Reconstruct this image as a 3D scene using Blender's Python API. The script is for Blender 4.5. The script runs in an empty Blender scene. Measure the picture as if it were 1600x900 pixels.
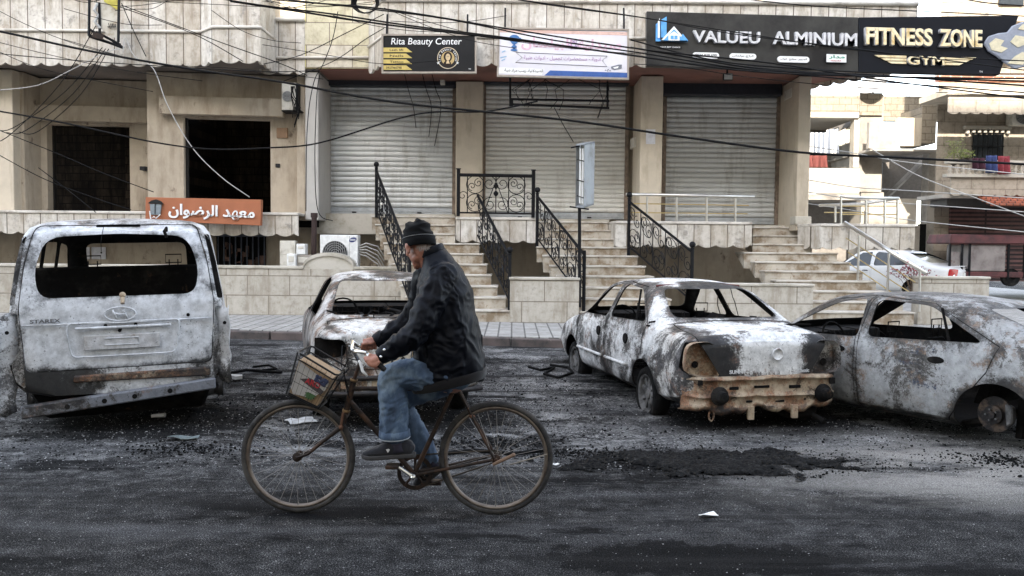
import bpy, bmesh, math, random, unicodedata
from mathutils import Vector, Matrix, noise as mnoise
random.seed(7)
R = math.radians
S = bpy.context.scene
COL = S.collection
# ---------------------------------------------------------------- camera, world, sun, exposure
F_PX, PITCH, ROLL, CAM_Z = 1350.0, R(2.76), R(0.5), 1.65
CAM_LOC = Vector((0, 0, CAM_Z))
CAM_ROT = Matrix.Rotation(R(90) - PITCH, 3, 'X') @ Matrix.Rotation(ROLL, 3, 'Z')
cd = bpy.data.cameras.new('camera'); cam = bpy.data.objects.new('camera', cd); COL.objects.link(cam)
cam.matrix_world = Matrix.Translation(CAM_LOC) @ CAM_ROT.to_4x4()
cd.sensor_width = 36; cd.lens = 36 * F_PX / 1600; cd.clip_end = 900; cd.clip_start = 0.05
S.camera = cam
W = bpy.data.worlds.new('World'); S.world = W; W.use_nodes = True
nt = W.node_tree; bg = nt.nodes['Background']
sky = nt.nodes.new('ShaderNodeTexSky'); sky.sky_type = 'NISHITA'; sky.sun_disc = False
SUN_EL, SUN_AZ = R(26), R(180 + 16)            # sun behind the photographer's left shoulder
sky.sun_elevation = SUN_EL; sky.sun_rotation = SUN_AZ
sky.air_density = 1.0; sky.dust_density = 1.5; sky.ozone_density = 1.0
hs = nt.nodes.new('ShaderNodeHueSaturation'); hs.inputs['Saturation'].default_value = .5
nt.links.new(sky.outputs[0], hs.inputs['Color']); nt.links.new(hs.outputs[0], bg.inputs[0]); bg.inputs[1].default_value = 0.15
sl = bpy.data.lights.new('sun', 'SUN'); sun = bpy.data.objects.new('sun', sl); COL.objects.link(sun)
sl.energy = 2.0; sl.angle = R(0.6); sl.color = (1, .93, .82)
to_sun = Vector((math.sin(SUN_AZ) * math.cos(SUN_EL), math.cos(SUN_AZ) * math.cos(SUN_EL), math.sin(SUN_EL)))
sun.rotation_euler = to_sun.to_track_quat('Z', 'Y').to_euler()
S.view_settings.view_transform = 'Standard'; S.view_settings.look = 'None'
S.view_settings.gamma = 1; S.view_settings.use_curve_mapping = False
S.view_settings.exposure = 2.8

# ---------------------------------------------------------------- where a point of the place is
def ray(px, py):
    return CAM_ROT @ Vector(((px - 800) / F_PX, (450 - py) / F_PX, -1))
def P(px, py, Y):                 # the point seen there at depth Y
    d = ray(px, py); return CAM_LOC + d * (Y / d.y)
def PZ(px, py, z):
    d = ray(px, py); return CAM_LOC + d * ((z - CAM_Z) / d.z)
GP = [(-60, 0), (5.6, 0), (8.6, -.08), (11, -.02), (13.5, .07), (400, .07)]
def gz(y):                        # street bent to fit image contacts: dips, then rises gently towards the kerb
    for (a, za), (b, zb) in zip(GP, GP[1:]):
        if y <= b: return za + (zb - za) * max(0, (y - a)) / (b - a)
    return .07
def G(px, py):
    z = 0.1
    for _ in range(12):
        p = PZ(px, py, z); z = gz(p.y)
    return p

# ---------------------------------------------------------------- node helpers
class NT:
    def __init__(s, name):
        s.m = bpy.data.materials.new(name); s.m.use_nodes = True
        s.t = s.m.node_tree; s.b = s.t.nodes['Principled BSDF']
        s.tc = s.n('ShaderNodeTexCoord')
    def n(s, typ, **kw):
        x = s.t.nodes.new(typ)
        for k, v in kw.items(): setattr(x, k, v)
        return x
    def l(s, a, b): s.t.links.new(a, b)
    def inp(s, sock, v):
        if hasattr(v, 'is_linked') or hasattr(v, 'links'): s.l(v, sock)
        else: sock.default_value = v
    def noise(s, scale, detail=6, rough=.6, vec=None, dist=0):
        x = s.n('ShaderNodeTexNoise'); x.inputs['Scale'].default_value = scale
        x.inputs['Detail'].default_value = detail; x.inputs['Roughness'].default_value = rough
        x.inputs['Distortion'].default_value = dist
        s.l(vec if vec is not None else s.tc.outputs['Object'], x.inputs['Vector']); return x.outputs['Fac']
    def scaled(s, sx, sy, sz, vec=None):
        x = s.n('ShaderNodeMapping'); x.inputs['Scale'].default_value = (sx, sy, sz)
        s.l(vec if vec is not None else s.tc.outputs['Object'], x.inputs['Vector']); return x.outputs[0]
    def ramp(s, fac, stops, interp='LINEAR'):
        x = s.n('ShaderNodeValToRGB'); cr = x.color_ramp; cr.interpolation = interp
        while len(cr.elements) < len(stops): cr.elements.new(0.5)
        for e, (p, c) in zip(cr.elements, stops):
            e.position = p; e.color = c if len(c) == 4 else (*c, 1)
        s.l(fac, x.inputs[0]); return x.outputs[0]
    def step(s, fac, a, b):
        x = s.n('ShaderNodeMapRange'); x.inputs['From Min'].default_value = a; x.inputs['From Max'].default_value = b
        s.l(fac, x.inputs['Value']); return x.outputs[0]
    def mix(s, fac, a, b, mode='MIX'):
        x = s.n('ShaderNodeMix', data_type='RGBA', blend_type=mode)
        s.inp(x.inputs[0], fac)
        for sock, v in ((x.inputs[6], a), (x.inputs[7], b)):
            if isinstance(v, tuple): sock.default_value = (*v, 1) if len(v) == 3 else v
            else: s.l(v, sock)
        return x.outputs[2]
    def math(s, op, a, b=0.0):
        x = s.n('ShaderNodeMath', operation=op); s.inp(x.inputs[0], a); s.inp(x.inputs[1], b); return x.outputs[0]
    def xz(s):                      # wall coordinates (along, up)
        a = s.n('ShaderNodeSeparateXYZ'); c = s.n('ShaderNodeCombineXYZ'); s.l(s.tc.outputs['Object'], a.inputs[0])
        s.l(a.outputs[0], c.inputs[0]); s.l(a.outputs[2], c.inputs[1]); s.l(a.outputs[1], c.inputs[2]); return c.outputs[0]
    def bump(s, h, strength=.3, dist=.01):
        x = s.n('ShaderNodeBump'); x.inputs['Strength'].default_value = strength; x.inputs['Distance'].default_value = dist
        s.l(h, x.inputs['Height']); s.l(x.outputs[0], s.b.inputs['Normal']); return x
    def done(s, col, rough=.7, metal=0.0):
        s.inp(s.b.inputs['Base Color'], (*col, 1) if isinstance(col, tuple) else col)
        s.inp(s.b.inputs['Roughness'], rough); s.inp(s.b.inputs['Metallic'], metal); return s.m
MC = {}
def plain(name, c, rough=.6, metal=0.0, var=.18, scale=9, bump=0.0):
    if name in MC: return MC[name]
    k = NT(name); f = k.noise(scale, 5, .65)
    lo = tuple(max(0, v * (1 - var)) for v in c); hi = tuple(min(1, v * (1 + var)) for v in c)
    col = k.ramp(f, [(.3, lo), (.7, hi)])
    if bump: k.bump(k.noise(scale * 8, 4, .6), bump, .004)
    if max(c) < .06 and metal < .5: k.b.inputs['Specular IOR Level'].default_value = .18
    MC[name] = k.done(col, rough, metal); return MC[name]
def grunge(name, base, dirt, scale=1.5, lo=.45, hi=.62, rough=.75, var=.15, bump=.25, dirt2=None, streak=False, metal=0.0):
    k = NT(name)
    f = k.noise(scale * 4, 8, .65)
    col = k.ramp(f, [(.25, tuple(v * (1 - var) for v in base)), (.75, tuple(min(1, v * (1 + var)) for v in base))])
    d = k.noise(scale, 10, .68, k.scaled(2.2, 2.2, .5) if streak else None)
    col = k.mix(k.step(d, lo, hi), col, dirt)
    if dirt2:
        d2 = k.noise(scale * 2.7, 10, .7, k.scaled(1, 1, .6)); col = k.mix(k.step(d2, .60, .68), col, dirt2)
    if bump: k.bump(k.noise(scale * 25, 6, .6), bump, .006)
    if max(base) < .08: k.b.inputs['Specular IOR Level'].default_value = .15
    return k.done(col, rough, metal)
def tiles(name, c1, c2, mortar, w, h, off=.0, mort=.012, dirt=(.3, .25, .18), dlo=.52, dhi=.75, ground=False, rough=.6, streak=True, bump=.4, stain=None):
    k = NT(name); v = k.tc.outputs['Object'] if ground else k.xz()
    b = k.n('ShaderNodeTexBrick'); b.offset = off; b.inputs['Scale'].default_value = 1
    b.inputs['Brick Width'].default_value = w; b.inputs['Row Height'].default_value = h
    b.inputs['Mortar Size'].default_value = mort; b.inputs['Mortar Smooth'].default_value = .1
    b.inputs['Color1'].default_value = (*c1, 1); b.inputs['Color2'].default_value = (*c2, 1); b.inputs['Mortar'].default_value = (*mortar, 1)
    k.l(v, b.inputs['Vector'])
    f = k.noise(7, 9, .7); col = k.mix(.85, b.outputs['Color'], k.ramp(f, [(.3, (.50, .47, .43)), (.46, (.86, .85, .83)), (.6, (1, 1, 1)), (.8, (1, 1, 1))]), 'MULTIPLY')
    d = k.noise(1.7, 10, .72, k.scaled(2.6, 2.6, .55) if streak else None)
    col = k.mix(k.math('MULTIPLY', k.step(d, dlo, dhi), .8), col, dirt)
    if stain:
        d2 = k.noise(3.3, 10, .75); col = k.mix(k.math('MULTIPLY', k.step(d2, .56, .64), .75), col, stain)
    k.bump(k.math('SUBTRACT', k.math('MULTIPLY', f, .25), b.outputs['Fac']), bump, .01)
    k.b.inputs['Specular IOR Level'].default_value = .03 if max(c1) < .05 else .3
    return k.done(col, rough)

# ---------------------------------------------------------------- mesh helpers
class MB:
    def __init__(s): s.v = []; s.f = []; s.mi = []; s.cur = 0
    def add(s, vs, fs):
        o = len(s.v); s.v += [Vector(v) for v in vs]
        for f in fs: s.f.append([i + o for i in f]); s.mi.append(s.cur)
        return s
    def hexa(s, a):                 # 8 corners: bottom ring then top ring
        return s.add(a, [(3, 2, 1, 0), (4, 5, 6, 7), (0, 1, 5, 4), (1, 2, 6, 5), (2, 3, 7, 6), (3, 0, 4, 7)])
    def box(s, x0, x1, y0, y1, z0, z1):
        return s.hexa([(x0, y0, z0), (x1, y0, z0), (x1, y1, z0), (x0, y1, z0), (x0, y0, z1), (x1, y0, z1), (x1, y1, z1), (x0, y1, z1)])
    def slab(s, a, b, y0, y1, z0, z1):   # box between two x values whose ends may differ in depth: a=(x,ydelta)
        return s.hexa([(a[0], y0 + a[1], z0), (b[0], y0 + b[1], z0), (b[0], y1 + b[1], z0), (a[0], y1 + a[1], z0),
                       (a[0], y0 + a[1], z1), (b[0], y0 + b[1], z1), (b[0], y1 + b[1], z1), (a[0], y1 + a[1], z1)])
    def tube(s, pts, r, n=8, cap=True, up=None):
        pts = [Vector(p) for p in pts]; m = len(pts)
        rs = r if isinstance(r, (list, tuple)) else [r] * m
        closed = (pts[0] - pts[-1]).length < 1e-6 and m > 3
        if closed: pts = pts[:-1]; m -= 1
        ring = []; prev = None
        for i, p in enumerate(pts):
            if closed: t = pts[(i + 1) % m] - pts[i - 1]
            else: t = pts[min(i + 1, m - 1)] - pts[max(i - 1, 0)]
            if t.length < 1e-9: t = Vector((0, 0, 1))
            t.normalize()
            if prev is None:
                u = Vector(up) if up else (Vector((0, 0, 1)) if abs(t.z) < .9 else Vector((1, 0, 0)))
                a = (u - t * u.dot(t)).normalized()
            else: a = (prev - t * prev.dot(t)).normalized()
            prev = a; b = t.cross(a)
            ring.append([p + (a * math.cos(2 * math.pi * k / n) + b * math.sin(2 * math.pi * k / n)) * rs[i] for k in range(n)])
        vs = [q for rr in ring for q in rr]; fs = []
        for i in range(m if closed else m - 1):
            j = (i + 1) % m
            for k in range(n): fs.append((i * n + k, i * n + (k + 1) % n, j * n + (k + 1) % n, j * n + k))
        if cap and not closed: fs += [tuple(range(n))[::-1], tuple(range((m - 1) * n, m * n))]
        return s.add(vs, fs)
    def loft(s, rings, cap=True, closed=True):
        n = len(rings[0]); vs = [q for rr in rings for q in rr]; fs = []
        for i in range(len(rings) - 1):
            for k in range(n if closed else n - 1): fs.append((i * n + k, i * n + (k + 1) % n, (i + 1) * n + (k + 1) % n, (i + 1) * n + k))
        if cap: fs += [tuple(range(n))[::-1], tuple(range((len(rings) - 1) * n, len(rings) * n))]
        return s.add(vs, fs)
    def lathe(s, prof, o, ax=(0, 0, 1), n=16, cap=True):
        ax = Vector(ax).normalized(); u = ax.orthogonal().normalized(); w = ax.cross(u); o = Vector(o)
        return s.loft([[o + ax * h + (u * math.cos(2 * math.pi * k / n) + w * math.sin(2 * math.pi * k / n)) * max(r, 1e-4) for k in range(n)] for r, h in prof], cap)
    def cyl(s, a, b, r, n=12): return s.tube([a, b], r, n)
    def ball(s, c, r, n=12, m=8, sq=(1, 1, 1)):
        c = Vector(c); rings = []
        for j in range(m + 1):
            t = math.pi * j / m
            rings.append([c + Vector((math.sin(t) * math.cos(2 * math.pi * k / n) * r * sq[0], math.sin(t) * math.sin(2 * math.pi * k / n) * r * sq[1], -math.cos(t) * r * sq[2])) for k in range(n)])
        rings[0] = [c + (q - c) * 1 + Vector((0, 0, 0)) for q in rings[0]]
        return s.loft(rings)
    def prism(s, poly, d):          # 3D polygon pushed by vector d
        d = Vector(d); n = len(poly); a = [Vector(p) for p in poly]
        return s.add(a + [p + d for p in a], [tuple(range(n))[::-1], tuple(range(n, 2 * n))] + [(i, (i + 1) % n, (i + 1) % n + n, i + n) for i in range(n)])
    def build(s, name, mat, parent=None, bevel=0, smooth=False, seg=1, local=False, weld=0):
        me = bpy.data.meshes.new(name); off = Vector((0, 0, 0)); o = bpy.data.objects.new(name, me); COL.objects.link(o)
        if parent is not None:
            o.parent = parent
            if not local:
                q = parent
                while q is not None: off += q.location; q = q.parent
        elif not local and s.v:
            lo = [min(v[i] for v in s.v) for i in range(3)]; hi = [max(v[i] for v in s.v) for i in range(3)]
            off = Vector(((lo[0] + hi[0]) / 2, (lo[1] + hi[1]) / 2, lo[2])); o.location = off
        me.from_pydata([v - off for v in s.v], [], s.f)
        for m in (mat if isinstance(mat, (list, tuple)) else [mat]): me.materials.append(m)
        me.polygons.foreach_set('material_index', s.mi)
        bm = bmesh.new(); bm.from_mesh(me)
        if weld: bmesh.ops.remove_doubles(bm, verts=bm.verts, dist=weld)
        bmesh.ops.recalc_face_normals(bm, faces=bm.faces); bm.to_mesh(me); bm.free()
        if smooth: me.polygons.foreach_set('use_smooth', [True] * len(me.polygons))
        if bevel:
            b = o.modifiers.new('bevel', 'BEVEL'); b.width = bevel; b.segments = seg; b.limit_method = 'ANGLE'; b.angle_limit = R(40)
        return o
def tag(o, label=None, cat=None, group=None, kind=None):
    if label: o['label'] = label
    if cat: o['category'] = cat
    if group: o['group'] = group
    if kind: o['kind'] = kind
    return o
def empty(name, loc, label=None, cat=None, group=None, rz=0):
    o = bpy.data.objects.new(name, None); COL.objects.link(o); o.location = loc; o.rotation_euler = (0, 0, rz); o.empty_display_size = .2
    return tag(o, label, cat, group)
def copy_tree(o, parent=None):
    c = o.copy(); COL.objects.link(c); c.parent = parent
    for ch in [x for x in bpy.data.objects if x.parent is o]: copy_tree(ch, c)
    return c
def evalmesh(o):
    bpy.context.view_layer.update()
    dg = bpy.context.evaluated_depsgraph_get(); return bpy.data.meshes.new_from_object(o.evaluated_get(dg))
def bake(o):
    me = evalmesh(o); old = o.data; nm = old.name; o.modifiers.clear(); o.data = me; bpy.data.meshes.remove(old); me.name = nm; return o
# Arabic letters joined into their presentation forms and laid out right to left
AF = {}
for cp in range(0xFE70, 0xFEFD):
    d = unicodedata.decomposition(chr(cp)).split()
    if len(d) == 2: AF.setdefault(chr(int(d[1], 16)), {})[d[0]] = chr(cp)
    elif len(d) == 3: AF.setdefault(chr(int(d[1], 16)) + chr(int(d[2], 16)), {})[d[0]] = chr(cp)
def arabic(t):
    out = []; i = 0; L = []
    while i < len(t):
        if t[i] == 'ل' and i + 1 < len(t) and t[i:i + 2] in AF: L.append(t[i:i + 2]); i += 2
        else: L.append(t[i]); i += 1
    for i, c in enumerate(L):
        f = AF.get(c)
        if not f: out.append(c); continue
        p = AF.get(L[i - 1], {}) if i else {}; n = AF.get(L[i + 1], {}) if i + 1 < len(L) else {}
        jp = '<initial>' in p and '<final>' in f; jn = '<initial>' in f and '<final>' in n
        key = '<medial>' if jp and jn else '<final>' if jp else '<initial>' if jn else '<isolated>'
        out.append(f.get(key) or f.get('<isolated>') or c)
    return ''.join(reversed(out))
def text(name, body, width, height, mat, parent, org, ex, ez, depth=.004, bold=0.0, shear=0.0):
    """raised letters filling width x height; org = lower left corner (parent space), ex / ez = directions along and up"""
    cu = bpy.data.curves.new(name, 'FONT'); cu.body = body; cu.extrude = .5; cu.offset = bold; cu.shear = shear; cu.resolution_u = 3
    o = bpy.data.objects.new(name, cu); COL.objects.link(o); me = evalmesh(o); bpy.data.objects.remove(o); bpy.data.curves.remove(cu)
    me.name = name; me.materials.clear(); me.materials.append(mat)
    xs = [v.co.x for v in me.vertices]; ys = [v.co.y for v in me.vertices]
    x0, x1, y0, y1 = min(xs), max(xs), min(ys), max(ys); ex = Vector(ex).normalized(); ez = Vector(ez).normalized(); nn = ex.cross(ez); org = Vector(org)
    for v in me.vertices:
        c = v.co.copy(); v.co = org + ex * ((c.x - x0) / (x1 - x0) * width) + ez * ((c.y - y0) / (y1 - y0) * height) + nn * ((c.z + .5) * depth)
    o = bpy.data.objects.new(name, me); COL.objects.link(o); o.parent = parent; return o
# ================================================================ materials of the place
M = {}
M['plaster'] = grunge('beige_plaster', (.42, .355, .272), (.22, .17, .12), 1.1, .5, .72, .9, .12, .3, (.16, .12, .09), True)
M['plaster_pale'] = grunge('pale_plaster', (.53, .46, .36), (.30, .24, .17), 1.0, .52, .75, .85, .1, .25, None, True)
M['pillar_grey'] = grunge('grey_plaster', (.42, .40, .37), (.26, .24, .22), .9, .5, .75, .85, .08, .2, None, True)
M['marble'] = tiles('marble_strips', (.66, .63, .58), (.53, .48, .41), (.10, .08, .06), .36, 9, .0, .010, (.28, .23, .17), .46, .64, stain=(.22, .20, .18))
M['marble_rail'] = grunge('marble_rail', (.60, .56, .50), (.25, .21, .17), 2.5, .5, .68, .6, .1, .2)
M['stone'] = tiles('limestone_blocks', (.51, .475, .415), (.44, .405, .345), (.22, .19, .15), .86, .40, .5, .010, (.26, .22, .165), .48, .68, stain=(.28, .25, .21))
M['stone_smooth'] = grunge('limestone', (.50, .465, .40), (.28, .25, .19), 1.6, .46, .62, .7, .1, .2)
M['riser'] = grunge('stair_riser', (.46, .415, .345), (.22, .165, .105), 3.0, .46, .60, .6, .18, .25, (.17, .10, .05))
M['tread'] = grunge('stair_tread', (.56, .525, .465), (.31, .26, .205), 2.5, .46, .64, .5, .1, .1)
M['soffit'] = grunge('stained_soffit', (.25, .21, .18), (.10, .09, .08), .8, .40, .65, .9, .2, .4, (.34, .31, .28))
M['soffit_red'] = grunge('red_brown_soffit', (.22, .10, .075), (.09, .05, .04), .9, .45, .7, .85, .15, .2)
M['dark'] = plain('soot_and_shade_black', (.005, .005, .005), .95)  # soot in the gutted rooms; painted darkness in the doorway and basement window
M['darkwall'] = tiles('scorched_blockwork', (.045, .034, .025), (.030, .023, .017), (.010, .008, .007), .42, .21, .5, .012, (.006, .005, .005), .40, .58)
M['iron'] = plain('wrought_iron', (.010, .010, .0115), .5, .3, .3, 20)
M['steel'] = plain('brushed_steel', (.62, .60, .56), .28, .9, .1)
M['brass'] = plain('brass_bar', (.55, .42, .20), .35, .8, .15)
M['white'] = plain('white_paint', (.74, .74, .72), .5)
M['offwhite'] = grunge('aged_white', (.60, .57, .50), (.30, .26, .20), 5, .5, .7, .6)
M['black'] = plain('black_plastic', (.02, .02, .022), .5)
M['glass_dark'] = plain('dark_glass', (.03, .035, .04), .12)
M['cable'] = plain('cable_black', (.0035, .0035, .004), .7)
M['cable_grey'] = plain('cable_grey', (.40, .39, .37), .6)
def shutter_mat(name, c, d):
    k = NT(name); f = k.noise(2.2, 8, .6, k.scaled(.6, 1, 3)); col = k.ramp(f, [(.3, tuple(v * .82 for v in c)), (.65, c)])
    col = k.mix(k.step(k.noise(1.6, 9, .7, k.scaled(2, 2, .45)), .52, .8), col, d)
    k.bump(k.noise(40, 4), .08, .003); return k.done(col, .45, .25)
M['shutter_grey'] = shutter_mat('grey_shutter_slats', (.60, .61, .60), (.25, .23, .20))
M['shutter_cream'] = shutter_mat('cream_shutter_slats', (.74, .73, .69), (.44, .41, .37))
# asphalt strewn with ash
k = NT('ash_strewn_asphalt'); o = k.tc.outputs['Object']
fine = k.noise(115, 6, .85); mid = k.noise(6, 9, .72); big = k.noise(.75, 9, .66)
sep = k.n('ShaderNodeSeparateXYZ'); k.l(o, sep.inputs[0])
yv = sep.outputs[1]; xv = sep.outputs[0]
grain = k.math('ADD', k.math('MULTIPLY', fine, .8), k.math('MULTIPLY', mid, .2))
col = k.ramp(grain, [(.42, (.0038, .0037, .0037)), (.475, (.0120, .0118, .0122)), (.52, (.034, .0335, .034)), (.565, (.110, .108, .107)), (.61, (.44, .43, .42))])
# grey fine ash lying round the wrecks, blown thin towards the road
band = k.math('MULTIPLY', k.step(yv, 5.7, 7.4), k.step(yv, 15, 12.5))
blow = k.math('ADD', k.math('MULTIPLY', big, .55), k.math('MULTIPLY', mid, .45))
ashc = k.ramp(k.noise(46, 10, .9), [(.42, (.005, .005, .006)), (.475, (.032, .032, .035)), (.525, (.15, .149, .147)), (.58, (.60, .59, .575))])
col = k.mix(k.math('MULTIPLY', band, k.step(blow, .43, .56)), col, ashc)
col = k.mix(k.math('MULTIPLY', k.math('MULTIPLY', band, k.step(k.noise(1.6, 10, .74), .52, .62)), .85), col, k.ramp(fine, [(.42, (.08, .08, .082)), (.57, (.52, .515, .50))]))
# pale worn streaks and tarry soot along the road
str_ = k.noise(1.0, 10, .7, k.scaled(.30, 1.9, 1)); col = k.mix(k.math('MULTIPLY', k.step(str_, .50, .66), .65), col, k.ramp(fine, [(.42, (.016, .016, .018)), (.60, (.20, .20, .205))]))
soot = k.noise(.8, 11, .74, k.scaled(.55, 1.6, 1)); col = k.mix(k.math('MULTIPLY', k.step(soot, .52, .60), .93), col, k.ramp(fine, [(.5, (.002, .002, .0025)), (.66, (.03, .03, .03))]))
# tarry black burn stains; those round the cars also paint in contact shade
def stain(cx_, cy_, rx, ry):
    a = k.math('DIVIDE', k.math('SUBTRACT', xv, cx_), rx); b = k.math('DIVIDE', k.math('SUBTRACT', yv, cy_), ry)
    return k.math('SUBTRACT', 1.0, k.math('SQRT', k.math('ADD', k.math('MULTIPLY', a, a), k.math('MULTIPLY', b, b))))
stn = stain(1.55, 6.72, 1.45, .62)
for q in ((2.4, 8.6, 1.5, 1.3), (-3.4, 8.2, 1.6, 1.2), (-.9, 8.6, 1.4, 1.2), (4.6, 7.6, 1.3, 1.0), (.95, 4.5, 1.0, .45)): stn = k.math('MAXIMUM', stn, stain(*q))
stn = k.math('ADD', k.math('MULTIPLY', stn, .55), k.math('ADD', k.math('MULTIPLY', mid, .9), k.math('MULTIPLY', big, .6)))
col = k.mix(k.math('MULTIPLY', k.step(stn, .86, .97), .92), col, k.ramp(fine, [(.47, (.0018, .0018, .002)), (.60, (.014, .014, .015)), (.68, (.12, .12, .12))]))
for sc, lo_, hi_, am in ((.17, .55, .60, .5), (.33, .57, .60, .4)):      # worn tracks along the driving line
    tr = k.noise(3.2, 6, .6, k.scaled(sc * .35, 1.2, 1)); col = k.mix(k.math('MULTIPLY', k.step(tr, lo_, hi_), am), col, k.ramp(fine, [(.45, (.004, .004, .0042)), (.62, (.05, .049, .048))]))
# sandy dust swept to the right hand side
sand = k.math('MULTIPLY', k.step(xv, 1.3, 3.2), k.math('MULTIPLY', k.step(yv, 5.2, 6.0), k.step(yv, 8.4, 7.0)))
col = k.mix(k.math('MULTIPLY', sand, k.step(k.noise(1.1, 9, .72, k.scaled(.6, 1.3, 1)), .40, .52)), col, k.ramp(fine, [(.42, (.10, .094, .086)), (.58, (.46, .44, .41))]))
k.bump(k.math('ADD', k.math('MULTIPLY', fine, .7), k.math('MULTIPLY', mid, .8)), .75, .03)
k.b.inputs['Specular IOR Level'].default_value = .06
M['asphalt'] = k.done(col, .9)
M['paver'] = tiles('pavement_setts', (.43, .42, .40), (.34, .33, .315), (.13, .125, .12), .22, .22, .0, .014, (.17, .16, .15), .5, .75, ground=True, streak=False, rough=.8)
M['kerb'] = grunge('worn_kerb', (.13, .10, .09), (.05, .045, .042), 2.2, .42, .6, .85, .2, .4, (.24, .20, .18))

# ================================================================ ground
b = MB(); ys = [-60, 0, 5.6, 8.6, 11, 13.5, 60, 400]; xs = [-300, -20, 0, 20, 300]
for j, y in enumerate(ys):
    for x in xs: b.v.append(Vector((x, y, gz(y))))
for j in range(len(ys) - 1):
    for i in range(4): b.f.append([j * 5 + i, j * 5 + i + 1, j * 5 + 6 + i, j * 5 + 5 + i]); b.mi.append(0)
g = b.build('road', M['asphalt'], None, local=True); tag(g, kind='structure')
# pavement and kerb: the kerb line runs slightly askew
def kerb_y(x): return 13.6 - .165 * x
b = MB(); x0, x1 = -17, 19
b.hexa([(x0, kerb_y(x0) + .15, 0), (x1, kerb_y(x1) + .15, 0), (x1, 18.3, 0), (x0, 18.3, 0), (x0, kerb_y(x0) + .15, .211), (x1, kerb_y(x1) + .15, .211), (x1, 18.3, .211), (x0, 18.3, .211)])
tag(b.build('pavement', M['paver'], None, local=True), kind='structure')
b = MB(); n = 0; x = x0
while x < x1:
    w = .98; h = .203 + random.uniform(-.006, .006); dy = random.uniform(-.01, .01)
    b.hexa([(x, kerb_y(x) + dy, -.1), (x + w, kerb_y(x + w) + dy, -.1), (x + w, kerb_y(x + w) + .146, -.1), (x, kerb_y(x) + .146, -.1),
            (x, kerb_y(x) + dy, h), (x + w, kerb_y(x + w) + dy, h), (x + w, kerb_y(x + w) + .146, h), (x, kerb_y(x) + .146, h)]); x += 1.0
tag(b.build('kerb', M['kerb'], None, bevel=.015, local=True), kind='structure')
# the yard behind the parapets
b = MB(); b.box(-17, 19, 18.305, 40, 0, .2); tag(b.build('yard', M['paver'], None, local=True), kind='structure')
# ================================================================ the shop building
def span(x0, y0, x1, y1, Y):
    xm, ym = (x0 + x1) / 2, (y0 + y1) / 2
    return P(x0, ym, Y).x, P(x1, ym, Y).x, P(xm, y1, Y).z, P(xm, y0, Y).z
def pbox(b, x0, y0, x1, y1, Y, dep):
    a = span(x0, y0, x1, y1, Y); return b.box(a[0], a[1], Y, Y + dep, a[2], a[3])
BLD = empty('apartment_building', (-1.5, 20.59, .21), 'long cream apartment block with marble balconies and three closed shop shutters', 'building')
FL = 2.294; CE = 5.417; YW = 20.59  # building coordinates scaled up about the camera, then baked into the numbers
XL, XR = -15.8, P(1265, 250, 19.07).x
# --- walls: upper storeys, ground floor behind, with gutted openings on the left
b = MB()
b.box(XL, P(1271, 5, YW).x, YW, YW + 4, CE + .25, 15)
tag(b.build('upper_wall', M['plaster_pale'], BLD), 'pale upper wall behind the balconies')
def wall_hole(b, x0, x1, z0, z1, Y, dep, hx0, hx1, hz1, dl=0, dr=0):
    """wall with one floor-to-lintel opening"""
    f = lambda x: dl + (dr - dl) * (x - x0) / (x1 - x0)
    for (a, c, za, zb) in ((x0, hx0, z0, z1), (hx1, x1, z0, z1), (hx0, hx1, hz1, z1)):
        b.slab((a, f(a)), (c, f(c)), Y, Y + dep, za, zb)
b = MB()
xa, xb = P(30, 250, 20.24).x, P(237, 250, 20.24).x; h0, h1 = P(80, 250, 20.24).x, P(201, 250, 20.24).x; hz = P(140, 196, 20.24).z
wall_hole(b, xa, xb, FL, CE, 20.12, .25, h0, h1, hz, -.15, .25)
tag(b.build('left_bay_wall', M['plaster'], BLD), 'bare beige wall round the left gutted opening')
b = MB(); xa2, xb2 = P(237, 250, 19.42).x, P(466, 250, 19.42).x; g0, g1 = P(290, 250, 19.42).x, P(420, 250, 19.42).x; gzz = P(355, 185, 19.42).z
wall_hole(b, xa2, xb2, FL, CE, 19.3, .3, g0, g1, gzz, -.1, .35)
tag(b.build('middle_bay_wall', M['plaster'], BLD), 'bare beige wall round the right gutted opening')
# lintel beams
b = MB(); b.slab((P(40, 170, 20.01).x, -.15), (P(236, 170, 20.01).x, .2), 19.91, 20.12, P(140, 190, 20.01).z, P(140, 166, 20.01).z)
b.build('lintel_beam', M['plaster'], BLD, .01)
b = MB(); b.slab((P(253, 165, 19.19).x, -.1), (P(440, 165, 19.19).x, .2), 19.12, 19.3, P(345, 180, 19.19).z, P(345, 152, 19.19).z)
b.build('lintel_beam', M['plaster'], BLD, .01)
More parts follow.
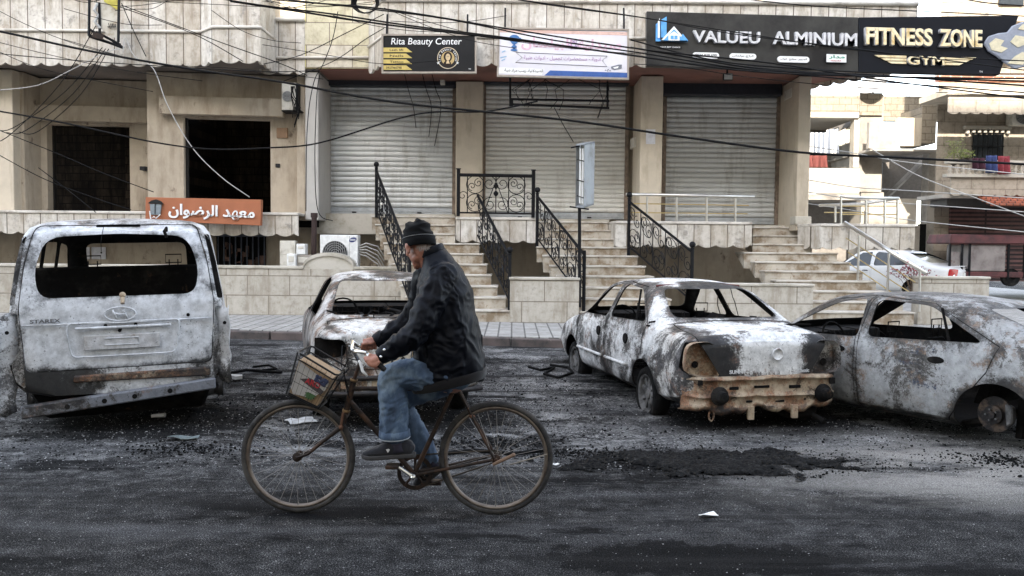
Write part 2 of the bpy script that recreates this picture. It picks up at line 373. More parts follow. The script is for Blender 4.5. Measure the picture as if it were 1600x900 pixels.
# rooms behind the openings
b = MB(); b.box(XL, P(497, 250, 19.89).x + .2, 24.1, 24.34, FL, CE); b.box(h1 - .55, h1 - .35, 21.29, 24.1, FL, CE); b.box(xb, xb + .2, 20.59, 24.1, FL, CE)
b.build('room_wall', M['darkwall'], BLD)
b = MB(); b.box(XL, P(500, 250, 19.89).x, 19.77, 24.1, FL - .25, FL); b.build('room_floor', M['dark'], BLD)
b = MB(); b.box(h0 + .75, h0 + .85, 22.93, 23.05, FL, FL + 1.9); b.box(h0 + 1.2, h0 + 1.3, 22.93, 23.05, FL, FL + 1.9); b.box(h0 + .75, h0 + 1.3, 22.93, 23.05, FL + 1.9, FL + 2.0); b.box(h0 + .85, h0 + 1.2, 22.96, 23, FL, FL + 1.9)
b.build('inner_door', plain('scorched_wood', (.10, .065, .04), .8), BLD)
for hx, Y, zz in ((h0, 20.3, hz), (h1, 20.59, hz), (g0, 19.42, gzz), (g1, 19.77, gzz)):
    b = MB(); b.box(hx - .03, hx + .03, Y, Y + .12, FL, zz); b.build('charred_frame', plain('charred', (.02, .018, .016), .9), BLD)
# pillars
def pillar(x0, x1, Y, dep, mat, z0=FL - .1, z1=CE, y=250, label=None, x0b=None):
    b = MB(); a, c = P(x0, y, Y).x, P(x1, y, Y).x; b.box(a, c, Y, Y + dep, z0, z1); o = b.build('pillar', mat, BLD, .012)
    if label: o['label'] = label
    return o
pillar(-14, 21, 19.07, 1.3, M['plaster_pale']); pillar(21, 38, 19.36, 1.0, M['plaster'])
pillar(-90, -16, 19.42, 1.0, M['plaster'])
pillar(464, 477, 19.25, 1.2, M['plaster'], label='narrow beige pillar strip'); pillar(477, 497.5, 19.07, 1.3, M['pillar_grey'])
pillar(712, 754, 20.01, .5, M['plaster_pale']); 
b = MB(); pbox(b, 716, 122, 752, 165, 19.98, .05); 
pillar(1000, 1034.5, 19.19, 1.2, M['plaster_pale'], z0=2.1); pillar(1246, 1265, 19.07, 1.3, M['plaster_pale'], z0=2.05)
b = MB(); pbox(b, 1243, 338, 1268, 351, 19.02, .4); b.build('pillar_foot', M['stone_smooth'], BLD, .01)
# wall behind the shutters and side returns
b = MB(); b.box(P(497, 250, 20.59).x, XR - .02, 20.62, 20.83, .19, CE + .1); b.build('shop_wall', M['plaster'], BLD)
b = MB(); b.box(XR - .25, XR - .021, 20.83, 23, .19, CE + .1); b.build('side_wall', M['stone'], BLD)
# --- roller shutters
def shutter(x0, x1, yt, yb, Y, mat, pitch, label, bar=13, hb=None):
    X0, X1, Z0, Z1 = span(x0, yt, x1, yb, Y)
    b = MB(); z = Z0 + .16; prof = []
    while z < Z1:
        for t, d in ((0, .0), (.10, -.016), (.3, -.026), (.6, -.026), (.85, -.014), (.95, .004), (.999, .006)): prof.append((z + t * pitch, Y + d))
        z += pitch
    n = len(prof); b.v += [Vector((X0, y, q)) for q, y in prof] + [Vector((X1, y, q)) for q, y in prof]
    b.f += [[i, i + 1, n + i + 1, n + i] for i in range(n - 1)]; b.mi += [0] * (n - 1)
    o = b.build('roller_shutter', mat, BLD); o['label'] = label
    r = MB(); r.box(X0, X1, Y - .035, Y + .01, Z0, Z0 + .15); r.box(X0 + .02, X1 - .02, Y - .045, Y - .034, Z0 + .05, Z0 + .065); r.build('bottom_bar', plain('galvanised', (.42, .44, .46), .4, .5), o, .006)
    for q in (X0 - .09, X1): r = MB(); r.box(q, q + .09, Y - .07, Y + .02, Z0, Z1 + .05); r.build('guide_rail', plain('rusty_rail', (.22, .17, .13), .7, .3, .4), o, .005)
    for q in (.25, .75): r = MB(); r.box(X0 + (X1 - X0) * q - .05, X0 + (X1 - X0) * q + .05, Y - .055, Y - .03, Z0 + .02, Z0 + .05); r.build('lock', M['black'], o)
    if hb:
        h = span(*hb, Y - .3); r = MB(); r.box(h[0], h[1], Y - .32, Y + .0, h[2], h[3]); r.build('shutter_box', plain('dark_shutter_box', (.035, .037, .045), .45, .3), o, .02)
    return o
shutter(503, 707, 136, 334.5, 20.47, M['shutter_grey'], .119, 'blue grey shutter right of the gutted shop, under the black beauty sign', hb=(492, 117, 712, 134))
shutter(759, 976, 128, 342, 20.47, M['shutter_cream'], .110, 'cream shutter in the middle, behind the tilted lightbox on a pole', hb=(756, 122, 984, 131))
shutter(1040, 1211, 146, 350, 20.47, M['shutter_grey'], .117, 'grey shutter on the right, under the dark aluminium sign', hb=(1033, 124, 1222, 149))
# --- scalloped marble skirts
def skirt(pts, z0, z1, sw=.36, amp=.10, th=.05):
    """vertical slab following plan points with a lower edge cut into scallops"""
    b = MB(); L = 0; top = []; bot = []
    for (xa, ya), (xb, yb) in zip(pts, pts[1:]):
        ln = math.hypot(xb - xa, yb - ya); n = max(2, int(ln / .03))
        nx, ny = (yb - ya) / ln, -(xb - xa) / ln
        for i in range(n + 1):
            t = i / n; s = (L + t * ln) / sw; f = s - math.floor(s)
            d = amp * (abs(math.sin(math.pi * f)) ** .55) - amp
            x, y = xa + (xb - xa) * t, ya + (yb - ya) * t
            top.append((x, y, nx, ny)); bot.append(z0 - d - amp)
        L += ln
    n = len(top)
    rows = [[Vector((x, y, z1)) for x, y, nx, ny in top], [Vector((x, y, q)) for (x, y, nx, ny), q in zip(top, bot)],
            [Vector((x - nx * th, y - ny * th, q)) for (x, y, nx, ny), q in zip(top, bot)], [Vector((x - nx * th, y - ny * th, z1)) for x, y, nx, ny in top]]
    b.v = [p for r_ in rows for p in r_]
    for i in range(n - 1):
        for j in range(4): k2 = (j + 1) % 4; b.f.append([j * n + i, j * n + i + 1, k2 * n + i + 1, k2 * n + i]); b.mi.append(0)
    b.f += [[0, n, 2 * n, 3 * n], [n - 1, 4 * n - 1, 3 * n - 1, 2 * n - 1]]; b.mi += [0, 0]
    return b
def X(px, Y, py=60): return P(px, py, Y).x
def balcony(pts, ztop, zmid, label, zb=CE):
    o = skirt(pts, zb, ztop, .37, .085).build('balcony', M['marble'], BLD); o['label'] = label
    for zz, r, nm in ((ztop, .05, 'coping'), (zmid, .032, 'moulding')):
        if zz:
            t = MB(); t.tube([(x, y - .02, zz) for x, y in pts], r, 10); t.build(nm, M['marble_rail'], o, smooth=True)
    return o
balcony([(XL, 18.25), (X(314, 18.25), 18.25), (X(333, 17.84), 17.84), (X(407, 17.84), 17.84), (X(407, 17.84) + .02, 18.9)], 6.763, 6.061, 'stained marble balcony above the gutted shops')
balcony([(X(576, 18.9), 18.9), (X(598, 17.9), 17.9), (X(1432, 17.9), 17.9), (X(1432, 17.9) - .02, 18.13), (XR + .1, 20.59)], 6.658, 5.920, 'long marble balcony front behind the shop signs')
b = MB(); zt = P(440, 31, 18.95).z
o = skirt([(X(405, 18.95), 18.95), (X(476, 18.95), 18.95)], CE, zt, .37, .085).build('balcony', M['marble'], BLD)
t = MB(); t.tube([(X(409, 18.95), 18.91, zt), (X(476, 18.95), 18.91, zt)], .045, 8); t.tube([(X(407, 18.95), 18.92, 5.686), (X(576, 18.95), 18.92, 5.710), ], .03, 8); t.build('moulding', M['marble_rail'], o, smooth=True)
b = MB(); b.box(X(476.5, 18.95), X(576, 18.95) + .1, 18.95, 19.3, CE + .06, 15); b.build('stone_wall', tiles('wall_slabs', (.60, .55, .47), (.54, .49, .21), (.22, .18, .14), 1.0, .48, .5, .01, (.30, .24, .18), .5, .72), BLD)
# windows of the upper floor
def window(x0, y0, x1, y1, Y, label=None):
    a = span(x0, y0, x1, y1, Y); b = MB(); b.box(a[0], a[1], Y, Y + .04, a[2], a[3]); o = b.build('window', M['glass_dark'], BLD)
    f = MB(); w = .05
    f.box(a[0] - w, a[0], Y - .04, Y + .05, a[2] - w, a[3] + w); f.box(a[1], a[1] + w, Y - .04, Y + .05, a[2] - w, a[3] + w)
    f.box(a[0], a[1], Y - .04, Y + .05, a[2] - w, a[2]); f.box(a[0], a[1], Y - .04, Y + .05, a[3], a[3] + w); f.build('frame', M['white'], o, .006); return o
window(60, -90, 140, 1, 20.53); window(200, -90, 300, 1, 20.53); window(413, -80, 420, 28, 20.24); window(700, -90, 800, -6, 20.53); window(900, -90, 980, -6, 20.53)
# --- slab under the balconies
b = MB(); b.add([], [])
xm = X(498, 19.07); 
b.prism([(XL, 18.32, CE + .03), (X(314, 18.25), 18.32, CE + .03), (X(333, 17.9), 17.91, CE + .03), (X(406, 17.9), 17.91, CE + .03), (X(407, 17.9), 19.02, CE + .03), (xm, 19.02, CE + .03), (xm, 20.58, CE + .03), (XL, 20.58, CE + .03)], (0, 0, .2))
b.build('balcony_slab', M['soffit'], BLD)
b = MB(); b.prism([(xm + .002, 19.02, CE + .03), (X(577, 18.95), 18.98, CE + .03), (X(599, 17.96), 17.97, CE + .03), (X(1431, 17.97) - .05, 17.97, CE + .03), (X(1431, 17.97) - .08, 18.13, CE + .03), (XR + .06, 20.59, CE + .03), (xm + .002, 20.59, CE + .03)], (0, 0, .2))
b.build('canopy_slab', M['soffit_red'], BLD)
# --- base storey behind the parapets, landings
b = MB(); b.box(XL, X(497, 20.24), 20.12, 20.36, .19, FL - .25); b.build('base_wall', M['plaster'], BLD)
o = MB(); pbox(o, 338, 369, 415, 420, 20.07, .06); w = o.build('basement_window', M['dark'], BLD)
f = MB()
for i in range(9): pbox(f, 340 + i * 9, 369, 341.5 + i * 9, 420, 20.01, .03)
pbox(f, 336, 366, 417, 370, 20, .05); f.build('window_bars', plain('blue_grey_bars', (.06, .07, .09), .5, .4), w)
o = MB()
for i in range(14):
    x = 345 + random.random() * 66; y = 376 + random.random() * 30; pbox(o, x, y, x + 5 + random.random() * 6, y + 6 + random.random() * 14, 20.04, .018)
o.build('shelf_goods', plain('dim_goods', (.10, .05, .035), .6, 0, .8, 6), w)
def landing(pts, ztop, drop, back, label, name='landing'):
    o = skirt(pts, ztop - drop, ztop - .05, .37, .08).build(name, M['marble'], BLD); o['label'] = label
    s = MB(); n = [Vector((x, y - .03 if i in (0, len(pts) - 1) or True else y, ztop - .05)) for i, (x, y) in enumerate(pts)]
    s.prism(n + [Vector((pts[-1][0], back, ztop - .05)), Vector((pts[0][0], back, ztop - .05))], (0, 0, .06)); s.build('landing_slab', M['marble_rail'], o, .012)
    return o
z1 = P(230, 331, 18.6).z
landing([(XL, 18.6), (X(466, 18.6, 350), 18.6)], z1, .42, 20.11, 'marble skirted ledge below the gutted shops')
zA = P(775, 340, 18.95).z; landing([(X(712, 18.95, 350), 18.95), (X(840, 18.95, 350), 18.95)], zA, .47, 20.42, 'landing between the first two stairs')
zB = P(1060, 346.5, 18.6).z; landing([(X(952, 19.3, 350), 19.77), (X(962, 18.6, 350), 18.6), (X(1175, 18.6, 350), 18.6)], zB, .47, 20.42, 'landing before the right shutter')
zD = P(1340, 350.5, 18.37).z; landing([(X(1247, 19.01, 350), 19.01), (X(1282, 18.37, 350), 18.37), (X(1430, 18.37, 350), 18.37), (X(1430, 18.37, 350) + .01, 20.36)], zD, .46, 20.42, 'open corner landing right of the pillars')
b = MB(); b.box(X(500, 20.42, 350), X(712, 20.42, 350), 19.8, 20.59, 1.9, P(605, 335.5, 20.36).z); b.build('shop_threshold', M['stone_smooth'], BLD)
b = MB(); b.box(X(841, 19.89, 350), X(951, 19.89, 350), 19.8, 20.59, 1.9, P(860, 343, 20.24).z); b.build('shop_threshold', M['stone_smooth'], BLD)
b = MB(); b.box(X(1177, 19.89, 350), X(1246, 19.89, 350), 19.8, 20.59, 1.9, P(1205, 352, 19.89).z); b.build('shop_threshold', M['stone_smooth'], BLD)
# ================================================================ the three outside stairs
def stairs(lefts, rights, ys, Y0, label):
    """steps 1..n from the pavement up; each edge and height taken from image pixels"""
    n = len(ys); pts = []
    for i in range(n):
        Y = Y0 + .351 * i; y = ys[i]; zc = P((lefts[i] + rights[i]) / 2, y, Y).z
        pts.append((P(lefts[i], y, Y).x, P(rights[i], y, Y).x, Y, zc))
    root = empty('stone_stairs', ((pts[0][0] + pts[0][1]) / 2, Y0, .21), label, 'stairs', 'outside stairs up to the shops')
    for i, (a, c, Y, z) in enumerate(pts):
        zl = pts[i - 1][3] if i else .165; back = Y + (.72 if i < n - 1 else .4)
        b = MB(); dz = .0 if i == 0 else .16
        b.hexa([(a, Y, zl - dz), (c, Y, zl - dz), (c, back, zl - dz + (.3 if i else 0)), (a, back, zl - dz + (.3 if i else 0)), (a, Y, z - .035), (c, Y, z - .035), (c, back, z - .035), (a, back, z - .035)])
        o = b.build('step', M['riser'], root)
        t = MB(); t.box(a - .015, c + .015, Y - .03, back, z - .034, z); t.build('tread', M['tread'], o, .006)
    return root
YS = [484, 463.5, 446, 428.5, 412, 395.5, 379.5, 364.5, 350.5, 337.5]
stairs([642, 634, 626, 619, 612, 606, 600, 594, 587, 581], [802, 790, 777, 767, 760, 754, 748, 711, 711, 711], YS, 16.38, 'stone stairs rising to the first shutter behind the cyclist')
stairs([906, 895, 882, 871, 860, 849, 839, 841, 841, 841], [1064, 1048, 1034, 1021, 1008, 996, 984, 964, 955, 950], [487, 466.5, 449, 431, 415, 399, 385.5, 372.5, 359, 346], 16.38, 'stone stairs between two scrolled railings under the lightbox')
stairs([1258, 1243, 1228, 1213, 1195, 1180, 1163, 1176, 1176.5, 1177], [1428, 1411, 1391, 1369, 1348, 1328, 1308, 1269, 1257, 1246], [487, 471, 454.5, 438.5, 423.5, 409, 394.5, 381, 367.5, 354.5], 16.38, 'right hand stone stairs with the straight steel handrail')
# sloping undersides seen beside the flights
# ================================================================ parapet walls
def parapet(x0, x1, yt, Y, label, arch=None, th=.28, base=.14):
    a, c, zt = P(x0, yt, Y).x, P(x1, yt, Y).x, P((x0 + x1) / 2, yt, Y).z
    root = empty('parapet_wall', ((a + c) / 2, Y, .21), label, 'wall', 'stone parapets along the pavement')
    b = MB(); b.box(a, c, Y, Y + th, base, zt - .05); b.build('wall', M['stone'], root)
    b = MB()
    if arch:
        q0, q1, qt = P(arch[0], yt, Y).x, P(arch[1], yt, Y).x, P((arch[0] + arch[1]) / 2, arch[2], Y).z
        b.box(a - .0, q0, Y - .03, Y + th + .03, zt - .049, zt + .01); b.box(q1, c, Y - .03, Y + th + .03, zt - .049, zt + .01); b.build('coping', M['stone_smooth'], root, .01)
        cx, rx, rz = (q0 + q1) / 2, (q1 - q0) / 2, qt - zt
        arc = [(cx - rx * math.cos(math.pi * i / 20), zt - .05 + (rz + .0) * math.sin(math.pi * i / 20)) for i in range(21)]
        f = MB(); f.prism([(x, Y + .0, z) for x, z in arc], (0, th, 0)); f.build('arch_panel', M['stone_smooth'], root)
        t = MB()
        for (xa, za), (xb, zb) in zip(arc, arc[1:]): t.hexa([(xa, Y - .03, za), (xb, Y - .03, zb), (xb, Y + th + .03, zb), (xa, Y + th + .03, za), (xa, Y - .03, za + .07), (xb, Y - .03, zb + .07), (xb, Y + th + .03, zb + .07), (xa, Y + th + .03, za + .07)])
        t.build('arch_coping', M['stone_smooth'], root)
    else:
        b.box(a - .02, c + .02, Y - .03, Y + th + .03, zt - .049, zt + .0); b.build('coping', M['stone_smooth'], root, .01)
    return root
parapet(-260, 636, 414, 17.55, 'long limestone parapet with a rounded arch, behind the van', (474, 553, 396))
parapet(797, 905, 433.5, 16.29, 'short soot marked limestone parapet between the scrolled railings')
parapet(1078, 1271, 443, 16.29, 'limestone parapet behind the burnt saloon, left of the steel rail stairs')
parapet(1436, 1546, 432, 16.61, 'low limestone wall in front of the parked white car')
# ================================================================ unseen block added behind the camera to shade the road
ACR = empty('added_shade_block', (5, -13, 0), 'tall unseen apartment block added behind the camera to shade the road', 'building')
b = MB(); b.box(-60, 75, -25, -13, -.5, 23.5); b.build('wall', M['plaster_pale'], ACR)
b = MB(); b.box(-60.1, 75.1, -25.1, -12.9, 23.502, 24); b.build('roof', M['soffit'], ACR)
# ================================================================ houses beyond the side street
M['blockwork'] = tiles('concrete_blocks', (.31, .265, .205), (.25, .215, .165), (.17, .145, .11), .42, .22, .5, .014, (.28, .23, .17), .5, .75)
M['concrete'] = grunge('weathered_concrete', (.32, .29, .25), (.15, .135, .12), 1.2, .46, .66, .9, .12, .3)
M['limewash'] = grunge('limewashed_wall', (.38, .345, .29), (.22, .19, .155), .9, .56, .72, .9, .08, .2)
M['house_stone'] = tiles('sawn_stone', (.37, .32, .255), (.32, .275, .22), (.22, .18, .14), .62, .34, .5, .010, (.40, .33, .25), .58, .8)
YB = 30.0
H1 = empty('concrete_house', P(1365, 300, YB + 2), 'unfinished concrete house with block parapet and laundry on its veranda', 'building')
def bb(x0, y0, x1, y1, Y, dep): m = MB(); pbox(m, x0, y0, x1, y1, Y, dep); return m
bb(1200, 148, 1343, 174, YB, .3).build('block_parapet', M['blockwork'], H1)
bb(1200, 174.5, 1343, 184, YB - .1, 6).build('roof_slab', M['limewash'], H1, .02)
bb(1334, 184.5, 1343, 262, YB, .35).build('column', M['limewash'], H1)
bb(1343.5, 148, 1379, 300, YB + .3, 4).build('side_wall', M['concrete'], H1)
bb(1343.6, 145, 1379, 180, YB + .2, .09).build('block_parapet', M['blockwork'], H1)
bb(1200, 262.5, 1343, 302, YB - .05, .25).build('veranda_parapet', M['limewash'], H1)
bb(1200, 184.6, 1334, 262, YB + 3, .2).build('veranda_wall', M['concrete'], H1)
bb(1255, 205, 1290, 262, YB + 2.94, .05).build('veranda_window', M['glass_dark'], H1)
bb(1200, 303, 1343, 312, YB - .1, 5).build('floor_slab', M['concrete'], H1)
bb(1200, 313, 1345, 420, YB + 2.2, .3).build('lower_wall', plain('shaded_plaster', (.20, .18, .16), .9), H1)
bb(1343.6, 300.5, 1379, 440, YB + .35, 1).build('pier', M['concrete'], H1)
bb(1379.5, 150, 1470, 189, YB + 1.2, .3).build('block_parapet', M['blockwork'], H1)
bb(1358, 191, 1402, 232, YB - 1.0, .2).build('balcony_front', M['concrete'], H1)
bb(1402.2, 184, 1440, 228, YB - 1.02, .2).build('balcony_front', M['plaster_pale'], H1)
bb(1440.2, 166, 1463, 224, YB - 1.0, 1.6).build('block_pier', M['blockwork'], H1)
bb(1360, 232.5, 1463, 236, YB - 1.0, 4).build('balcony_slab', M['concrete'], H1)
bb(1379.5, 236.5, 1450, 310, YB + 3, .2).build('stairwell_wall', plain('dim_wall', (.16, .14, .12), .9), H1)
m = MB(); a = P(1385, 308, YB + 2.5); c = P(1448, 245, YB + 2.5); m.tube([a, c], .10, 4); m.build('stair_flight', M['concrete'], H1)
bb(1449, 236.5, 1463, 420, YB, .5).build('corner_pier', M['concrete'], H1)
bb(1358, 310, 1432, 352, YB - .6, .2).build('lower_front', M['limewash'], H1)
bb(1358, 352.5, 1436, 440, YB - .4, .2).build('lower_front', M['concrete'], H1)
bb(1436.5, 350, 1446, 440, YB - .2, .2).build('doorway', M['dark'], H1)  # solid black panel paints the darkness of the open doorway
# laundry on the veranda
def cloth(name, x0, x1, y0, y1, Y, mat, label, slant=0, folds=5, grp='washing on the veranda line'):
    A = span(x0, y0, x1, y1, Y); vs = []; n, q = 24, 10
    for j in range(q + 1):
        for i in range(n + 1):
            u, v = i / n, j / q
            vs.append((A[0] + (A[1] - A[0]) * (u + .08 * v * math.sin(u * 9)), Y + .07 * math.sin(u * folds * 6.28) * (.4 + v), A[3] + (A[2] - A[3]) * v + slant * u * (1 - v * .3)))
    fs = [(j * (n + 1) + i, j * (n + 1) + i + 1, (j + 1) * (n + 1) + i + 1, (j + 1) * (n + 1) + i) for j in range(q) for i in range(n)]
    m = MB(); m.add(vs, fs); o = m.build(name, mat, None, smooth=True); md = o.modifiers.new('s', 'SOLIDIFY'); md.thickness = .008; tag(o, label, 'laundry', grp); return o
def stripe(name, c1, c2, w):
    k = NT(name); sp = k.n('ShaderNodeSeparateXYZ'); k.l(k.tc.outputs['Object'], sp.inputs[0])
    return k.done(k.mix(k.step(k.math('SINE', k.math('MULTIPLY', sp.outputs[0], 6.28 / w)), -.1, .1), c1, c2), .9)
st = stripe('striped_sheet', (.62, .62, .60), (.16, .18, .22), .16)
cloth('hanging_sheet', 1264, 1290, 207, 241, YB + .5, st, 'leftmost striped sheet hanging on the veranda line', 0, 4)
cloth('hanging_sheet', 1291, 1310, 203, 243, YB + .5, st, 'middle striped sheet hanging on the veranda line', .1, 3)
cloth('hanging_sheet', 1310, 1333, 206, 229, YB + .5, M['offwhite'], 'pale sheet blown sideways against the veranda column', .25, 2)
cloth('red_cloth', 1258, 1292, 243, 262, YB + .35, plain('red_cloth', (.12, .03, .025), .9), 'dark red cloth hanging low behind the veranda parapet', 0, 3)
m = MB(); m.lathe([(.0, 0), (.35, .02), (.5, .12), (.48, .14), (.3, .05), (0, .03)], P(1364, 136, YB), (-.5, -.5, .7), 18); m.tube([P(1364, 147, YB), P(1364, 138, YB)], .04, 6)
tag(m.build('satellite_dish', plain('dish_grey', (.35, .34, .33), .5), None, smooth=True), 'grey satellite dish on the roof of the unfinished house', 'satellite dish')
# ---------------- stone house
YH = 25.0
H2 = empty('stone_house', P(1540, 430, YH), 'sunlit stone house with balustrade balcony and barred window', 'building')
A = span(1466, -160, 1830, 440, YH + .2); m = MB(); Yw = YH + .2
m.hexa([(A[0], Yw, A[2]), (A[1], Yw, A[2]), (A[1], Yw + 4, A[2]), (A[0] + 2.3, Yw + 4, A[2]), (A[0], Yw, A[3]), (A[1], Yw, A[3]), (A[1], Yw + 4, A[3]), (A[0] + 2.3, Yw + 4, A[3])]); m.build('wall', M['house_stone'], H2)
def hsk(x0, x1, yb0, yt, Y, label, name='balcony', mat=None):
    a, c, z0_, z1_ = span(x0, yt, x1, yb0, Y); o = skirt([(a, Y), (c, Y)], z0_, z1_, .30, .06).build(name, mat or M['house_stone'], H2); o['label'] = label; return o
o = hsk(1486, 1830, 304, 275, YH - 1.4, 'tiled balcony parapet')
a, c, z0_, z1_ = span(1478, 273, 1830, 278, YH - 1.45)
m = MB(); m.box(a, c, YH - 1.5, YH - 1.25, z0_, z1_); m.build('balcony_ledge', M['limewash'], o)
m = MB(); m.box(a, c, YH - 1.3, YH + .2, span(1478, 304, 1830, 310, YH - 1.45)[2], span(1478, 304, 1830, 310, YH - 1.45)[3]); m.build('balcony_slab', M['concrete'], o)
px = 1484.0; i = 0
while px < 1640:
    m = MB(); p0 = P(px, 272.5, YH - 1.4); p1 = P(px, 258, YH - 1.4); h = p1.z - p0.z
    m.lathe([(.05, 0), (.05, .03), (.03, .06), (.065, h * .4), (.03, h * .75), (.05, h * .95), (.05, h)], p0, (0, 0, 1), 10); m.build('baluster', M['limewash'], o, smooth=True); px += 10.2
m = MB(); a, c, z0_, z1_ = span(1478, 252, 1830, 257.5, YH - 1.4); m.box(a, c, YH - 1.5, YH - 1.3, z0_, z1_); m.build('handrail', M['limewash'], o, .015)
hsk(1482, 1830, 176, 153, YH - 1.5, 'scalloped edge of the upper balcony', 'upper_balcony')
a, c, z0_, z1_ = span(1482, 150, 1830, 154, YH - 1.5); m = MB(); m.box(a, c, YH - 1.45, YH + .2, z0_ + .1, z1_ + .2); m.build('upper_slab', M['plaster_pale'], H2)
m = MB(); m.lathe([(0, 0), (.14, .01), (.13, .05), (0, .06)], P(1563, 166, YH - .7), (0, 0, 1), 14); m.build('ceiling_lamp', M['brass'], H2)
w = bb(1521, 210, 1568, 247, YH + .12, .06).build('window', M['glass_dark'], H2); f = MB()
for i in range(7): pbox(f, 1520 + i * 7.8, 207, 1520.9 + i * 7.8, 250, YH + .03, .03)
for y in (207, 228, 248): pbox(f, 1519, y, 1569, y + 1.6, YH + .0, .03)
for i in range(6):
    cxy = P(1524.6 + i * 7.8, 218 + (i % 2) * 14, YH + .02); f.tube([cxy + Vector((.07 * math.cos(t * .7), 0, .1 * math.sin(t * .7))) for t in range(9)], .008, 5)
f.build('grille', M['iron'], w)
f = MB(); pbox(f, 1508, 196, 1582, 202, YH + .02, .18); 
for i in range(8): pbox(f, 1511 + i * 9, 202, 1516 + i * 9, 209, YH + .06, .14)
f.build('cornice', M['limewash'], w, .02)
bb(1484, 325, 1830, 440, YH + .1, .1).build('shop_shutter', tiles('rust_red_shutter', (.20, .10, .09), (.17, .085, .075), (.05, .03, .03), 9, .12, 0, .03, (.08, .06, .05), .5, .8), H2)
bb(1480, 306, 1830, 323, YH - .9, 1).build('shutter_hood', plain('dark_hood', (.06, .055, .05), .7), H2, .02)
m = MB(); a, c, z0_, z1_ = span(1556, 302, 1700, 322, YH - 2.2)
for i in range(5):
    t = i / 5; m.box(a, c, YH - 2.2 + t * 1.1, YH - 1.92 + t * 1.1, z0_ + t * (z1_ - z0_), z0_ + .07 + t * (z1_ - z0_))
m.build('tiled_awning', tiles('roof_tiles', (.36, .11, .06), (.28, .09, .05), (.1, .04, .03), .18, 9, 0, .02, (.12, .06, .04), .5, .8), H2, .02)
bb(1466, 115, 1830, 128, YH - .6, .2).build('brick_band', tiles('brick_band', (.40, .15, .09), (.32, .13, .08), (.5, .42, .34), .3, .1, .5, .02), H2)
m = MB(); a, c, z0_, z1_ = span(1545, 4, 1830, 34, YH - 1.5); m.box(a, c, YH - 1.5, YH + .2, z0_, z0_ + .25); m.build('top_balcony', M['plaster'], H2)
bb(1562, -20, 1600, 8, YH + .12, .06).build('window', M['glass_dark'], H2)
# things on the balcony
def pot(px, py, h, s, lab):
    p = P(px, py, YH - 1.25); root = empty('potted_plant', p, lab, 'plant', 'pots on the balustrade')
    m = MB(); m.lathe([(.07, 0), (.10, .16), (.11, .17), (.09, .17), (.085, .14), (0, .13)], p, n=12); m.build('pot', plain('dark_pot', (.05, .04, .035), .6), root)
    m = MB()
    for i in range(int(130 * s)):
        a = random.random() * 6.28; rr = random.random() ** .6 * .26 * s; zz = .2 + random.random() * h; c = p + Vector((math.cos(a) * rr, math.sin(a) * rr, zz)); d = Vector((random.gauss(0, 1), random.gauss(0, 1), random.gauss(.2, .7))).normalized() * .07; e = d.orthogonal().normalized() * .022
        m.add([c, c + d * .5 + e, c + d, c + d * .5 - e], [(0, 1, 2, 3)])
    for i in range(5): m.tube([p + Vector((0, 0, .14)), p + Vector((random.gauss(0, .08), random.gauss(0, .08), h * .8 + .1))], .006, 4)
    m.build('foliage', plain('yellow_green_leaf', (.12, .14, .03), .6, 0, .5, 30), root)
pot(1490, 259, .5, 1.1, 'tallest bushy plant at the left end of the balustrade'); pot(1504, 258, .22, .6, 'small pot plant in the middle of the balustrade row'); pot(1513, 257, .18, .55, 'small pot plant nearest the hung clothes')
for x0, x1, y0, y1, c, lab in ((1519, 1538, 247, 264, (.05, .02, .03), 'dark garment folded over the balustrade'), (1540, 1557, 243, 270, (.03, .045, .13), 'blue garment hung over the balustrade'), (1559, 1577, 244, 272, (.20, .03, .04), 'red garment hung over the balustrade')):
    cloth('garment', x0, x1, y0, y1, YH - 1.58, plain('garment_' + lab.split()[0], c, .9), lab, 0, 2, 'clothes on the balustrade')
# air conditioner of the stone house
def aircon(name, x0, y0, x1, y1, Y, dep, lab, mat, logo=None, grp=None):
    A = span(x0, y0, x1, y1, Y); w, h = A[1] - A[0], A[3] - A[2]; root = empty(name, ((A[0] + A[1]) / 2, Y + dep / 2, A[2]), lab, 'air conditioner', grp)
    m = MB(); m.box(A[0], A[1], Y, Y + dep, A[2], A[3]); m.build('casing', mat, root, .015, seg=2)
    cx, cz, r = A[0] + w * .40, A[2] + h * .5, min(w * .33, h * .42)
    m = MB(); m.lathe([(r, 0), (r, .012), (0, .012)], (cx, Y - .001, cz), (0, -1, 0), 28); m.build('fan_opening', M['black'], root)
    m = MB()
    for q in range(1, 7): m.tube([(cx + r * q / 6 * math.cos(t * math.pi / 14), Y - .02, cz + r * q / 6 * math.sin(t * math.pi / 14)) for t in range(29)], .006, 5)
    for q in range(-6, 7):
        dx = q * r / 6.5; hh = math.sqrt(max(0, r * r - dx * dx)); m.tube([(cx + dx, Y - .026, cz - hh), (cx + dx, Y - .026, cz + hh)], .004, 4)
    m.build('fan_grille', plain('grille_grey', (.30, .30, .29), .5), root)
    m = MB(); m.box(A[0] + w * .78, A[0] + w * .785, Y - .003, Y + .002, A[2] + .02, A[3] - .02); m.build('panel_seam', M['black'], root)
    if logo: text('brand_badge', logo, w * .14, h * .05, plain('badge_white', (.8, .8, .8)), root, Vector((A[0] + w * .80, Y - .008, A[3] - h * .155)) - root.location, (1, 0, 0), (0, 0, 1), .003, .02); q = MB(); q.lathe([(1, 0), (1, .004), (0, .004)], (0, 0, 0), (0, -1, 0), 24); q.v = [Vector((A[0] + w * .87 + v.x * w * .10, Y + v.y, A[3] - h * .13 + v.z * h * .065 + v.x * h * .02)) for v in q.v]; q.build('badge', plain('badge_blue', (.02, .03, .14), .4), root)
    return root
aircon('air_conditioner', 1582, 167, 1625, 196, YH - .2, .35, 'air conditioner on the sunlit stone house', M['offwhite'])
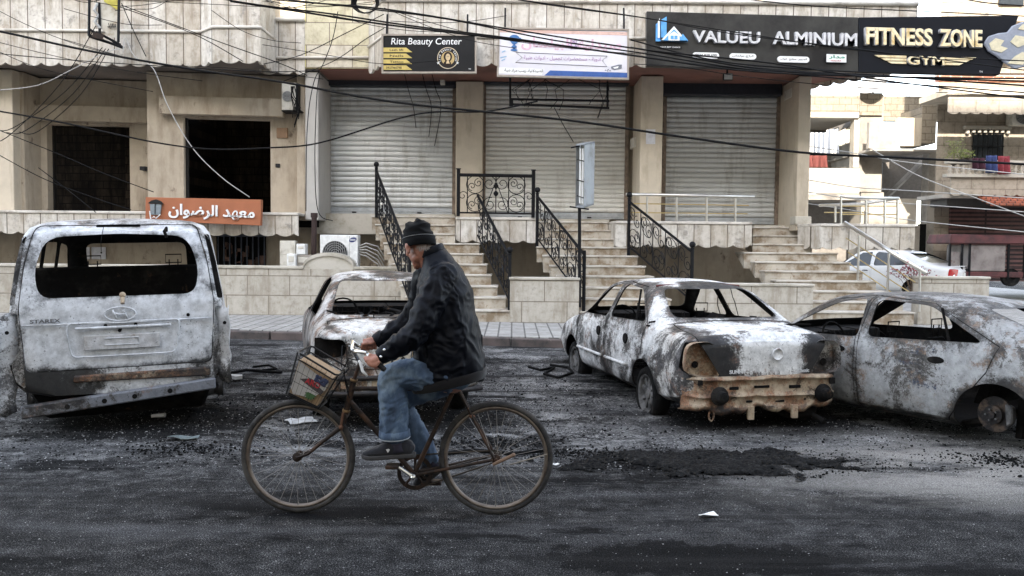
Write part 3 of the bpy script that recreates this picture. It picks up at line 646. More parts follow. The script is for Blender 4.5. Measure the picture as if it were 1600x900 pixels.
# ================================================================ landing rail etc. come later
# ================================================================ burnt cars
def burnt(name, ash, scorch, soot, rust, lo=.50, k1=1.6, rustamt=.60, blue=None, sootamt=.56, bump=.35):
    """bare steel turned white by the fire, with peeled islands of scorched paint, soot and rust; 'burn' (a point attribute) adds soot where fire marks lie"""
    k = NT(name); at = k.n('ShaderNodeAttribute', attribute_name='burn'); bu = at.outputs['Fac']
    f = k.noise(13, 8, .7); col = k.ramp(f, [(.32, tuple(v * .62 for v in ash)), (.55, ash), (.75, tuple(min(1, v * 1.2) for v in ash))])
    g2 = k.noise(k1 * 5.5, 10, .75); col = k.mix(k.math('MULTIPLY', k.step(g2, .50, .62), .38), col, tuple(v * .45 for v in ash))
    cl = k.noise(k1 * 1.1, 6, .6); col = k.mix(k.math('MULTIPLY', k.step(cl, .48, .64), .4), col, tuple(v * c for v, c in zip(ash, (.55, .48, .40))))
    pep = k.math('MULTIPLY', k.math('SUBTRACT', k.noise(55, 8, .85), .5), .42)
    d = k.noise(k1, 12, .74, dist=.8); e = k.math('ADD', d, k.math('ADD', k.math('MULTIPLY', bu, .16), pep))
    if blue:
        d3 = k.noise(k1 * 2.0, 11, .72); at2 = k.n('ShaderNodeAttribute', attribute_name='patch'); m3 = k.step(k.math('ADD', d3, k.math('ADD', k.math('MULTIPLY', at2.outputs['Fac'], .22), k.math('MULTIPLY', pep, .5))), .66, .69)
        col = k.mix(m3, col, k.ramp(k.noise(5.5, 9, .75), [(.40, blue[0]), (.5, blue[1]), (.60, blue[2])]))
    sc_ = k.noise(11, 11, .8); sch = k.ramp(sc_, [(.40, tuple(v * .08 for v in scorch)), (.52, tuple(v * .38 for v in scorch)), (.64, tuple(v * 1.7 for v in scorch))])
    col = k.mix(k.step(e, lo + .08, lo + .10), col, sch)
    rim = k.math('MULTIPLY', k.step(e, lo + .03, lo + .07), k.step(e, lo + .13, lo + .10)); col = k.mix(k.math('MULTIPLY', rim, .75), col, (.035, .028, .022))
    sp = k.noise(38, 6, .8); col = k.mix(k.step(k.math('ADD', sp, k.math('MULTIPLY', k.noise(2.3, 5), .24)), .735, .76), col, soot)
    r = k.noise(5.5, 12, .8); rr_ = k.math('ADD', r, k.math('ADD', k.math('MULTIPLY', k.noise(1.2, 3), .1), k.math('MULTIPLY', bu, .06)))
    col = k.mix(k.math('MULTIPLY', k.step(rr_, rustamt + .02, rustamt + .12), .85), col, k.ramp(k.noise(60, 6, .8), [(.4, tuple(v * .35 for v in rust)), (.6, tuple(v * 1.7 for v in rust))]))
    s2 = k.noise(2.6, 12, .78); col = k.mix(k.math('MULTIPLY', k.step(k.math('ADD', s2, k.math('ADD', k.math('MULTIPLY', bu, .30), k.math('MULTIPLY', pep, .4))), sootamt + .06, sootamt + .24), .96), col, soot)
    k.bump(k.math('ADD', k.math('MULTIPLY', e, 2.0), k.math('MULTIPLY', f, .5)), bump, .012)
    return k.done(col, k.ramp(f, [(.3, (.45, .45, .45)), (.7, (.85, .85, .85))]), .0)
BODY_W = burnt('burnt_white_steel', (.70, .70, .69), (.14, .135, .14), (.008, .0075, .0075), (.17, .075, .035), .505, 1.5, .60, None, .55)
BODY_V = burnt('burnt_van_steel', (.57, .58, .595), (.20, .20, .21), (.012, .012, .012), (.20, .13, .08), .585, 1.2, .63, None, .60)
BODY_G = burnt('burnt_grey_steel', (.34, .345, .345), (.13, .125, .115), (.014, .013, .012), (.14, .085, .05), .485, 1.8, .575, ((.10, .06, .045), (.022, .042, .085), (.08, .08, .085)), .56)
BODY_R = burnt('burnt_flaking_steel', (.64, .63, .61), (.11, .095, .085), (.010, .009, .009), (.18, .08, .035), .515, 2.6, .55, None, .53)
RAW = burnt('rusted_bare_metal', (.42, .335, .235), (.20, .125, .07), (.012, .010, .009), (.19, .085, .04), .545, 3.4, .50, None, .53)
SOOT = grunge('soot_coated', (.0075, .007, .0068), (.03, .027, .024), 3, .52, .72, .95, .4, .5, (.07, .04, .022))
RIM = grunge('burnt_alloy', (.16, .155, .15), (.03, .03, .03), 6, .42, .6, .7, .2, .3, (.3, .29, .28))
TYRE = grunge('charred_rubber', (.007, .007, .007), (.03, .029, .027), 8, .5, .7, .95, .3, .6)
BODY_T = burnt('burnt_tailgate_steel', (.60, .615, .64), (.20, .20, .21), (.012, .012, .012), (.22, .17, .12), .70, 1.4, .65, None, .60, .2)
def pchip(keys, x):
    n = len(keys)
    if x <= keys[0][0]: return keys[0][1]
    if x >= keys[-1][0]: return keys[-1][1]
    d = [(keys[i + 1][1] - keys[i][1]) / (keys[i + 1][0] - keys[i][0]) for i in range(n - 1)]
    def sl(i):
        if i == 0: return d[0]
        if i == n - 1: return d[-1]
        return 0 if d[i - 1] * d[i] <= 0 else 2 * d[i - 1] * d[i] / (d[i - 1] + d[i])
    for i in range(n - 1):
        if x <= keys[i + 1][0]:
            h = keys[i + 1][0] - keys[i][0]; t = (x - keys[i][0]) / h; a, b = keys[i][1], keys[i + 1][1]; m0, m1 = sl(i) * h, sl(i + 1) * h
            return a * (2 * t ** 3 - 3 * t * t + 1) + m0 * (t ** 3 - 2 * t * t + t) + b * (3 * t * t - 2 * t ** 3) + m1 * (t ** 3 - t * t)
def shell(C, L, nx=64, rr=.14, rf=.25, mats=None, dent=.006, seed=0, thick=.016, endw=.0):
    """closed car body lofted along its length from its feature lines, hollowed to a sheet-metal shell"""
    xs = sorted(set([0, .015, .04, .08, .13] + [L * i / nx for i in range(1, nx)] + [L - .13, L - .06, L - .02, L]))
    xs = [x for i, x in enumerate(xs) if i == 0 or x - xs[i - 1] > .008]
    rings = []
    for x in xs:
        g = {k: pchip(v, x) for k, v in C.items()}
        P0 = [(0, g['zb']), (g['yl'], g['zl']), (g['yw'], g['zw']), (g['ys'], g['zs']), (g['yg'], g['zg'])]
        pl = []
        for (a, b), n in zip(zip(P0, P0[1:]), (3, 4, 4, 7)):
            for i in range(n): t = i / n; pl.append([a[0] + (b[0] - a[0]) * t, a[1] + (b[1] - a[1]) * t])
        for i in range(7):
            y = g['yg'] * (1 - i / 6); pl.append([y, g['zg'] + (g['zt'] - g['zg']) * (1 - (y / max(g['yg'], 1e-3)) ** 2)])
        for _ in range(2):
            q = [p[:] for p in pl]
            for i in range(3, len(pl) - 1):
                for c in (0, 1): pl[i][c] = q[i][c] * .5 + (q[i - 1][c] + q[i + 1][c]) * .25
        e = 1.0
        for dd, r in ((x, rr), (L - x, rf)):
            if dd < r: e = min(e, 1 - (r - math.sqrt(max(0, r * r - (r - dd) ** 2))) / g['yw'])
        for p in pl: p[0] *= e
        rings.append((x, pl))
    n = len(rings[0][1]); vs = []; 
    def dn(x, y, z): v = mnoise.noise_vector(Vector((x * 1.7 + seed, y * 1.7, z * 1.7))) * dent + mnoise.noise_vector(Vector((x * 5 + seed, y * 5, z * 5))) * dent * .4; return v
    m = 2 * n - 2
    for x, pl in rings:
        full = [(y, z) for y, z in pl] + [(-y, z) for y, z in pl[-2:0:-1]]
        for y, z in full: vs.append(Vector((x, y, z)) + dn(x, y, z))
    fs = [(i * m + k, i * m + (k + 1) % m, (i + 1) * m + (k + 1) % m, (i + 1) * m + k) for i in range(len(rings) - 1) for k in range(m)]
    for end, bul in ((0, -.03), (len(rings) - 1, .05)):      # ends closed by a gently bowed grid
        nc = 12; grid = {}
        for j in range(1, n - 1):
            a, b = vs[end * m + j], vs[end * m + m - j]
            for c in range(1, nc):
                t = c / nc; p = a.lerp(b, t); p.x += bul * (1 - (2 * t - 1) ** 2) * math.sin(math.pi * min(1, j / (n - 2))) ** .5; p += dn(p.x, p.y, p.z) - dn(a.x, a.y, a.z) * 0; grid[j, c] = len(vs); vs.append(p)
        def gid(j, c):
            if j == 0: return end * m
            if j == n - 1: return end * m + n - 1
            return end * m + j if c == 0 else end * m + m - j if c == nc else grid[j, c]
        for j in range(n - 1):
            for c in range(nc):
                q = [gid(j, c), gid(j, c + 1), gid(j + 1, c + 1), gid(j + 1, c)]; u = []
                for w in q:
                    if w not in u: u.append(w)
                if len(u) > 2: fs.append(u)
    b = MB(); b.add(vs, fs); o = b.build('body', mats, None, smooth=True, local=True)
    md = o.modifiers.new('s', 'SOLIDIFY'); md.thickness = thick; md.offset = -1; md.material_offset = 1; md.material_offset_rim = 1
    return bake(o)
def boolean(o, b, op='DIFFERENCE', self_=False):
    """cut (or keep) the part inside b; a cut that came out broken is tried again a hair to the side"""
    src = o.data; keep = src.copy(); n0 = len(src.polygons); dz = lambda me, k: (max(v.co[k] for v in me.vertices) - min(v.co[k] for v in me.vertices)) if len(me.vertices) else 0
    e0 = [dz(src, k) for k in range(3)]; cb = [max(v[k] for v in b.v) - min(v[k] for v in b.v) for k in range(3)]
    for tr in range(6):
        c = MB(); c.add([v + Vector((.0007, .0009, .0011)) * tr * (1 if tr % 2 else -1) for v in b.v], b.f); c = c.build('cutter', [SOOT], None, local=True); c.data.materials.clear()
        for mt in o.data.materials: c.data.materials.append(mt)
        c.data.polygons.foreach_set('material_index', [min(1, len(o.data.materials) - 1)] * len(c.data.polygons))
        md = o.modifiers.new('b', 'BOOLEAN'); md.operation = op; md.object = c; md.solver = 'EXACT'; md.use_self = self_
        bake(o); me = c.data; bpy.data.objects.remove(c); bpy.data.meshes.remove(me); r = o.data
        if op == 'INTERSECT': ok = len(r.polygons) > 30 and sum(dz(r, k) > .55 * min(cb[k], e0[k]) for k in range(3)) >= 2 and all(dz(r, k) <= cb[k] + .02 for k in range(3))
        else: ok = len(r.polygons) > .35 * n0 and dz(r, 0) > .93 * e0[0] and dz(r, 2) > .85 * e0[2]
        if ok: break
        print('cut tried again', o.name, op, tr); o.data = keep.copy()
    bpy.data.meshes.remove(keep); return o
def dupl(o, name):
    c = o.copy(); c.data = o.data.copy(); c.name = name; c.data.name = name; COL.objects.link(c); return c
def side(poly, y0, y1): b = MB(); b.prism([(x, y0, z) for x, z in poly], (0, y1 - y0, 0)); return b
def face(poly, x0, x1): b = MB(); b.prism([(x0, y, z) for y, z in poly], (x1 - x0, 0, 0)); return b
def rounded(poly, r=.05, n=4):
    out = []; m = len(poly)
    for i in range(m):
        p, a, b = Vector(poly[i]), Vector(poly[i - 1]), Vector(poly[(i + 1) % m]); rr = min(r, (a - p).length * .45, (b - p).length * .45)
        s, e = p + (a - p).normalized() * rr, p + (b - p).normalized() * rr
        for k in range(n + 1): t = k / n; q = s * (1 - t) ** 2 + p * 2 * t * (1 - t) + e * t * t; out.append((q.x, q.y))
    return out
def grow(poly, d):
    m = len(poly); cx = sum(p[0] for p in poly) / m; cy = sum(p[1] for p in poly) / m
    return [(x + d * (1 if x > cx else -1), z + d * (1 if z > cy else -1)) for x, z in poly]
def panel(body, cut, cutbig, name, root):
    o = dupl(body, name); boolean(o, cut, 'INTERSECT'); boolean(body, cutbig); o.parent = root; return o
def attr(o, name, fn):
    a = o.data.attributes.get(name) or o.data.attributes.new(name, 'FLOAT', 'POINT')
    for i, v in enumerate(o.data.vertices): a.data[i].value = fn(v.co)
from mathutils.kdtree import KDTree
def edges_clean(o, reach=.075):
    # soot licked out of every opening: burn marks spread from the torn edges
    me = o.data; a = me.attributes.get('burn')
    if a and len(me.materials) > 1:
        pv = set(); sv = set()
        for p in me.polygons: (sv if p.material_index else pv).update(p.vertices)
        rim = list(pv & sv)
        if rim:
            kd = KDTree(len(rim))
            for i, v in enumerate(rim): kd.insert(me.vertices[v].co, i)
            kd.balance()
            for i, v in enumerate(me.vertices):
                d = kd.find(v.co)[2]; a.data[i].value = max(a.data[i].value, 1.05 * math.exp(-d / reach) * (.55 + .9 * abs(mnoise.noise(v.co * 5))))
    edges_flat(o)
def edges_flat(o):
    o.data.polygons.foreach_set('use_smooth', [True] * len(o.data.polygons))
    md = o.modifiers.new('e', 'EDGE_SPLIT'); md.split_angle = R(38)
def wheel(root, x, y, z, r=.29, tyre=True, spokes=5, w=.16, side_=1, yaw=0, label=None):
    """wheel rim with spokes and what is left of the tyre; axis along y, outer face at y"""
    u = MB(); ax = (0, side_, 0); o_ = (x, y - side_ * w, z)
    u.lathe([(r * .70, 0), (r * .68, .02), (r * .58, w * .5), (r * .66, w * .95), (r * .72, w), (r * .72, w + .004), (r * .64, w - .01), (r * .55, w * .5), (r * .62, .02), (r * .70, 0)], o_, ax, 32, False)
    u.lathe([(.045, w * .6), (.065, w * .75), (.06, w * .9), (.0, w * .92)], o_, ax, 16)
    for i in range(spokes):
        a = 2 * math.pi * i / spokes + .3; c, s = math.cos(a), math.sin(a); yy = y - side_ * w * .18; tx, tz = -s, c
        p = lambda rr, hw, d: (x + c * rr + tx * hw, yy - side_ * d, z + s * rr + tz * hw)
        u.hexa([p(.04, -.03, .03), p(.04, .03, .03), p(r * .69, .025, .02), p(r * .69, -.025, .02), p(.04, -.026, 0), p(.04, .026, 0), p(r * .69, .02, 0), p(r * .69, -.02, 0)])
    wo = u.build('wheel', RIM, root, .003, local=True)
    d = MB(); d.lathe([(r * .48, w * .2), (r * .48, w * .32), (.0, w * .33)], o_, ax, 24); d.build('brake_disc', plain('rusty_disc', (.11, .07, .05), .6, .6), wo, local=True)
    if tyre:
        t = MB(); t.lathe([(r * .71, .0), (r * .93, .0), (r, .035), (r * 1.0, w - .035), (r * .93, w), (r * .71, w), (r * .69, w * .5), (r * .71, 0)], o_, ax, 40, False)
        for v in t.v: v += mnoise.noise_vector(v * 9) * .012
        t.build('tyre', TYRE, wo, smooth=True, local=True)
    if label: wo['label'] = label
    return wo
def seat(root, x, y, z=.32, h=.62, head=True):
    """what is left of a seat: bent tube frame and springs"""
    b = MB(); w = .22; r = .012
    b.tube([(x, y - w, z), (x - .14, y - w, z + h * .9), (x - .15, y - w * .6, z + h), (x - .15, y + w * .6, z + h), (x - .14, y + w, z + h * .9), (x, y + w, z)], r, 6)
    b.tube([(x, y - w, z), (x + .42, y - w, z + .05), (x + .45, y, z + .05), (x + .42, y + w, z + .05), (x, y + w, z)], r, 6)
    for i in range(7):
        t = (i + 1) / 8; b.tube([(x - .14 * t, y - w + .02 * math.sin(i), z + h * .9 * t), (x - .14 * t + .02, y, z + h * .9 * t + .015), (x - .14 * t, y + w, z + h * .9 * t)], .004, 4)
    for i in range(5): t = (i + .5) / 5; b.tube([(x + .42 * t, y - w, z + .04), (x + .42 * t, y + w, z + .04)], .004, 4)
    if head:
        for s in (-.05, .05): b.tube([(x - .15, y + s, z + h), (x - .16, y + s, z + h + .14)], .007, 5)
        b.tube([(x - .16, y - .09, z + h + .10), (x - .165, y - .09, z + h + .2), (x - .165, y + .09, z + h + .2), (x - .16, y + .09, z + h + .10), (x - .16, y - .09, z + h + .10)], .008, 5)
    return b.build('seat_frame', SOOT, root, local=True)
def dash(root, x, w, z, ys=.36):
    b = MB(); n = 16
    for (a, c) in ((-w, -w * .35), (-w * .33, w * .3), (w * .33, w)): b.hexa([(x - .02, a, z - .28), (x + .25, a, z - .28), (x + .25, c, z - .28), (x - .02, c, z - .28), (x, a, z - .03), (x + .28, a, z), (x + .28, c, z), (x, c, z - .02)])
    for i in range(n):
        q = random.uniform(-w, w); b.tube([(x, q, z - .02), (x - .05 - random.random() * .08, q + random.gauss(0, .06), z - .1 - random.random() * .1), (x - .02, q + random.gauss(0, .1), z - .25)], .006, 4)
    o = b.build('dashboard', SOOT, root, local=True)
    t = MB(); c = Vector((x - .16, ys, z - .08)); a = Vector((0, 1, 0)); u = Vector((.35, 0, .93)); t.tube([c + a * .18 * math.cos(i * math.pi / 10) + u * .18 * math.sin(i * math.pi / 10) for i in range(21)], .011, 6)
    t.tube([c - a * .17, c, c + a * .17], .008, 5); t.tube([c, c + Vector((.22, 0, -.08))], .02, 6); t.build('steering_wheel', SOOT, root, local=True)
    return o
def junk(root, name, x0, x1, w, z, n, mat, seed=1):
    rnd = random.Random(seed); b = MB()
    for _ in range(n):
        p = Vector((rnd.uniform(x0, x1), rnd.uniform(-w, w), z + rnd.random() * .05)); q = p + Vector((rnd.gauss(0, .12), rnd.gauss(0, .14), rnd.random() * .10))
        if rnd.random() < .5: b.tube([p, (p + q) / 2 + Vector((0, 0, rnd.random() * .06)), q], rnd.uniform(.005, .014), 5)
        else: e = Vector((rnd.gauss(0, .06), rnd.gauss(0, .06), rnd.gauss(0, .02))); b.hexa([p, p + e, q + e, q, p + Vector((0, 0, .012)), p + e + Vector((0, 0, .012)), q + e + Vector((0, 0, .012)), q + Vector((0, 0, .012))])
    return b.build(name, mat, root, local=True)
def place(root, px, py_ground_Y, yaw, dz=0, xoff=0): pass
def car_root(label, hx, hy, yaw, dz, pitch=0, roll=0):
    r = empty('burnt_car', (hx, hy, gz(hy + 1.5) + dz), label, 'car', 'burnt out cars'); r.rotation_euler = (roll, pitch, yaw); return r
# feature lines of a four door saloon, x from the rear bumper forward
def saloon_lines(L=4.47, W=.855, H=1.445, trunk=1.0, deck=.72):
    return dict(
        zb=[(0, .30), (.5, .22), (L - .5, .2), (L, .28)],
        yl=[(0, W - .10), (.25, W - .05), (L - .6, W - .05), (L, W - .22)], zl=[(0, .36), (.4, .25), (1.2, .22), (L - .8, .22), (L, .32)],
        yw=[(0, W - .05), (.3, W - .01), (1, W), (L - .9, W), (L - .2, W - .06), (L, W - .18)], zw=[(0, .60), (1, .62), (L - .9, .60), (L, .50)],
        ys=[(0, W - .12), (.25, W - .07), (1, W - .035), (L - 1.1, W - .035), (L - .25, W - .08), (L, W - .25)], zs=[(0, .86), (.3, trunk - .08), (.9, trunk - .05), (L - 1.15, .91), (L - .3, .73), (L, .58)],
        yg=[(0, W - .24), (.2, W - .18), (deck, W - .19), (1.55, W - .29), (L - 1.75, W - .29), (L - 1.1, W - .22), (L - .2, W - .24), (L, W - .36)],
        zg=[(0, .90), (.08, trunk - .04), (deck - .15, trunk + .015), (1.5, H - .075), (2.1, H - .045), (L - 1.75, H - .075), (L - 1.08, .965), (L - .3, .775), (L - .05, .66), (L, .60)],
        zt=[(0, .93), (.08, trunk - .005), (deck - .15, trunk + .045), (1.5, H - .03), (2.1, H), (L - 1.75, H - .035), (L - 1.05, 1.0), (L - .3, .80), (L - .05, .68), (L, .61)])
# ---------------------------------------------------------------- white saloon seen from behind
def saloon():
    L = 4.47
    root = car_root('burnt white saloon with its rear towards the road and bare beige tail panel', *SAL)
    body = shell(saloon_lines(), L, 64, mats=[BODY_W, SOOT], seed=3)
    fw = rounded([(2.30, .985), (3.22, .965), (2.66, 1.33), (2.34, 1.375)], .07); rw = rounded([(1.12, 1.02), (2.19, .99), (2.22, 1.375), (1.64, 1.335)], .09)
    for p in (fw, rw): boolean(body, side(p, .3, 1.2)); boolean(body, side(p, -1.2, -.3))
    boolean(body, face(rounded([(-.60, 1.085), (.60, 1.085), (.49, 1.355), (-.49, 1.355)], .08), .45, 1.9))
    boolean(body, face(rounded([(-.62, 1.03), (.62, 1.03), (.48, 1.355), (-.48, 1.355)], .08), 2.5, 3.7))
    for x in (1.02, 3.55):
        c = MB(); c.lathe([(.34, -1.2), (.34, 1.2)], (x, 0, .30), (0, 1, 0), 40); boolean(body, c)
    fd = [(2.26, .27), (3.30, .27), (3.34, .99), (2.70, 1.352), (2.30, 1.40)]; rd = [(1.42, .30), (2.22, .27), (2.26, 1.40), (1.62, 1.362), (1.05, 1.0), (1.08, .72)]
    for nm, p in (('front_door', fd), ('rear_door', rd)):
        d = panel(body, side(p, .35, 1.2), side(grow(p, .006), .34, 1.21), 'door', root); d['label'] = 'blistered %s of the burnt saloon' % nm.replace('_', ' ')
        attr(d, 'burn', lambda c: max(0, .75 - abs(c.z - .62) * 1.6) if 'front' in nm else .42); edges_clean(d)
        hx = 2.42 if nm == 'front_door' else 1.50
        h = MB(); h.lathe([(.0, .012), (.055, .012), (.06, 0), (.045, -.02), (0, -.03)], (hx + .03, .842, .80), (0, 1, 0), 16); h.build('handle_hole', SOOT, d, local=True)
        t = MB(); t.tube([(p[0][0] + .06, .858, .52), (p[1][0] - .06, .858, .52)], .018, 6); t.build('rub_strip', BODY_W, d, smooth=True, local=True)
    # boot lid: a V shaped panel of the tail wrapping onto the deck
    lid = [(-.66, .99), (-.66, .90), (-.44, .56), (.44, .56), (.66, .90), (.66, .99), (.64, 1.06), (-.64, 1.06)]
    lo_ = panel(body, face(lid, -.3, .66), face(grow(lid, .006), -.31, .67), 'boot_lid', root)
    attr(lo_, 'burn', lambda c: max(0, min(1.6, (abs(c.y + .04) - .26 + (.99 - c.z) * .25) * 4.2)) if c.x < .10 else .15); edges_clean(lo_)
    text('letters', 'SUNNY', .17, .035, plain('letter_grey', (.55, .55, .55)), lo_, (-.062, .40, .625), (0, -1, 0), (0, 0, 1), .008, .02)
    text('letters', 'Classic', .12, .035, plain('letter_grey', (.55, .55, .55)), lo_, (-.062, -.31, .625), (0, -1, 0), (0, 0, 1), .008, .01)
    e = MB(); e.lathe([(.055, 0), (.062, .006), (.05, .012), (.048, .004), (0, .004)], (-.055, -.10, .80), (-1, 0, 0), 24); e.build('emblem', BODY_W, lo_, smooth=True, local=True)
    # lamp openings
    for s in (1, -1):
        lp = rounded([(s * .53, .93), (s * .80, .91), (s * .83, .62), (s * .45, .57)], .10)
        pk = face(lp, -.2, .16); boolean(body, pk)
        q = MB(); n = len(lp); inner = [(y * .98 - s * .005, z * .98 + .015) for y, z in lp]
        q.loft([[(0.0, y, z) for y, z in lp], [(.11, y, z) for y, z in inner]], cap=False); q.add([(.11, y, z) for y, z in inner], [tuple(range(n))])
        o = q.build('tail_lamp_housing', RAW if s > 0 else BODY_W, root, smooth=False, local=True); attr(o, 'burn', lambda c: .35)
        o['label'] = 'empty scorched lamp housing'; u = MB(); u.lathe([(.03, 0), (.035, .01), (0, .012)], (.10, s * .68, .70), (-1, 0, 0), 12); u.build('bulb_hole', SOOT, o, local=True)
    # bare tail panel under the lid where the plastic bumper burnt away
    q = MB(); N = 40; rows = []
    prof = [(.02, .60), (-.015, .59), (-.030, .572), (-.030, .565), (-.008, .555), (-.004, .50), (-.006, .45), (-.010, .42), (-.026, .412), (-.026, .404), (-.006, .395), (.0, .33), (-.004, .30), (-.016, .292), (-.002, .25), (.05, .24)]
    for i in range(N + 1):
        y = -.80 + 1.6 * i / N; fall = max(0, abs(y) - .6) ** 2 * 4.0; row = []
        for x, z in prof:
            row.append(Vector((x - .032 + fall + .015 * math.sin(y * 17) * (z < .42), y, z + (.025 * math.sin(y * 9 + 1) + .035 * max(0, math.sin(y * 23))) * (z < .36))) + mnoise.noise_vector(Vector((y * 6, z * 6, 2))) * .012 + mnoise.noise_vector(Vector((y * 15, z * 15, 5))) * .006)
        rows.append(row)
    q.loft(rows, cap=False, closed=False); o = q.build('tail_panel', RAW, root, smooth=True, local=True); o.modifiers.new('s', 'SOLIDIFY').thickness = .012
    attr(o, 'burn', lambda c: (.55 if c.z < .31 else .0) + .7 * max(0, mnoise.noise(Vector((c.y * 3, c.z * 8, 1)))))
    for y, z, w_, h_ in ((.34, .47, .10, .03), (.05, .48, .16, .025), (-.30, .47, .12, .03), (.68, .52, .05, .05), (-.70, .50, .06, .06), (.18, .345, .07, .02), (-.14, .34, .10, .02), (.62, .34, .06, .03), (-.42, .35, .05, .025)):
        u = MB(); u.box(-.046, -.03, y - w_ / 2, y + w_ / 2, z, z + h_); u.build('panel_slot', SOOT, o, .004, local=True)
    for y in (.50, -.58):
        u = MB(); u.lathe([(.07, 0), (.09, .012), (.085, .03), (.055, .05), (.05, .11), (.03, .12), (0, .12)], (-.06, y, .42), (-1, 0, 0), 20); u.build('bumper_mount', SOOT, root, smooth=False, local=True)
    for y in (.16, -.30):
        u = MB(); u.hexa([(-.06, y - .03, .18), (-.02, y - .03, .18), (-.02, y + .03, .18), (-.06, y + .03, .18), (-.05, y - .035, .31), (-.01, y - .035, .31), (-.01, y + .035, .31), (-.05, y + .035, .31)]); u.build('bracket', RAW, root, .005, local=True)
    u = MB(); u.tube([(-.03, .56 + .026 * math.cos(t * .785), .235 + .055 * math.sin(t * .785)) for t in range(9)], .009, 6); u.build('tow_hook', RAW, root, local=True)
    u = MB(); u.ball((.22, -.46, .22), .17, 18, 10, (1.4, 1.15, .62)); u.build('silencer', SOOT, root, smooth=True, local=True)
    u = MB(); u.tube([(.02, -.52, .2), (-.06, -.56, .17), (-.12, -.57, .15)], .026, 10); u.build('exhaust_pipe', SOOT, root, local=True)
    # red weather strip along the rear edge of the roof, scuffed bumper return on the flank
    u = MB(); u.tube([(1.50 - .02 * (1 - (y / .5) ** 2), y, 1.378 + .02 * (1 - (y / .5) ** 2)) for y in [-.5 + i * .1 for i in range(11)]], .012, 6); u.build('window_seal', plain('scorched_red_seal', (.10, .02, .02), .8), root, local=True)
    attr(body, 'burn', lambda c: (1.0 if 1.28 < c.x < 1.62 and c.z > 1.35 and c.y < .25 else .40 if (abs(c.x - 1.02) < .46 and c.z < .74) or (abs(c.x - 3.55) < .45 and c.z < .72) else .8 if c.z < .33 else .7 if (c.z > .99 and c.z < 1.4 and .75 < abs(c.y) * 1.0 + 0 and c.x > 1.5) else .12))
    edges_clean(body); body.parent = root
    wheel(root, 1.02, .80, .27, .285, True, 9, .17, 1); wheel(root, 3.55, .80, .27, .285, True, 9, .17, 1)
    wheel(root, 1.02, -.80, .27, .285, True, 9, .17, -1); wheel(root, 3.55, -.80, .27, .285, True, 9, .17, -1)
    seat(root, 2.35, .36); seat(root, 2.35, -.36); dash(root, 3.05, .62, .98)
    b = MB(); b.box(.62, 1.12, -.56, .56, .93, .95); 
    for i in range(9): b.box(1.05, 1.10, -.5 + i * .12, -.44 + i * .12, .55, .95)
    b.build('parcel_shelf', SOOT, root, .004, local=True)
    junk(root, 'burnt_debris', .7, 1.1, .5, .95, 30, SOOT, 4); junk(root, 'burnt_debris', 1.4, 3.0, .6, .6, 60, SOOT, 17)
    u = MB(); u.tube([(2.1, -.52, 1.36), (2.12, -.55, 1.25), (2.08, -.53, 1.12), (2.1, -.58, 1.0)], .006, 5); u.tube([(1.7, -.5, 1.34), (1.55, -.45, 1.25), (1.4, -.4, 1.2), (1.35, -.42, 1.05)], .005, 5); u.build('hanging_wire', SOOT, root, local=True)
    u = MB(); u.tube([(1.64, .62, 1.335), (1.56, .70, 1.0)], .012, 6); u.build('quarter_bar', SOOT, root, local=True)
    return root
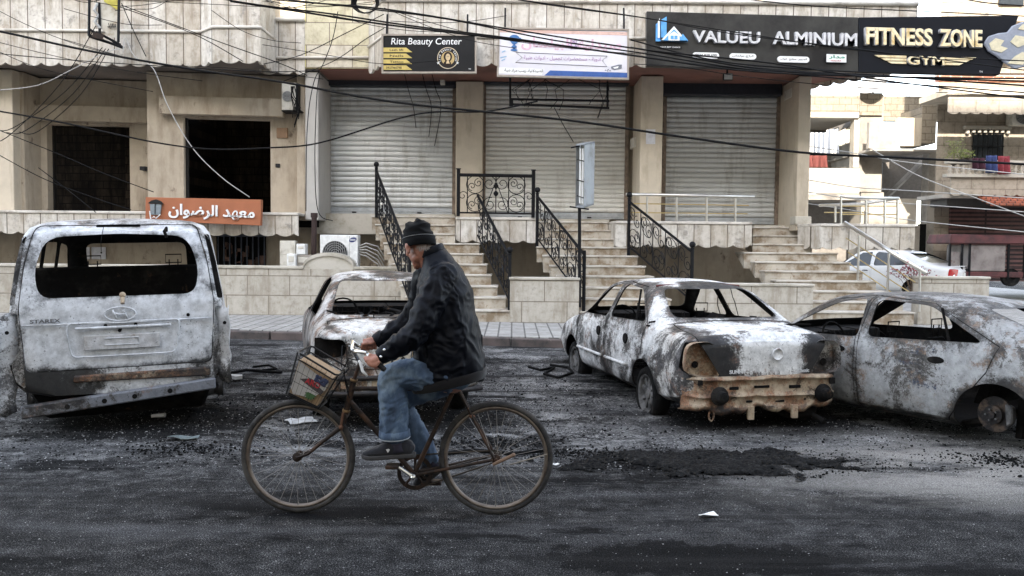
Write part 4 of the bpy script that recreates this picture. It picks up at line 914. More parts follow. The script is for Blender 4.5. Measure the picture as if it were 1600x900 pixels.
# ---------------------------------------------------------------- grey saloon on the right, seen from its side
def grey_car():
    L = 4.55
    root = car_root('burnt grey saloon at the right edge with blue and brown scorched rear door', *GRY)
    C = saloon_lines(L, .89, 1.40, 1.02, .60); body = shell(C, L, 66, mats=[BODY_G, SOOT], seed=8)
    fw = rounded([(2.36, .965), (3.36, .945), (2.74, 1.285), (2.42, 1.335)], .07); rw = rounded([(1.12, 1.02), (2.26, .975), (2.30, 1.335), (1.72, 1.30)], .08)
    for p in (fw, rw): boolean(body, side(p, .3, 1.2)); boolean(body, side(p, -1.2, -.3))
    boolean(body, face(rounded([(-.60, 1.10), (.60, 1.10), (.50, 1.30), (-.50, 1.30)], .07), .4, 1.9))
    boolean(body, face(rounded([(-.62, 1.03), (.62, 1.03), (.50, 1.30), (-.50, 1.30)], .07), 2.6, 3.8))
    for x in (.98, 3.62):
        c = MB(); c.lathe([(.37, -1.2), (.37, 1.2)], (x, 0, .32), (0, 1, 0), 44); boolean(body, c)
    fd = [(2.36, .27), (3.40, .27), (3.44, .98), (2.78, 1.312), (2.40, 1.36)]; rd = [(1.42, .30), (2.32, .27), (2.36, 1.36), (1.72, 1.328), (.98, 1.0), (1.06, .78)]
    for nm, p in (('front door', fd), ('rear door', rd)):
        d = panel(body, side(p, .35, 1.2), side(grow(p, .006), .34, 1.21), 'door', root); d['label'] = 'pale ash grey front door' if nm[0] == 'f' else 'rear door with brown and blue scorched islands'
        attr(d, 'burn', lambda c: 0.05); attr(d, 'patch', (lambda c: max(0, 1 - ((c.x - 1.72) / .42) ** 2 - ((c.z - .74) / .30) ** 2)) if nm[0] == 'r' else (lambda c: 0)); edges_clean(d)
        hx = 2.56 if nm[0] == 'f' else 1.52
        h = MB(); h.lathe([(0, .006), (.03, .006), (.035, 0), (.03, -.02), (0, -.03)], (0, 0, 0), (0, 1, 0), 16); h.v = [Vector((hx + v.x * 2.4, .868 + v.y, .83 + v.z * 1.0)) for v in h.v]; h.build('handle_recess', SOOT, d, local=True)
    attr(body, 'patch', lambda c: 0); attr(body, 'burn', lambda c: .75 if c.z < .3 or (abs(c.x - .98) < .42 and c.z < .78) else .3 if c.z > 1.2 else .05)
    edges_clean(body); body.parent = root
    # naked hub and brake where the wheel burnt off
    u = MB(); u.lathe([(.155, 0), (.155, .022), (.085, .024), (.08, .06), (.03, .065), (.03, .09), (0, .09)], (1.06, .68, .40), (0, 1, 0), 32); h = u.build('brake_disc', grunge('burnt_disc', (.028, .026, .026), (.11, .08, .06), 9, .50, .66, .6, .3, .2, None, False, .4), root, local=True); h['label'] = 'bare rusty brake disc'
    for i in range(5): pass
    u = MB()
    for i in range(5): a = i * 1.2566; u.cyl((1.06 + .05 * math.cos(a), .74, .40 + .05 * math.sin(a)), (1.06 + .05 * math.cos(a), .77, .40 + .05 * math.sin(a)), .009, 6)
    u.build('wheel_studs', RIM, h, local=True)
    u = MB(); u.hexa([(.90, .66, .34), (.95, .66, .31), (.95, .73, .31), (.90, .73, .34), (.90, .66, .48), (.97, .66, .51), (.97, .73, .51), (.90, .73, .48)]); u.build('brake_caliper', RIM, h, .012, local=True)
    u = MB(); u.tube([(1.06, .66, .40), (1.06, .0, .38), (1.06, -.7, .40)], .045, 8); u.tube([(1.4, .6, .25), (1.06, .62, .36)], .03, 6); u.tube([(.92, .55, .2), (.90, .55, .55)], .04, 8); u.build('axle_beam', SOOT, root, local=True)
    wheel(root, 3.62, .82, .22, .285, False, 7, .17, 1)
    seat(root, 2.45, .37, .3, .6); seat(root, 2.45, -.37, .3, .6); dash(root, 3.15, .64, .95)
    b = MB(); b.box(.6, 1.2, -.58, .58, .90, .92); b.hexa([(1.2, -.6, .45), (1.32, -.6, .45), (1.32, .6, .45), (1.2, .6, .45), (1.08, -.58, .96), (1.16, -.58, .98), (1.16, .58, .98), (1.08, .58, .96)]); b.build('rear_bench', SOOT, root, .01, local=True)
    junk(root, 'burnt_debris', 1.3, 2.3, .6, .62, 22, SOOT, 9)
    b = MB(); b.box(2.32, 2.36, -.66, .66, .55, .6); b.build('cross_member', SOOT, root, local=True)
    u = MB(); u.tube([(1.50, .70, 1.0), (1.60, .66, 1.29)], .014, 6); u.build('quarter_bar', SOOT, root, local=True)
    return root
# ---------------------------------------------------------------- flaking saloon behind the cyclist
def flaking_car():
    L = 4.3
    root = car_root('flaking white burnt saloon with no rear window, partly behind the cyclist', *FLK)
    C = saloon_lines(L, .845, 1.44, .97, .62); body = shell(C, L, 56, mats=[BODY_R, SOOT], seed=14)
    for p in (rounded([(2.2, .97), (3.08, .95), (2.52, 1.32), (2.24, 1.37)], .06), rounded([(1.05, 1.0), (2.1, .98), (2.12, 1.37), (1.56, 1.33)], .08)):
        boolean(body, side(p, .3, 1.2)); boolean(body, side(p, -1.2, -.3))
    boolean(body, face(rounded([(-.62, 1.04), (.62, 1.04), (.49, 1.35), (-.49, 1.35)], .06), .35, 1.9))
    boolean(body, face(rounded([(-.62, 1.02), (.62, 1.02), (.48, 1.35), (-.48, 1.35)], .06), 2.4, 3.6))
    for x in (.95, 3.4):
        c = MB(); c.lathe([(.33, -1.2), (.33, 1.2)], (x, 0, .30), (0, 1, 0), 36); boolean(body, c)
    for s in (1, -1):
        boolean(body, face(rounded([(s * .52, .86), (s * .82, .86), (s * .82, .68), (s * .52, .70)], .08), -.2, .14))
        q = MB(); q.box(.1, .13, min(s * .5, s * .8), max(s * .5, s * .8), .66, .87); q.build('tail_lamp_hole', SOOT, root, local=True)
    lid = [(-.50, .58), (.50, .58), (.52, .86), (.66, .96), (.66, 1.02), (-.66, 1.02), (-.66, .96), (-.52, .86)]
    lo_ = panel(body, face(lid, -.3, .5), face(grow(lid, .006), -.31, .51), 'boot_lid', root); attr(lo_, 'burn', lambda c: .2); edges_clean(lo_)
    t = MB(); t.tube([(-.04, -.5, .80), (-.055, 0, .80), (-.04, .5, .80)], .008, 6); t.build('lid_crease', BODY_R, lo_, local=True)
    q = MB(); q.box(-.05, -.035, -.27, .27, .60, .72); p = q.build('number_plate', plain('burnt_plate', (.38, .34, .27), .7, 0, .4, 14), root, .004, local=True)
    text('digits', '11A 6', .40, .07, plain('digit_black', (.03, .03, .03)), p, (-.051, .2, .625), (0, -1, 0), (0, 0, 1), .003, .01)
    for z, x in ((.50, -.035), (.36, -.06)):
        q = MB(); q.tube([(x + .10, -.78, z), (x, -.55, z), (x - .015, 0, z), (x, .55, z), (x + .10, .78, z)], .024, 8); q.build('bumper_beam', BODY_R, root, smooth=True, local=True); attr(bpy.data.objects[-1] if 0 else [x for x in root.children if x.name.startswith('bumper_beam')][-1], 'burn', lambda c: 1.1)
    q = MB(); 
    for i in range(14): y = -.62 + i * .095; q.box(-.03, .0, y, y + .05, .40, .47)
    q.build('crash_bar', RAW, root, .004, local=True)
    attr(body, 'burn', lambda c: .9 if c.z < .36 or (abs(c.x - .95) < .42 and c.z < .72) else .55 if 1.38 < c.z and c.x < 2.6 and c.y < .1 else .25)
    edges_clean(body); body.parent = root
    for x in (.95, 3.4): wheel(root, x, .79, .25, .27, True, 5, .16, 1); wheel(root, x, -.79, .25, .27, True, 5, .16, -1)
    dash(root, 2.85, .62, .99); seat(root, 2.25, .36, .3, .55, False); seat(root, 2.25, -.36, .3, .55, False)
    b = MB(); b.box(.45, 1.0, -.6, .6, .90, .93); b.build('parcel_shelf', SOOT, root, local=True)
    junk(root, 'burnt_debris', .5, 1.0, .55, .94, 26, SOOT, 21)
    q = MB(); 
    for i in range(4): x = .5 + i * .08; q.hexa([(x, -.3 + i * .2, .96), (x + .2, -.25 + i * .2, .96), (x + .22, .05 + i * .12, .97), (x + .02, .0 + i * .12, .97), (x, -.3 + i * .2, .965), (x + .2, -.25 + i * .2, .965), (x + .22, .05 + i * .12, .975), (x + .02, .0 + i * .12, .975)])
    q.build('glass_shards', plain('melted_glass', (.30, .38, .36), .15), root, local=True)
    return root
# ---------------------------------------------------------------- white van seen from behind
def van():
    L, W = 5.1, .96
    root = car_root('burnt white van with a wide empty rear window under the orange sign', *VAN)
    C = dict(zb=[(0, .34), (.6, .26), (L, .3)],
             yl=[(0, W - .06), (.3, W - .03), (L - .6, W - .04), (L, W - .25)], zl=[(0, .34), (.5, .28), (L, .34)],
             yw=[(0, W - .03), (.4, W), (L - .8, W), (L, W - .2)], zw=[(0, .86), (L, .7)],
             ys=[(0, W - .08), (.4, W - .05), (L - .9, W - .05), (L - .2, W - .14), (L, W - .3)], zs=[(0, 1.18), (L - 1.2, 1.15), (L - .4, 1.0), (L, .8)],
             yg=[(0, W - .19), (.4, W - .155), (L - 1.9, W - .18), (L - .9, W - .24), (L, W - .36)], zg=[(0, 1.81), (.25, 1.885), (1, 1.905), (L - 2, 1.88), (L - 1.5, 1.74), (L - .75, 1.12), (L - .2, .92), (L, .83)],
             zt=[(0, 1.81), (.2, 1.91), (1, 1.945), (L - 2, 1.93), (L - 1.5, 1.82), (L - .75, 1.18), (L - .2, .96), (L, .85)])
    for k2 in ('yl', 'yw', 'ys', 'yg'): pass
    body = shell(C, L, 60, rr=.10, mats=[BODY_V, SOOT], seed=31, dent=.008)
    # the tail leans forward towards the roof
    for v in body.data.vertices:
        if v.co.z > 1.1: v.co.x += max(0, (1 - v.co.x / 1.6)) * (v.co.z - 1.1) ** 1.3 * .34 if v.co.x < 1.6 else 0
    win = rounded([(-.65, 1.215), (.65, 1.215), (.69, 1.45), (.60, 1.755), (.0, 1.785), (-.60, 1.755), (-.69, 1.45)], .15, 5)
    boolean(body, face(win, -.3, .9))
    boolean(body, face(rounded([(-.62, 1.22), (.62, 1.22), (.60, 1.70), (-.60, 1.70)], .1), 3.0, 4.9))
    for p in (rounded([(.55, 1.22), (1.75, 1.22), (1.75, 1.72), (.62, 1.72)], .1), rounded([(1.9, 1.22), (2.85, 1.22), (2.85, 1.72), (1.9, 1.72)], .1), rounded([(3.0, 1.20), (4.0, 1.18), (3.5, 1.68), (3.0, 1.72)], .1)):
        boolean(body, side(p, .4, 1.3)); boolean(body, side(p, -1.3, -.4))
    for x in (1.0, 4.1):
        c = MB(); c.lathe([(.37, -1.2), (.37, 1.2)], (x, 0, .32), (0, 1, 0), 40); boolean(body, c)
    slot = face(rounded([(-.19, 1.845), (.19, 1.845), (.19, 1.87), (-.19, 1.87)], .012), -.2, .45); boolean(body, slot)
    # tail lamps burnt out: long dark hollows on both corners
    for s in (1, -1):
        lp = rounded([(s * .845, 1.16), (s * .90, 1.16), (s * .855, 1.50), (s * .80, 1.77), (s * .755, 1.77), (s * .80, 1.5)], .025); boolean(body, face(lp, -.2, .28))
        q = MB(); q.loft([[(.26 + max(0, z - 1.1) ** 1.3 * .34, y * .96, z) for y, z in lp], [(.10 + max(0, z - 1.1) ** 1.3 * .34, y * .995, z) for y, z in lp]]); o = q.build('tail_lamp_hollow', BODY_V if s > 0 else SOOT, root, local=True); attr(o, 'burn', lambda c: .9)
        lp = rounded([(s * .78, .42), (s * .90, .42), (s * .92, 1.06), (s * .82, 1.10)], .04); boolean(body, face(lp, -.2, .06))
        q = MB(); q.add([(.075 + .02 * math.sin(z * 9), y, z) for y, z in lp], [tuple(range(len(lp)))]); o = q.build('corner_cavity', BODY_V, root, local=True); attr(o, 'burn', lambda c: .55)
    hatch = rounded([(-.77, .57), (.77, .57), (.81, 1.13), (.765, 1.50), (.68, 1.86), (-.68, 1.86), (-.765, 1.50), (-.81, 1.13)], .06)
    ht = panel(body, face(hatch, -.3, .62), face(grow(hatch, .007), -.31, .63), 'tailgate', root)
    attr(ht, 'burn', lambda c: max(0, min(1, (.645 - c.z) * 14)) * 1.2 + (.35 if c.z > 1.74 else 0) + max(0, (abs(c.y) - .70) * 3) * .5)
    ht.data.materials[0] = BODY_T
    edges_clean(ht)
    e = MB(); ring = [(.13 * math.cos(t * math.pi / 16), .062 * math.sin(t * math.pi / 16)) for t in range(33)]
    e.tube([(-.050, -.005 + y, 1.055 + z) for y, z in ring], .008, 6); 
    for dy in (-.045, .045): e.tube([(-.052, dy - .005 - .016, 1.015), (-.055, dy - .005, 1.05), (-.052, dy - .005 + .016, 1.092)], .010, 6)
    e.tube([(-.054, -.045, 1.056), (-.058, 0, 1.05), (-.054, .04, 1.062)], .009, 6); e.build('emblem', BODY_T, ht, smooth=True, local=True)
    text('letters', 'STAREX', .24, .034, plain('letter_soot', (.10, .10, .10)), ht, (-.030, .72, 1.00), (0, -1, 0), (0, 0, 1), .012, .02)
    rec = rounded([(-.46, .68), (.40, .68), (.44, .92), (.42, .985), (-.50, .985), (-.50, .92)], .05)
    n = len(rec); t = MB(); t.tube([(-.046, y, z) for y, z in rec] + [(-.046, rec[0][0], rec[0][1])], .0075, 8); t.build('plate_recess', BODY_T, ht, smooth=True, local=True)
    t = MB(); t.box(-.065, -.04, -.43, .37, .925, .95); t.build('plate_lamp_bar', BODY_T, ht, .008, local=True)
    q = MB(); q.box(-.058, -.046, -.33, .30, .74, .87); pl = q.build('number_plate', burnt('burnt_plate_steel', (.52, .52, .53), (.2, .2, .2), (.03, .03, .03), (.2, .15, .1), .55, 3.5), ht, .004, local=True)
    t = MB(); t.tube([(-.062, y, z) for y, z in ((-.15, .78), (.13, .78), (.13, .84), (-.15, .84), (-.15, .78))], .005, 4); t.build('plate_frame', BODY_V, pl, local=True)
    for y, z in ((.005, .905), (-.13, .955), (.12, .955), (-.58, 1.02), (.0, .92)):
        t = MB(); t.lathe([(.016, 0), (.016, .006), (0, .006)], (-.04, y, z), (-1, 0, 0), 12); t.build('bolt_hole', SOOT, ht, local=True)
    t = MB(); t.tube([(-.03, -.03, 1.21), (-.05, -.03, 1.185), (-.07, -.03, 1.15)], .018, 8); t.ball((-.03, -.03, 1.225), .028); t.build('wiper_spindle', RAW, ht, local=True)
    t = MB(); t.tube([(.22, .12, 1.85), (.12, .14, 1.72), (.11, .14, 1.62)], .003, 4); t.ball((.11, .14, 1.61), .009, 6, 4); t.build('hanging_wire', SOOT, ht, local=True)
    t = MB(); t.tube([(.1, -.42, 1.80), (.07, -.42, 1.83), (.05, -.40, 1.80), (.06, -.42, 1.74)], .014, 6); t.build('washer_stub', SOOT, ht, local=True)
    t = MB(); t.tube([(-.034, -.79, .985), (-.052, 0, .975), (-.034, .79, .985)], .007, 6); t.build('swage_line', BODY_T, ht, smooth=True, local=True)
    # steel bumper beam hanging low, sill behind it
    q = MB(); q.hexa([(-.10, -.80, .32), (-.0, -.80, .32), (.0, .82, .17), (-.10, .82, .17), (-.10, -.80, .42), (-.0, -.80, .42), (.0, .82, .28), (-.10, .82, .28)]); bb_ = q.build('bumper_beam', burnt('heat_blued_beam', (.17, .18, .205), (.05, .05, .055), (.01, .01, .01), (.20, .10, .05), .46, 2.4, .60), root, .012, local=True)
    for y in (-.4, -.1, .15, .45): t = MB(); t.lathe([(.022, 0), (.022, .004), (0, .004)], (-.101, y, .365 - (y + .80) * .088), (-1, 0, 0), 12); t.build('bolt_hole', SOOT, bb_, local=True)
    q = MB(); q.hexa([(-.052, -.76, .44), (.1, -.76, .44), (.1, .40, .455), (-.052, .40, .455), (-.052, -.76, .525), (.1, -.76, .525), (.1, .40, .515), (-.052, .40, .515)]); o = q.build('rear_sill', RAW, root, .012, local=True); attr(o, 'burn', lambda c: .8)
    q = MB(); q.hexa([(.45, -.70, .06), (1.2, -.70, .06), (1.2, .70, .06), (.45, .70, .06), (.12, -.78, .36), (1.2, -.78, .36), (1.2, .78, .36), (.12, .78, .36)]); q.build('underbody_dark_fill', SOOT, root, .03, local=True)  # black block added to paint in the darkness below the van
    # torn flaps of the rear quarters
    for s in (1, -1):
        q = MB(); rows = []
        for j in range(9):
            z = 1.08 - j * (.88 if s > 0 else .72) / 8; w0 = .13 if j < 7 else .16 - (j - 6) * .04
            rows.append([Vector((.10 - .10 * t - .02 * math.sin(j * 1.1), s * (.84 + (.135 if s > 0 else .105) * (1 - (1 - t) ** 2) + (.035 if s > 0 else .0) * (j / 8) ** 2) + .01 * math.sin(j * 2.1), z + .02 * math.sin(t * 7 + j))) for t in [i / 5 for i in range(6)]])
        rows = [[p + Vector((-.03, 0, 0)) for p in r] for r in rows]
        q.loft(rows, cap=False, closed=False); o = q.build('quarter_panel_flap', BODY_V, root, smooth=True, local=True); o.modifiers.new('s', 'SOLIDIFY').thickness = .008; attr(o, 'burn', lambda c: .30 if c.z > .55 else .75)
        t = MB(); t.lathe([(.017, 0), (.017, .006), (0, .006)], (-.035, s * .90, .93), (-1, 0, 0), 10); t.build('bolt_hole', SOOT, o, local=True)
    attr(body, 'burn', lambda c: (1.3 if c.y > .2 else .6) if c.x < .2 and c.z < .60 and abs(c.y) < .8 else .7 if c.z < .42 or (c.z > 1.88) else .5 if abs(c.y) > .8 and c.z > 1.15 else .1)
    edges_clean(body); body.parent = root
    for x in (1.0, 4.1): wheel(root, x, .90, .25, .27, False, 6, .18, 1); wheel(root, x, -.90, .25, .27, False, 6, .18, -1)
    dash(root, 3.9, .7, 1.12, .4)
    for y in (.45, -.45): seat(root, 3.0, y, .55, .8); 
    for y in (-.5, 0, .5): seat(root, 1.9, y, .55, .62, False)
    b = MB(); b.box(.75, .82, -.82, .82, .5, 1.47); b.build('rear_seat_back', SOOT, root, .02, local=True)
    return root
SAL = (2.42, 8.2, R(103), -.10, R(0)); GRY = (5.38, 6.95, R(122), -.10); FLK = (-1.03, 8.1, R(105), -.03); VAN = (-3.54, 7.85, R(111), .015, 0, R(-1.5))
saloon(); grey_car(); flaking_car(); van()
# ================================================================ white parked car beyond the parapets (car body lines are shared with the wrecks)
def parked_car():
    L = 4.5; root = empty('parked_car', (12.35, 23.5, .2), 'intact white saloon parked beyond the stairs, in front of the stone house', 'car'); root.rotation_euler = (0, 0, R(128))
    paint = NT('white_car_paint'); paint.b.inputs['Coat Weight'].default_value = .6; paint = paint.done((.66, .66, .66), .3)
    gl = plain('tinted_glass', (.05, .055, .06), .08)
    body = shell(saloon_lines(L, .88, 1.46, 1.02, .62), L, 56, mats=[paint, M['black']], seed=2, dent=.0, thick=.02)
    fw = rounded([(2.32, .98), (3.26, .96), (2.68, 1.34), (2.36, 1.385)], .06); rw = rounded([(1.12, 1.03), (2.22, .99), (2.24, 1.385), (1.64, 1.345)], .08)
    for p in (fw, rw): boolean(body, side(p, .3, 1.2)); boolean(body, side(p, -1.2, -.3))
    rwn = rounded([(-.62, 1.10), (.62, 1.10), (.52, 1.36), (-.52, 1.36)], .06); boolean(body, face(rwn, .4, 1.9)); boolean(body, face(rounded([(-.62, 1.04), (.62, 1.04), (.48, 1.36), (-.48, 1.36)], .06), 2.5, 3.7))
    for x in (1.02, 3.58):
        c = MB(); c.lathe([(.34, -1.2), (.34, 1.2)], (x, 0, .31), (0, 1, 0), 36); boolean(body, c)
    for nm, p in (('f', [(2.28, .28), (3.32, .28), (3.36, .99), (2.72, 1.362), (2.32, 1.405)]), ('r', [(1.44, .30), (2.24, .28), (2.28, 1.405), (1.64, 1.368), (1.05, 1.01), (1.10, .72)])):
        d = panel(body, side(p, .35, 1.2), side(grow(p, .004), .34, 1.21), 'door', root); edges_clean(d)
        h = MB(); hx = 2.42 if nm == 'f' else 1.52; h.tube([(hx - .07, .89, .85), (hx - .03, .905, .855), (hx + .05, .905, .855), (hx + .09, .89, .85)], .014, 6); h.build('handle', M['black'], d, local=True)
    g = MB(); g.add([(.62, y, 1.075) for y in (-.62, .62)] + [(1.50, y, 1.375) for y in (.50, -.50)], [(0, 1, 2, 3)]); g.build('rear_window', plain('hazy_glass', (.36, .36, .30), .1), root, local=True)
    g = MB(); g.add([(3.42, y, 1.02) for y in (-.62, .62)] + [(2.72, y, 1.375) for y in (.46, -.46)], [(0, 1, 2, 3)]); g.build('windscreen', gl, root, local=True)
    for s in (1, -1):
        g = MB(); g.add([(1.08, s * .80, .99), (3.30, s * .80, .94), (2.66, s * .60, 1.36), (1.62, s * .60, 1.36)], [(0, 1, 2, 3)]); g.build('side_glass', gl, root, local=True)
        lp = rounded([(s * .46, .93), (s * .80, .95), (s * .84, .70), (s * .56, .70)], .05); q = MB(); q.prism([(-.018 + max(0, abs(y) - .62) * .3, y, z) for y, z in lp], (.06, 0, 0)); q.build('tail_lamp', plain('red_lens', (.35, .012, .015), .2), root, .01, local=True)
    q = MB(); q.box(-.05, -.03, -.26, .26, .74, .85); q.build('number_plate', plain('plate_white', (.6, .6, .56), .5, 0, .3, 30), root, local=True)
    lid = [(-.70, .70), (.70, .70), (.66, 1.08), (-.66, 1.08)]; 
    q = MB(); q.tube([(.03, -.64, 1.01), (-.01, 0, 1.02), (.03, .64, 1.01)], .014, 6); q.build('lid_edge', paint, root, smooth=True, local=True)
    q = MB(); q.lathe([(.05, 0), (.05, .008), (0, .01)], (-.035, 0, .93), (-1, 0, 0), 20); q.build('emblem', CHROME_P, root, local=True)
    edges_clean(body); body.parent = root
    for x in (1.02, 3.58):
        for s in (1, -1): wheel(root, x, s * .84, .30, .30, True, 8, .17, s)
    q = MB(); q.box(.9, 1.1, -.55, .55, .8, 1.12); q.box(2.1, 2.3, .15, .6, .5, 1.15); q.box(2.1, 2.3, -.6, -.15, .5, 1.15); q.build('seats', M['black'], root, .04, local=True)
CHROME_P = plain('emblem_chrome', (.6, .6, .6), .25, .9)
# three wheeled cargo motorcycle under a maroon hood
def cart():
    Y = 23.4; root = empty('cargo_tricycle', P(1545, 440, Y), 'three wheeled cargo tricycle under a faded maroon hood', 'tricycle')
    A = span(1481, 365, 1600, 446, Y); x0, x1, z0, z1 = A; w = x1 - x0
    MAR = grunge('faded_maroon', (.10, .03, .03), (.05, .02, .02), 3, .45, .6, .8); PAN = grunge('grimy_panel', (.24, .215, .20), (.12, .095, .09), 2, .45, .62, .8, .15, .3, (.12, .06, .05))
    m = MB(); m.hexa([(x0, Y - .1, z1 - .28), (x1 + .3, Y - .1, z1 - .28), (x1 + .3, Y + 1.3, z1 - .28), (x0, Y + 1.3, z1 - .28), (x0 + .05, Y - .05, z1 - .02), (x1 + .2, Y - .05, z1 - .05), (x1 + .2, Y + 1.2, z1 - .05), (x0 + .05, Y + 1.2, z1 - .02)]); m.build('hood', MAR, root, .03)
    m = MB(); m.box(x0 + w * .27, x0 + w * .76, Y, Y + 1.2, z0 + .38, z1 - .30); m.build('side_panel', PAN, root, .02)
    m = MB(); m.box(x0 + w * .02, x1 + .3, Y - .02, Y + 1.25, z0 + .22, z0 + .37); m.build('load_bed', MAR, root, .015)
    for t in (.01, .17, .27, .78, .99): m = MB(); m.box(x0 + w * t, x0 + w * t + .05, Y - .03, Y + .02, z0 + .2, z1 - .28); m.build('post', M['iron'], root)
    m = MB()
    for i in range(5): m.box(x0 + w * .8, x0 + w * .98, Y, Y + .02, z0 + .45 + i * .13, z0 + .47 + i * .13)
    m.build('side_grille', M['iron'], root)
    m = MB(); m.box(x0 + w * .03, x0 + w * .16, Y + .02, Y + .06, z0 + .45, z0 + .9); m.build('louvre_board', PAN, root)
    for t in (.30, .85): m = MB(); m.lathe([(.24, 0), (.24, .12), (.12, .13), (0, .1)], (x0 + w * t, Y + .15, z0 + .22), (0, -1, 0), 24); m.build('wheel', TYRE, root)
parked_car(); cart()
# ================================================================ bicycle
YBK = 5.25
def Q(px, py, d=0.0): return P(px, py, YBK + d)
RUSTY = grunge('rusty_tube', (.030, .023, .020), (.095, .052, .032), 7, .48, .68, .6, .25, .3, (.025, .022, .022), False, .35)
RUSTRIM = grunge('rusty_rim', (.17, .14, .115), (.065, .045, .034), 8, .45, .65, .5, .2, .2, None, False, .5)
TYRE2 = grunge('dusty_tyre', (.028, .027, .027), (.065, .06, .055), 6, .45, .65, .85, .2, .4)
CHROME = plain('worn_chrome', (.72, .72, .70), .22, .9, .12)
BK = empty('bicycle', (Q(620, 807).x, YBK, 0), 'rusty old bicycle with a wire front basket, ridden past the burnt cars', 'bicycle')
fh = Q(466, 716); rh = Q(775, 720); RW = .352; fh.z = rh.z = RW
def bwheel(c, nm, lab):
    m = MB()
    m.tube([c + Vector((.332 * math.cos(t * math.pi / 48), 0, .332 * math.sin(t * math.pi / 48))) for t in range(97)], .0195, 12)
    root = m.build('wheel', TYRE2, BK, smooth=True); root['label'] = lab
    m = MB(); m.lathe([(.316, -.011), (.322, -.014), (.306, -.012), (.296, 0), (.306, .012), (.322, .014), (.316, .011), (.316, -.011)], c, (0, 1, 0), 96, False); m.build('rim', RUSTRIM, root, smooth=True)
    m = MB()
    for i in range(32):
        a = i * math.pi / 16; s = 1 if i % 2 else -1; h = a + (.55 if (i // 2) % 2 else -.55)
        m.tube([c + Vector((.024 * math.cos(h), s * .030, .024 * math.sin(h))), c + Vector((.302 * math.cos(a), 0, .302 * math.sin(a)))], .0012, 4)
    m.build('spokes', plain('dull_spoke', (.24, .22, .20), .45, .5), root)
    m = MB(); m.lathe([(0, -.06), (.010, -.058), (.010, -.04), (.028, -.034), (.028, -.029), (.016, -.025), (.016, .025), (.028, .029), (.028, .034), (.010, .04), (.010, .058), (0, .06)], c, (0, 1, 0), 20); m.build('hub', RUSTY, root)
    m = MB(); d = Vector((.302 * math.cos(1.57), 0, -.302)); m.tube([c + Vector((0, -.005, -.312)), c + Vector((0, -.005, -.285))], .004, 5); m.build('valve', CHROME, root)
    return root
bwheel(fh, 'front', 'front wheel'); bwheel(rh, 'rear', 'rear wheel')
BBp = Q(647, 741); SC = Q(712, 606); HT = Q(553, 594); HB = Q(541, 642); TTF = Q(551, 607); DTF = Q(546, 626)
m = MB()
m.tube([TTF, SC + Vector((.0, 0, -.005))], .0145, 12); m.tube([DTF, BBp], .016, 12); m.tube([SC + Vector((0, 0, .015)), BBp], .0145, 12); m.tube([HT + (HT - HB) * .06, HB], .019, 14)
m.tube([BBp + Vector((0, -.036, 0)), BBp + Vector((0, .036, 0))], .022, 16)
fo = m.build('frame', RUSTY, BK, smooth=False)
for a, rr in ((HT, .023), (HB, .023)):
    m = MB(); m.lathe([(0, -.008), (rr, -.008), (rr + .002, 0), (rr, .008), (0, .008)], a, (HT - HB), 16); m.build('headset_ring', plain('brassy', (.22, .14, .07), .5, .6), fo)
for s in (-1, 1):
    m = MB(); o = Vector((0, s * .055, 0)); m.tube([SC + Vector((.012, s * .018, .0)), rh + o + Vector((-.012, 0, .012))], .008, 8); m.build('seat_stay', RUSTY, BK)
    m = MB(); m.tube([BBp + Vector((.0, s * .03, 0)), rh + o + Vector((-.02, 0, 0))], .010, 8); m.build('chain_stay', RUSTY, BK)
    m = MB(); o = Vector((0, s * .052, 0)); dn = (HB - HT).normalized(); c0 = HB + dn * .035
    m.tube([c0 + Vector((0, s * .03, 0)), c0 + Vector((0, s * .048, 0)) + dn * .06, c0.lerp(fh, .55) + o + Vector((.030, 0, -.012)), c0.lerp(fh, .82) + o + Vector((.022, 0, -.018)), fh + o], [.014, .0135, .011, .0095, .008], 9); m.build('fork_blade', RUSTY, BK, smooth=True)
m = MB(); c0 = HB + (HB - HT).normalized() * .03; m.tube([c0 + Vector((0, -.05, 0)), c0 + Vector((0, .05, 0))], .019, 10); m.tube([HB, c0], .017, 10); m.build('fork_crown', RUSTY, BK)
# brake stirrups at the crown and the seat stays
m = MB(); q = c0 + Vector((-.015, -.055, -.06)); m.tube([c0 + Vector((0, -.06, .03)), q, q + Vector((.0, .02, -.02))], .008, 6); m.ball(q, .015, 8, 6); m.build('front_brake', plain('orange_rust', (.12, .055, .03), .8), BK)
m = MB(); q = Q(736, 650, -.03); m.tube([q + Vector((-.02, 0, .05)), q, q + Vector((.02, .02, -.005))], .007, 6); m.ball(q, .013, 8, 6); m.build('rear_brake', plain('orange_rust', (.12, .055, .03), .8), BK)
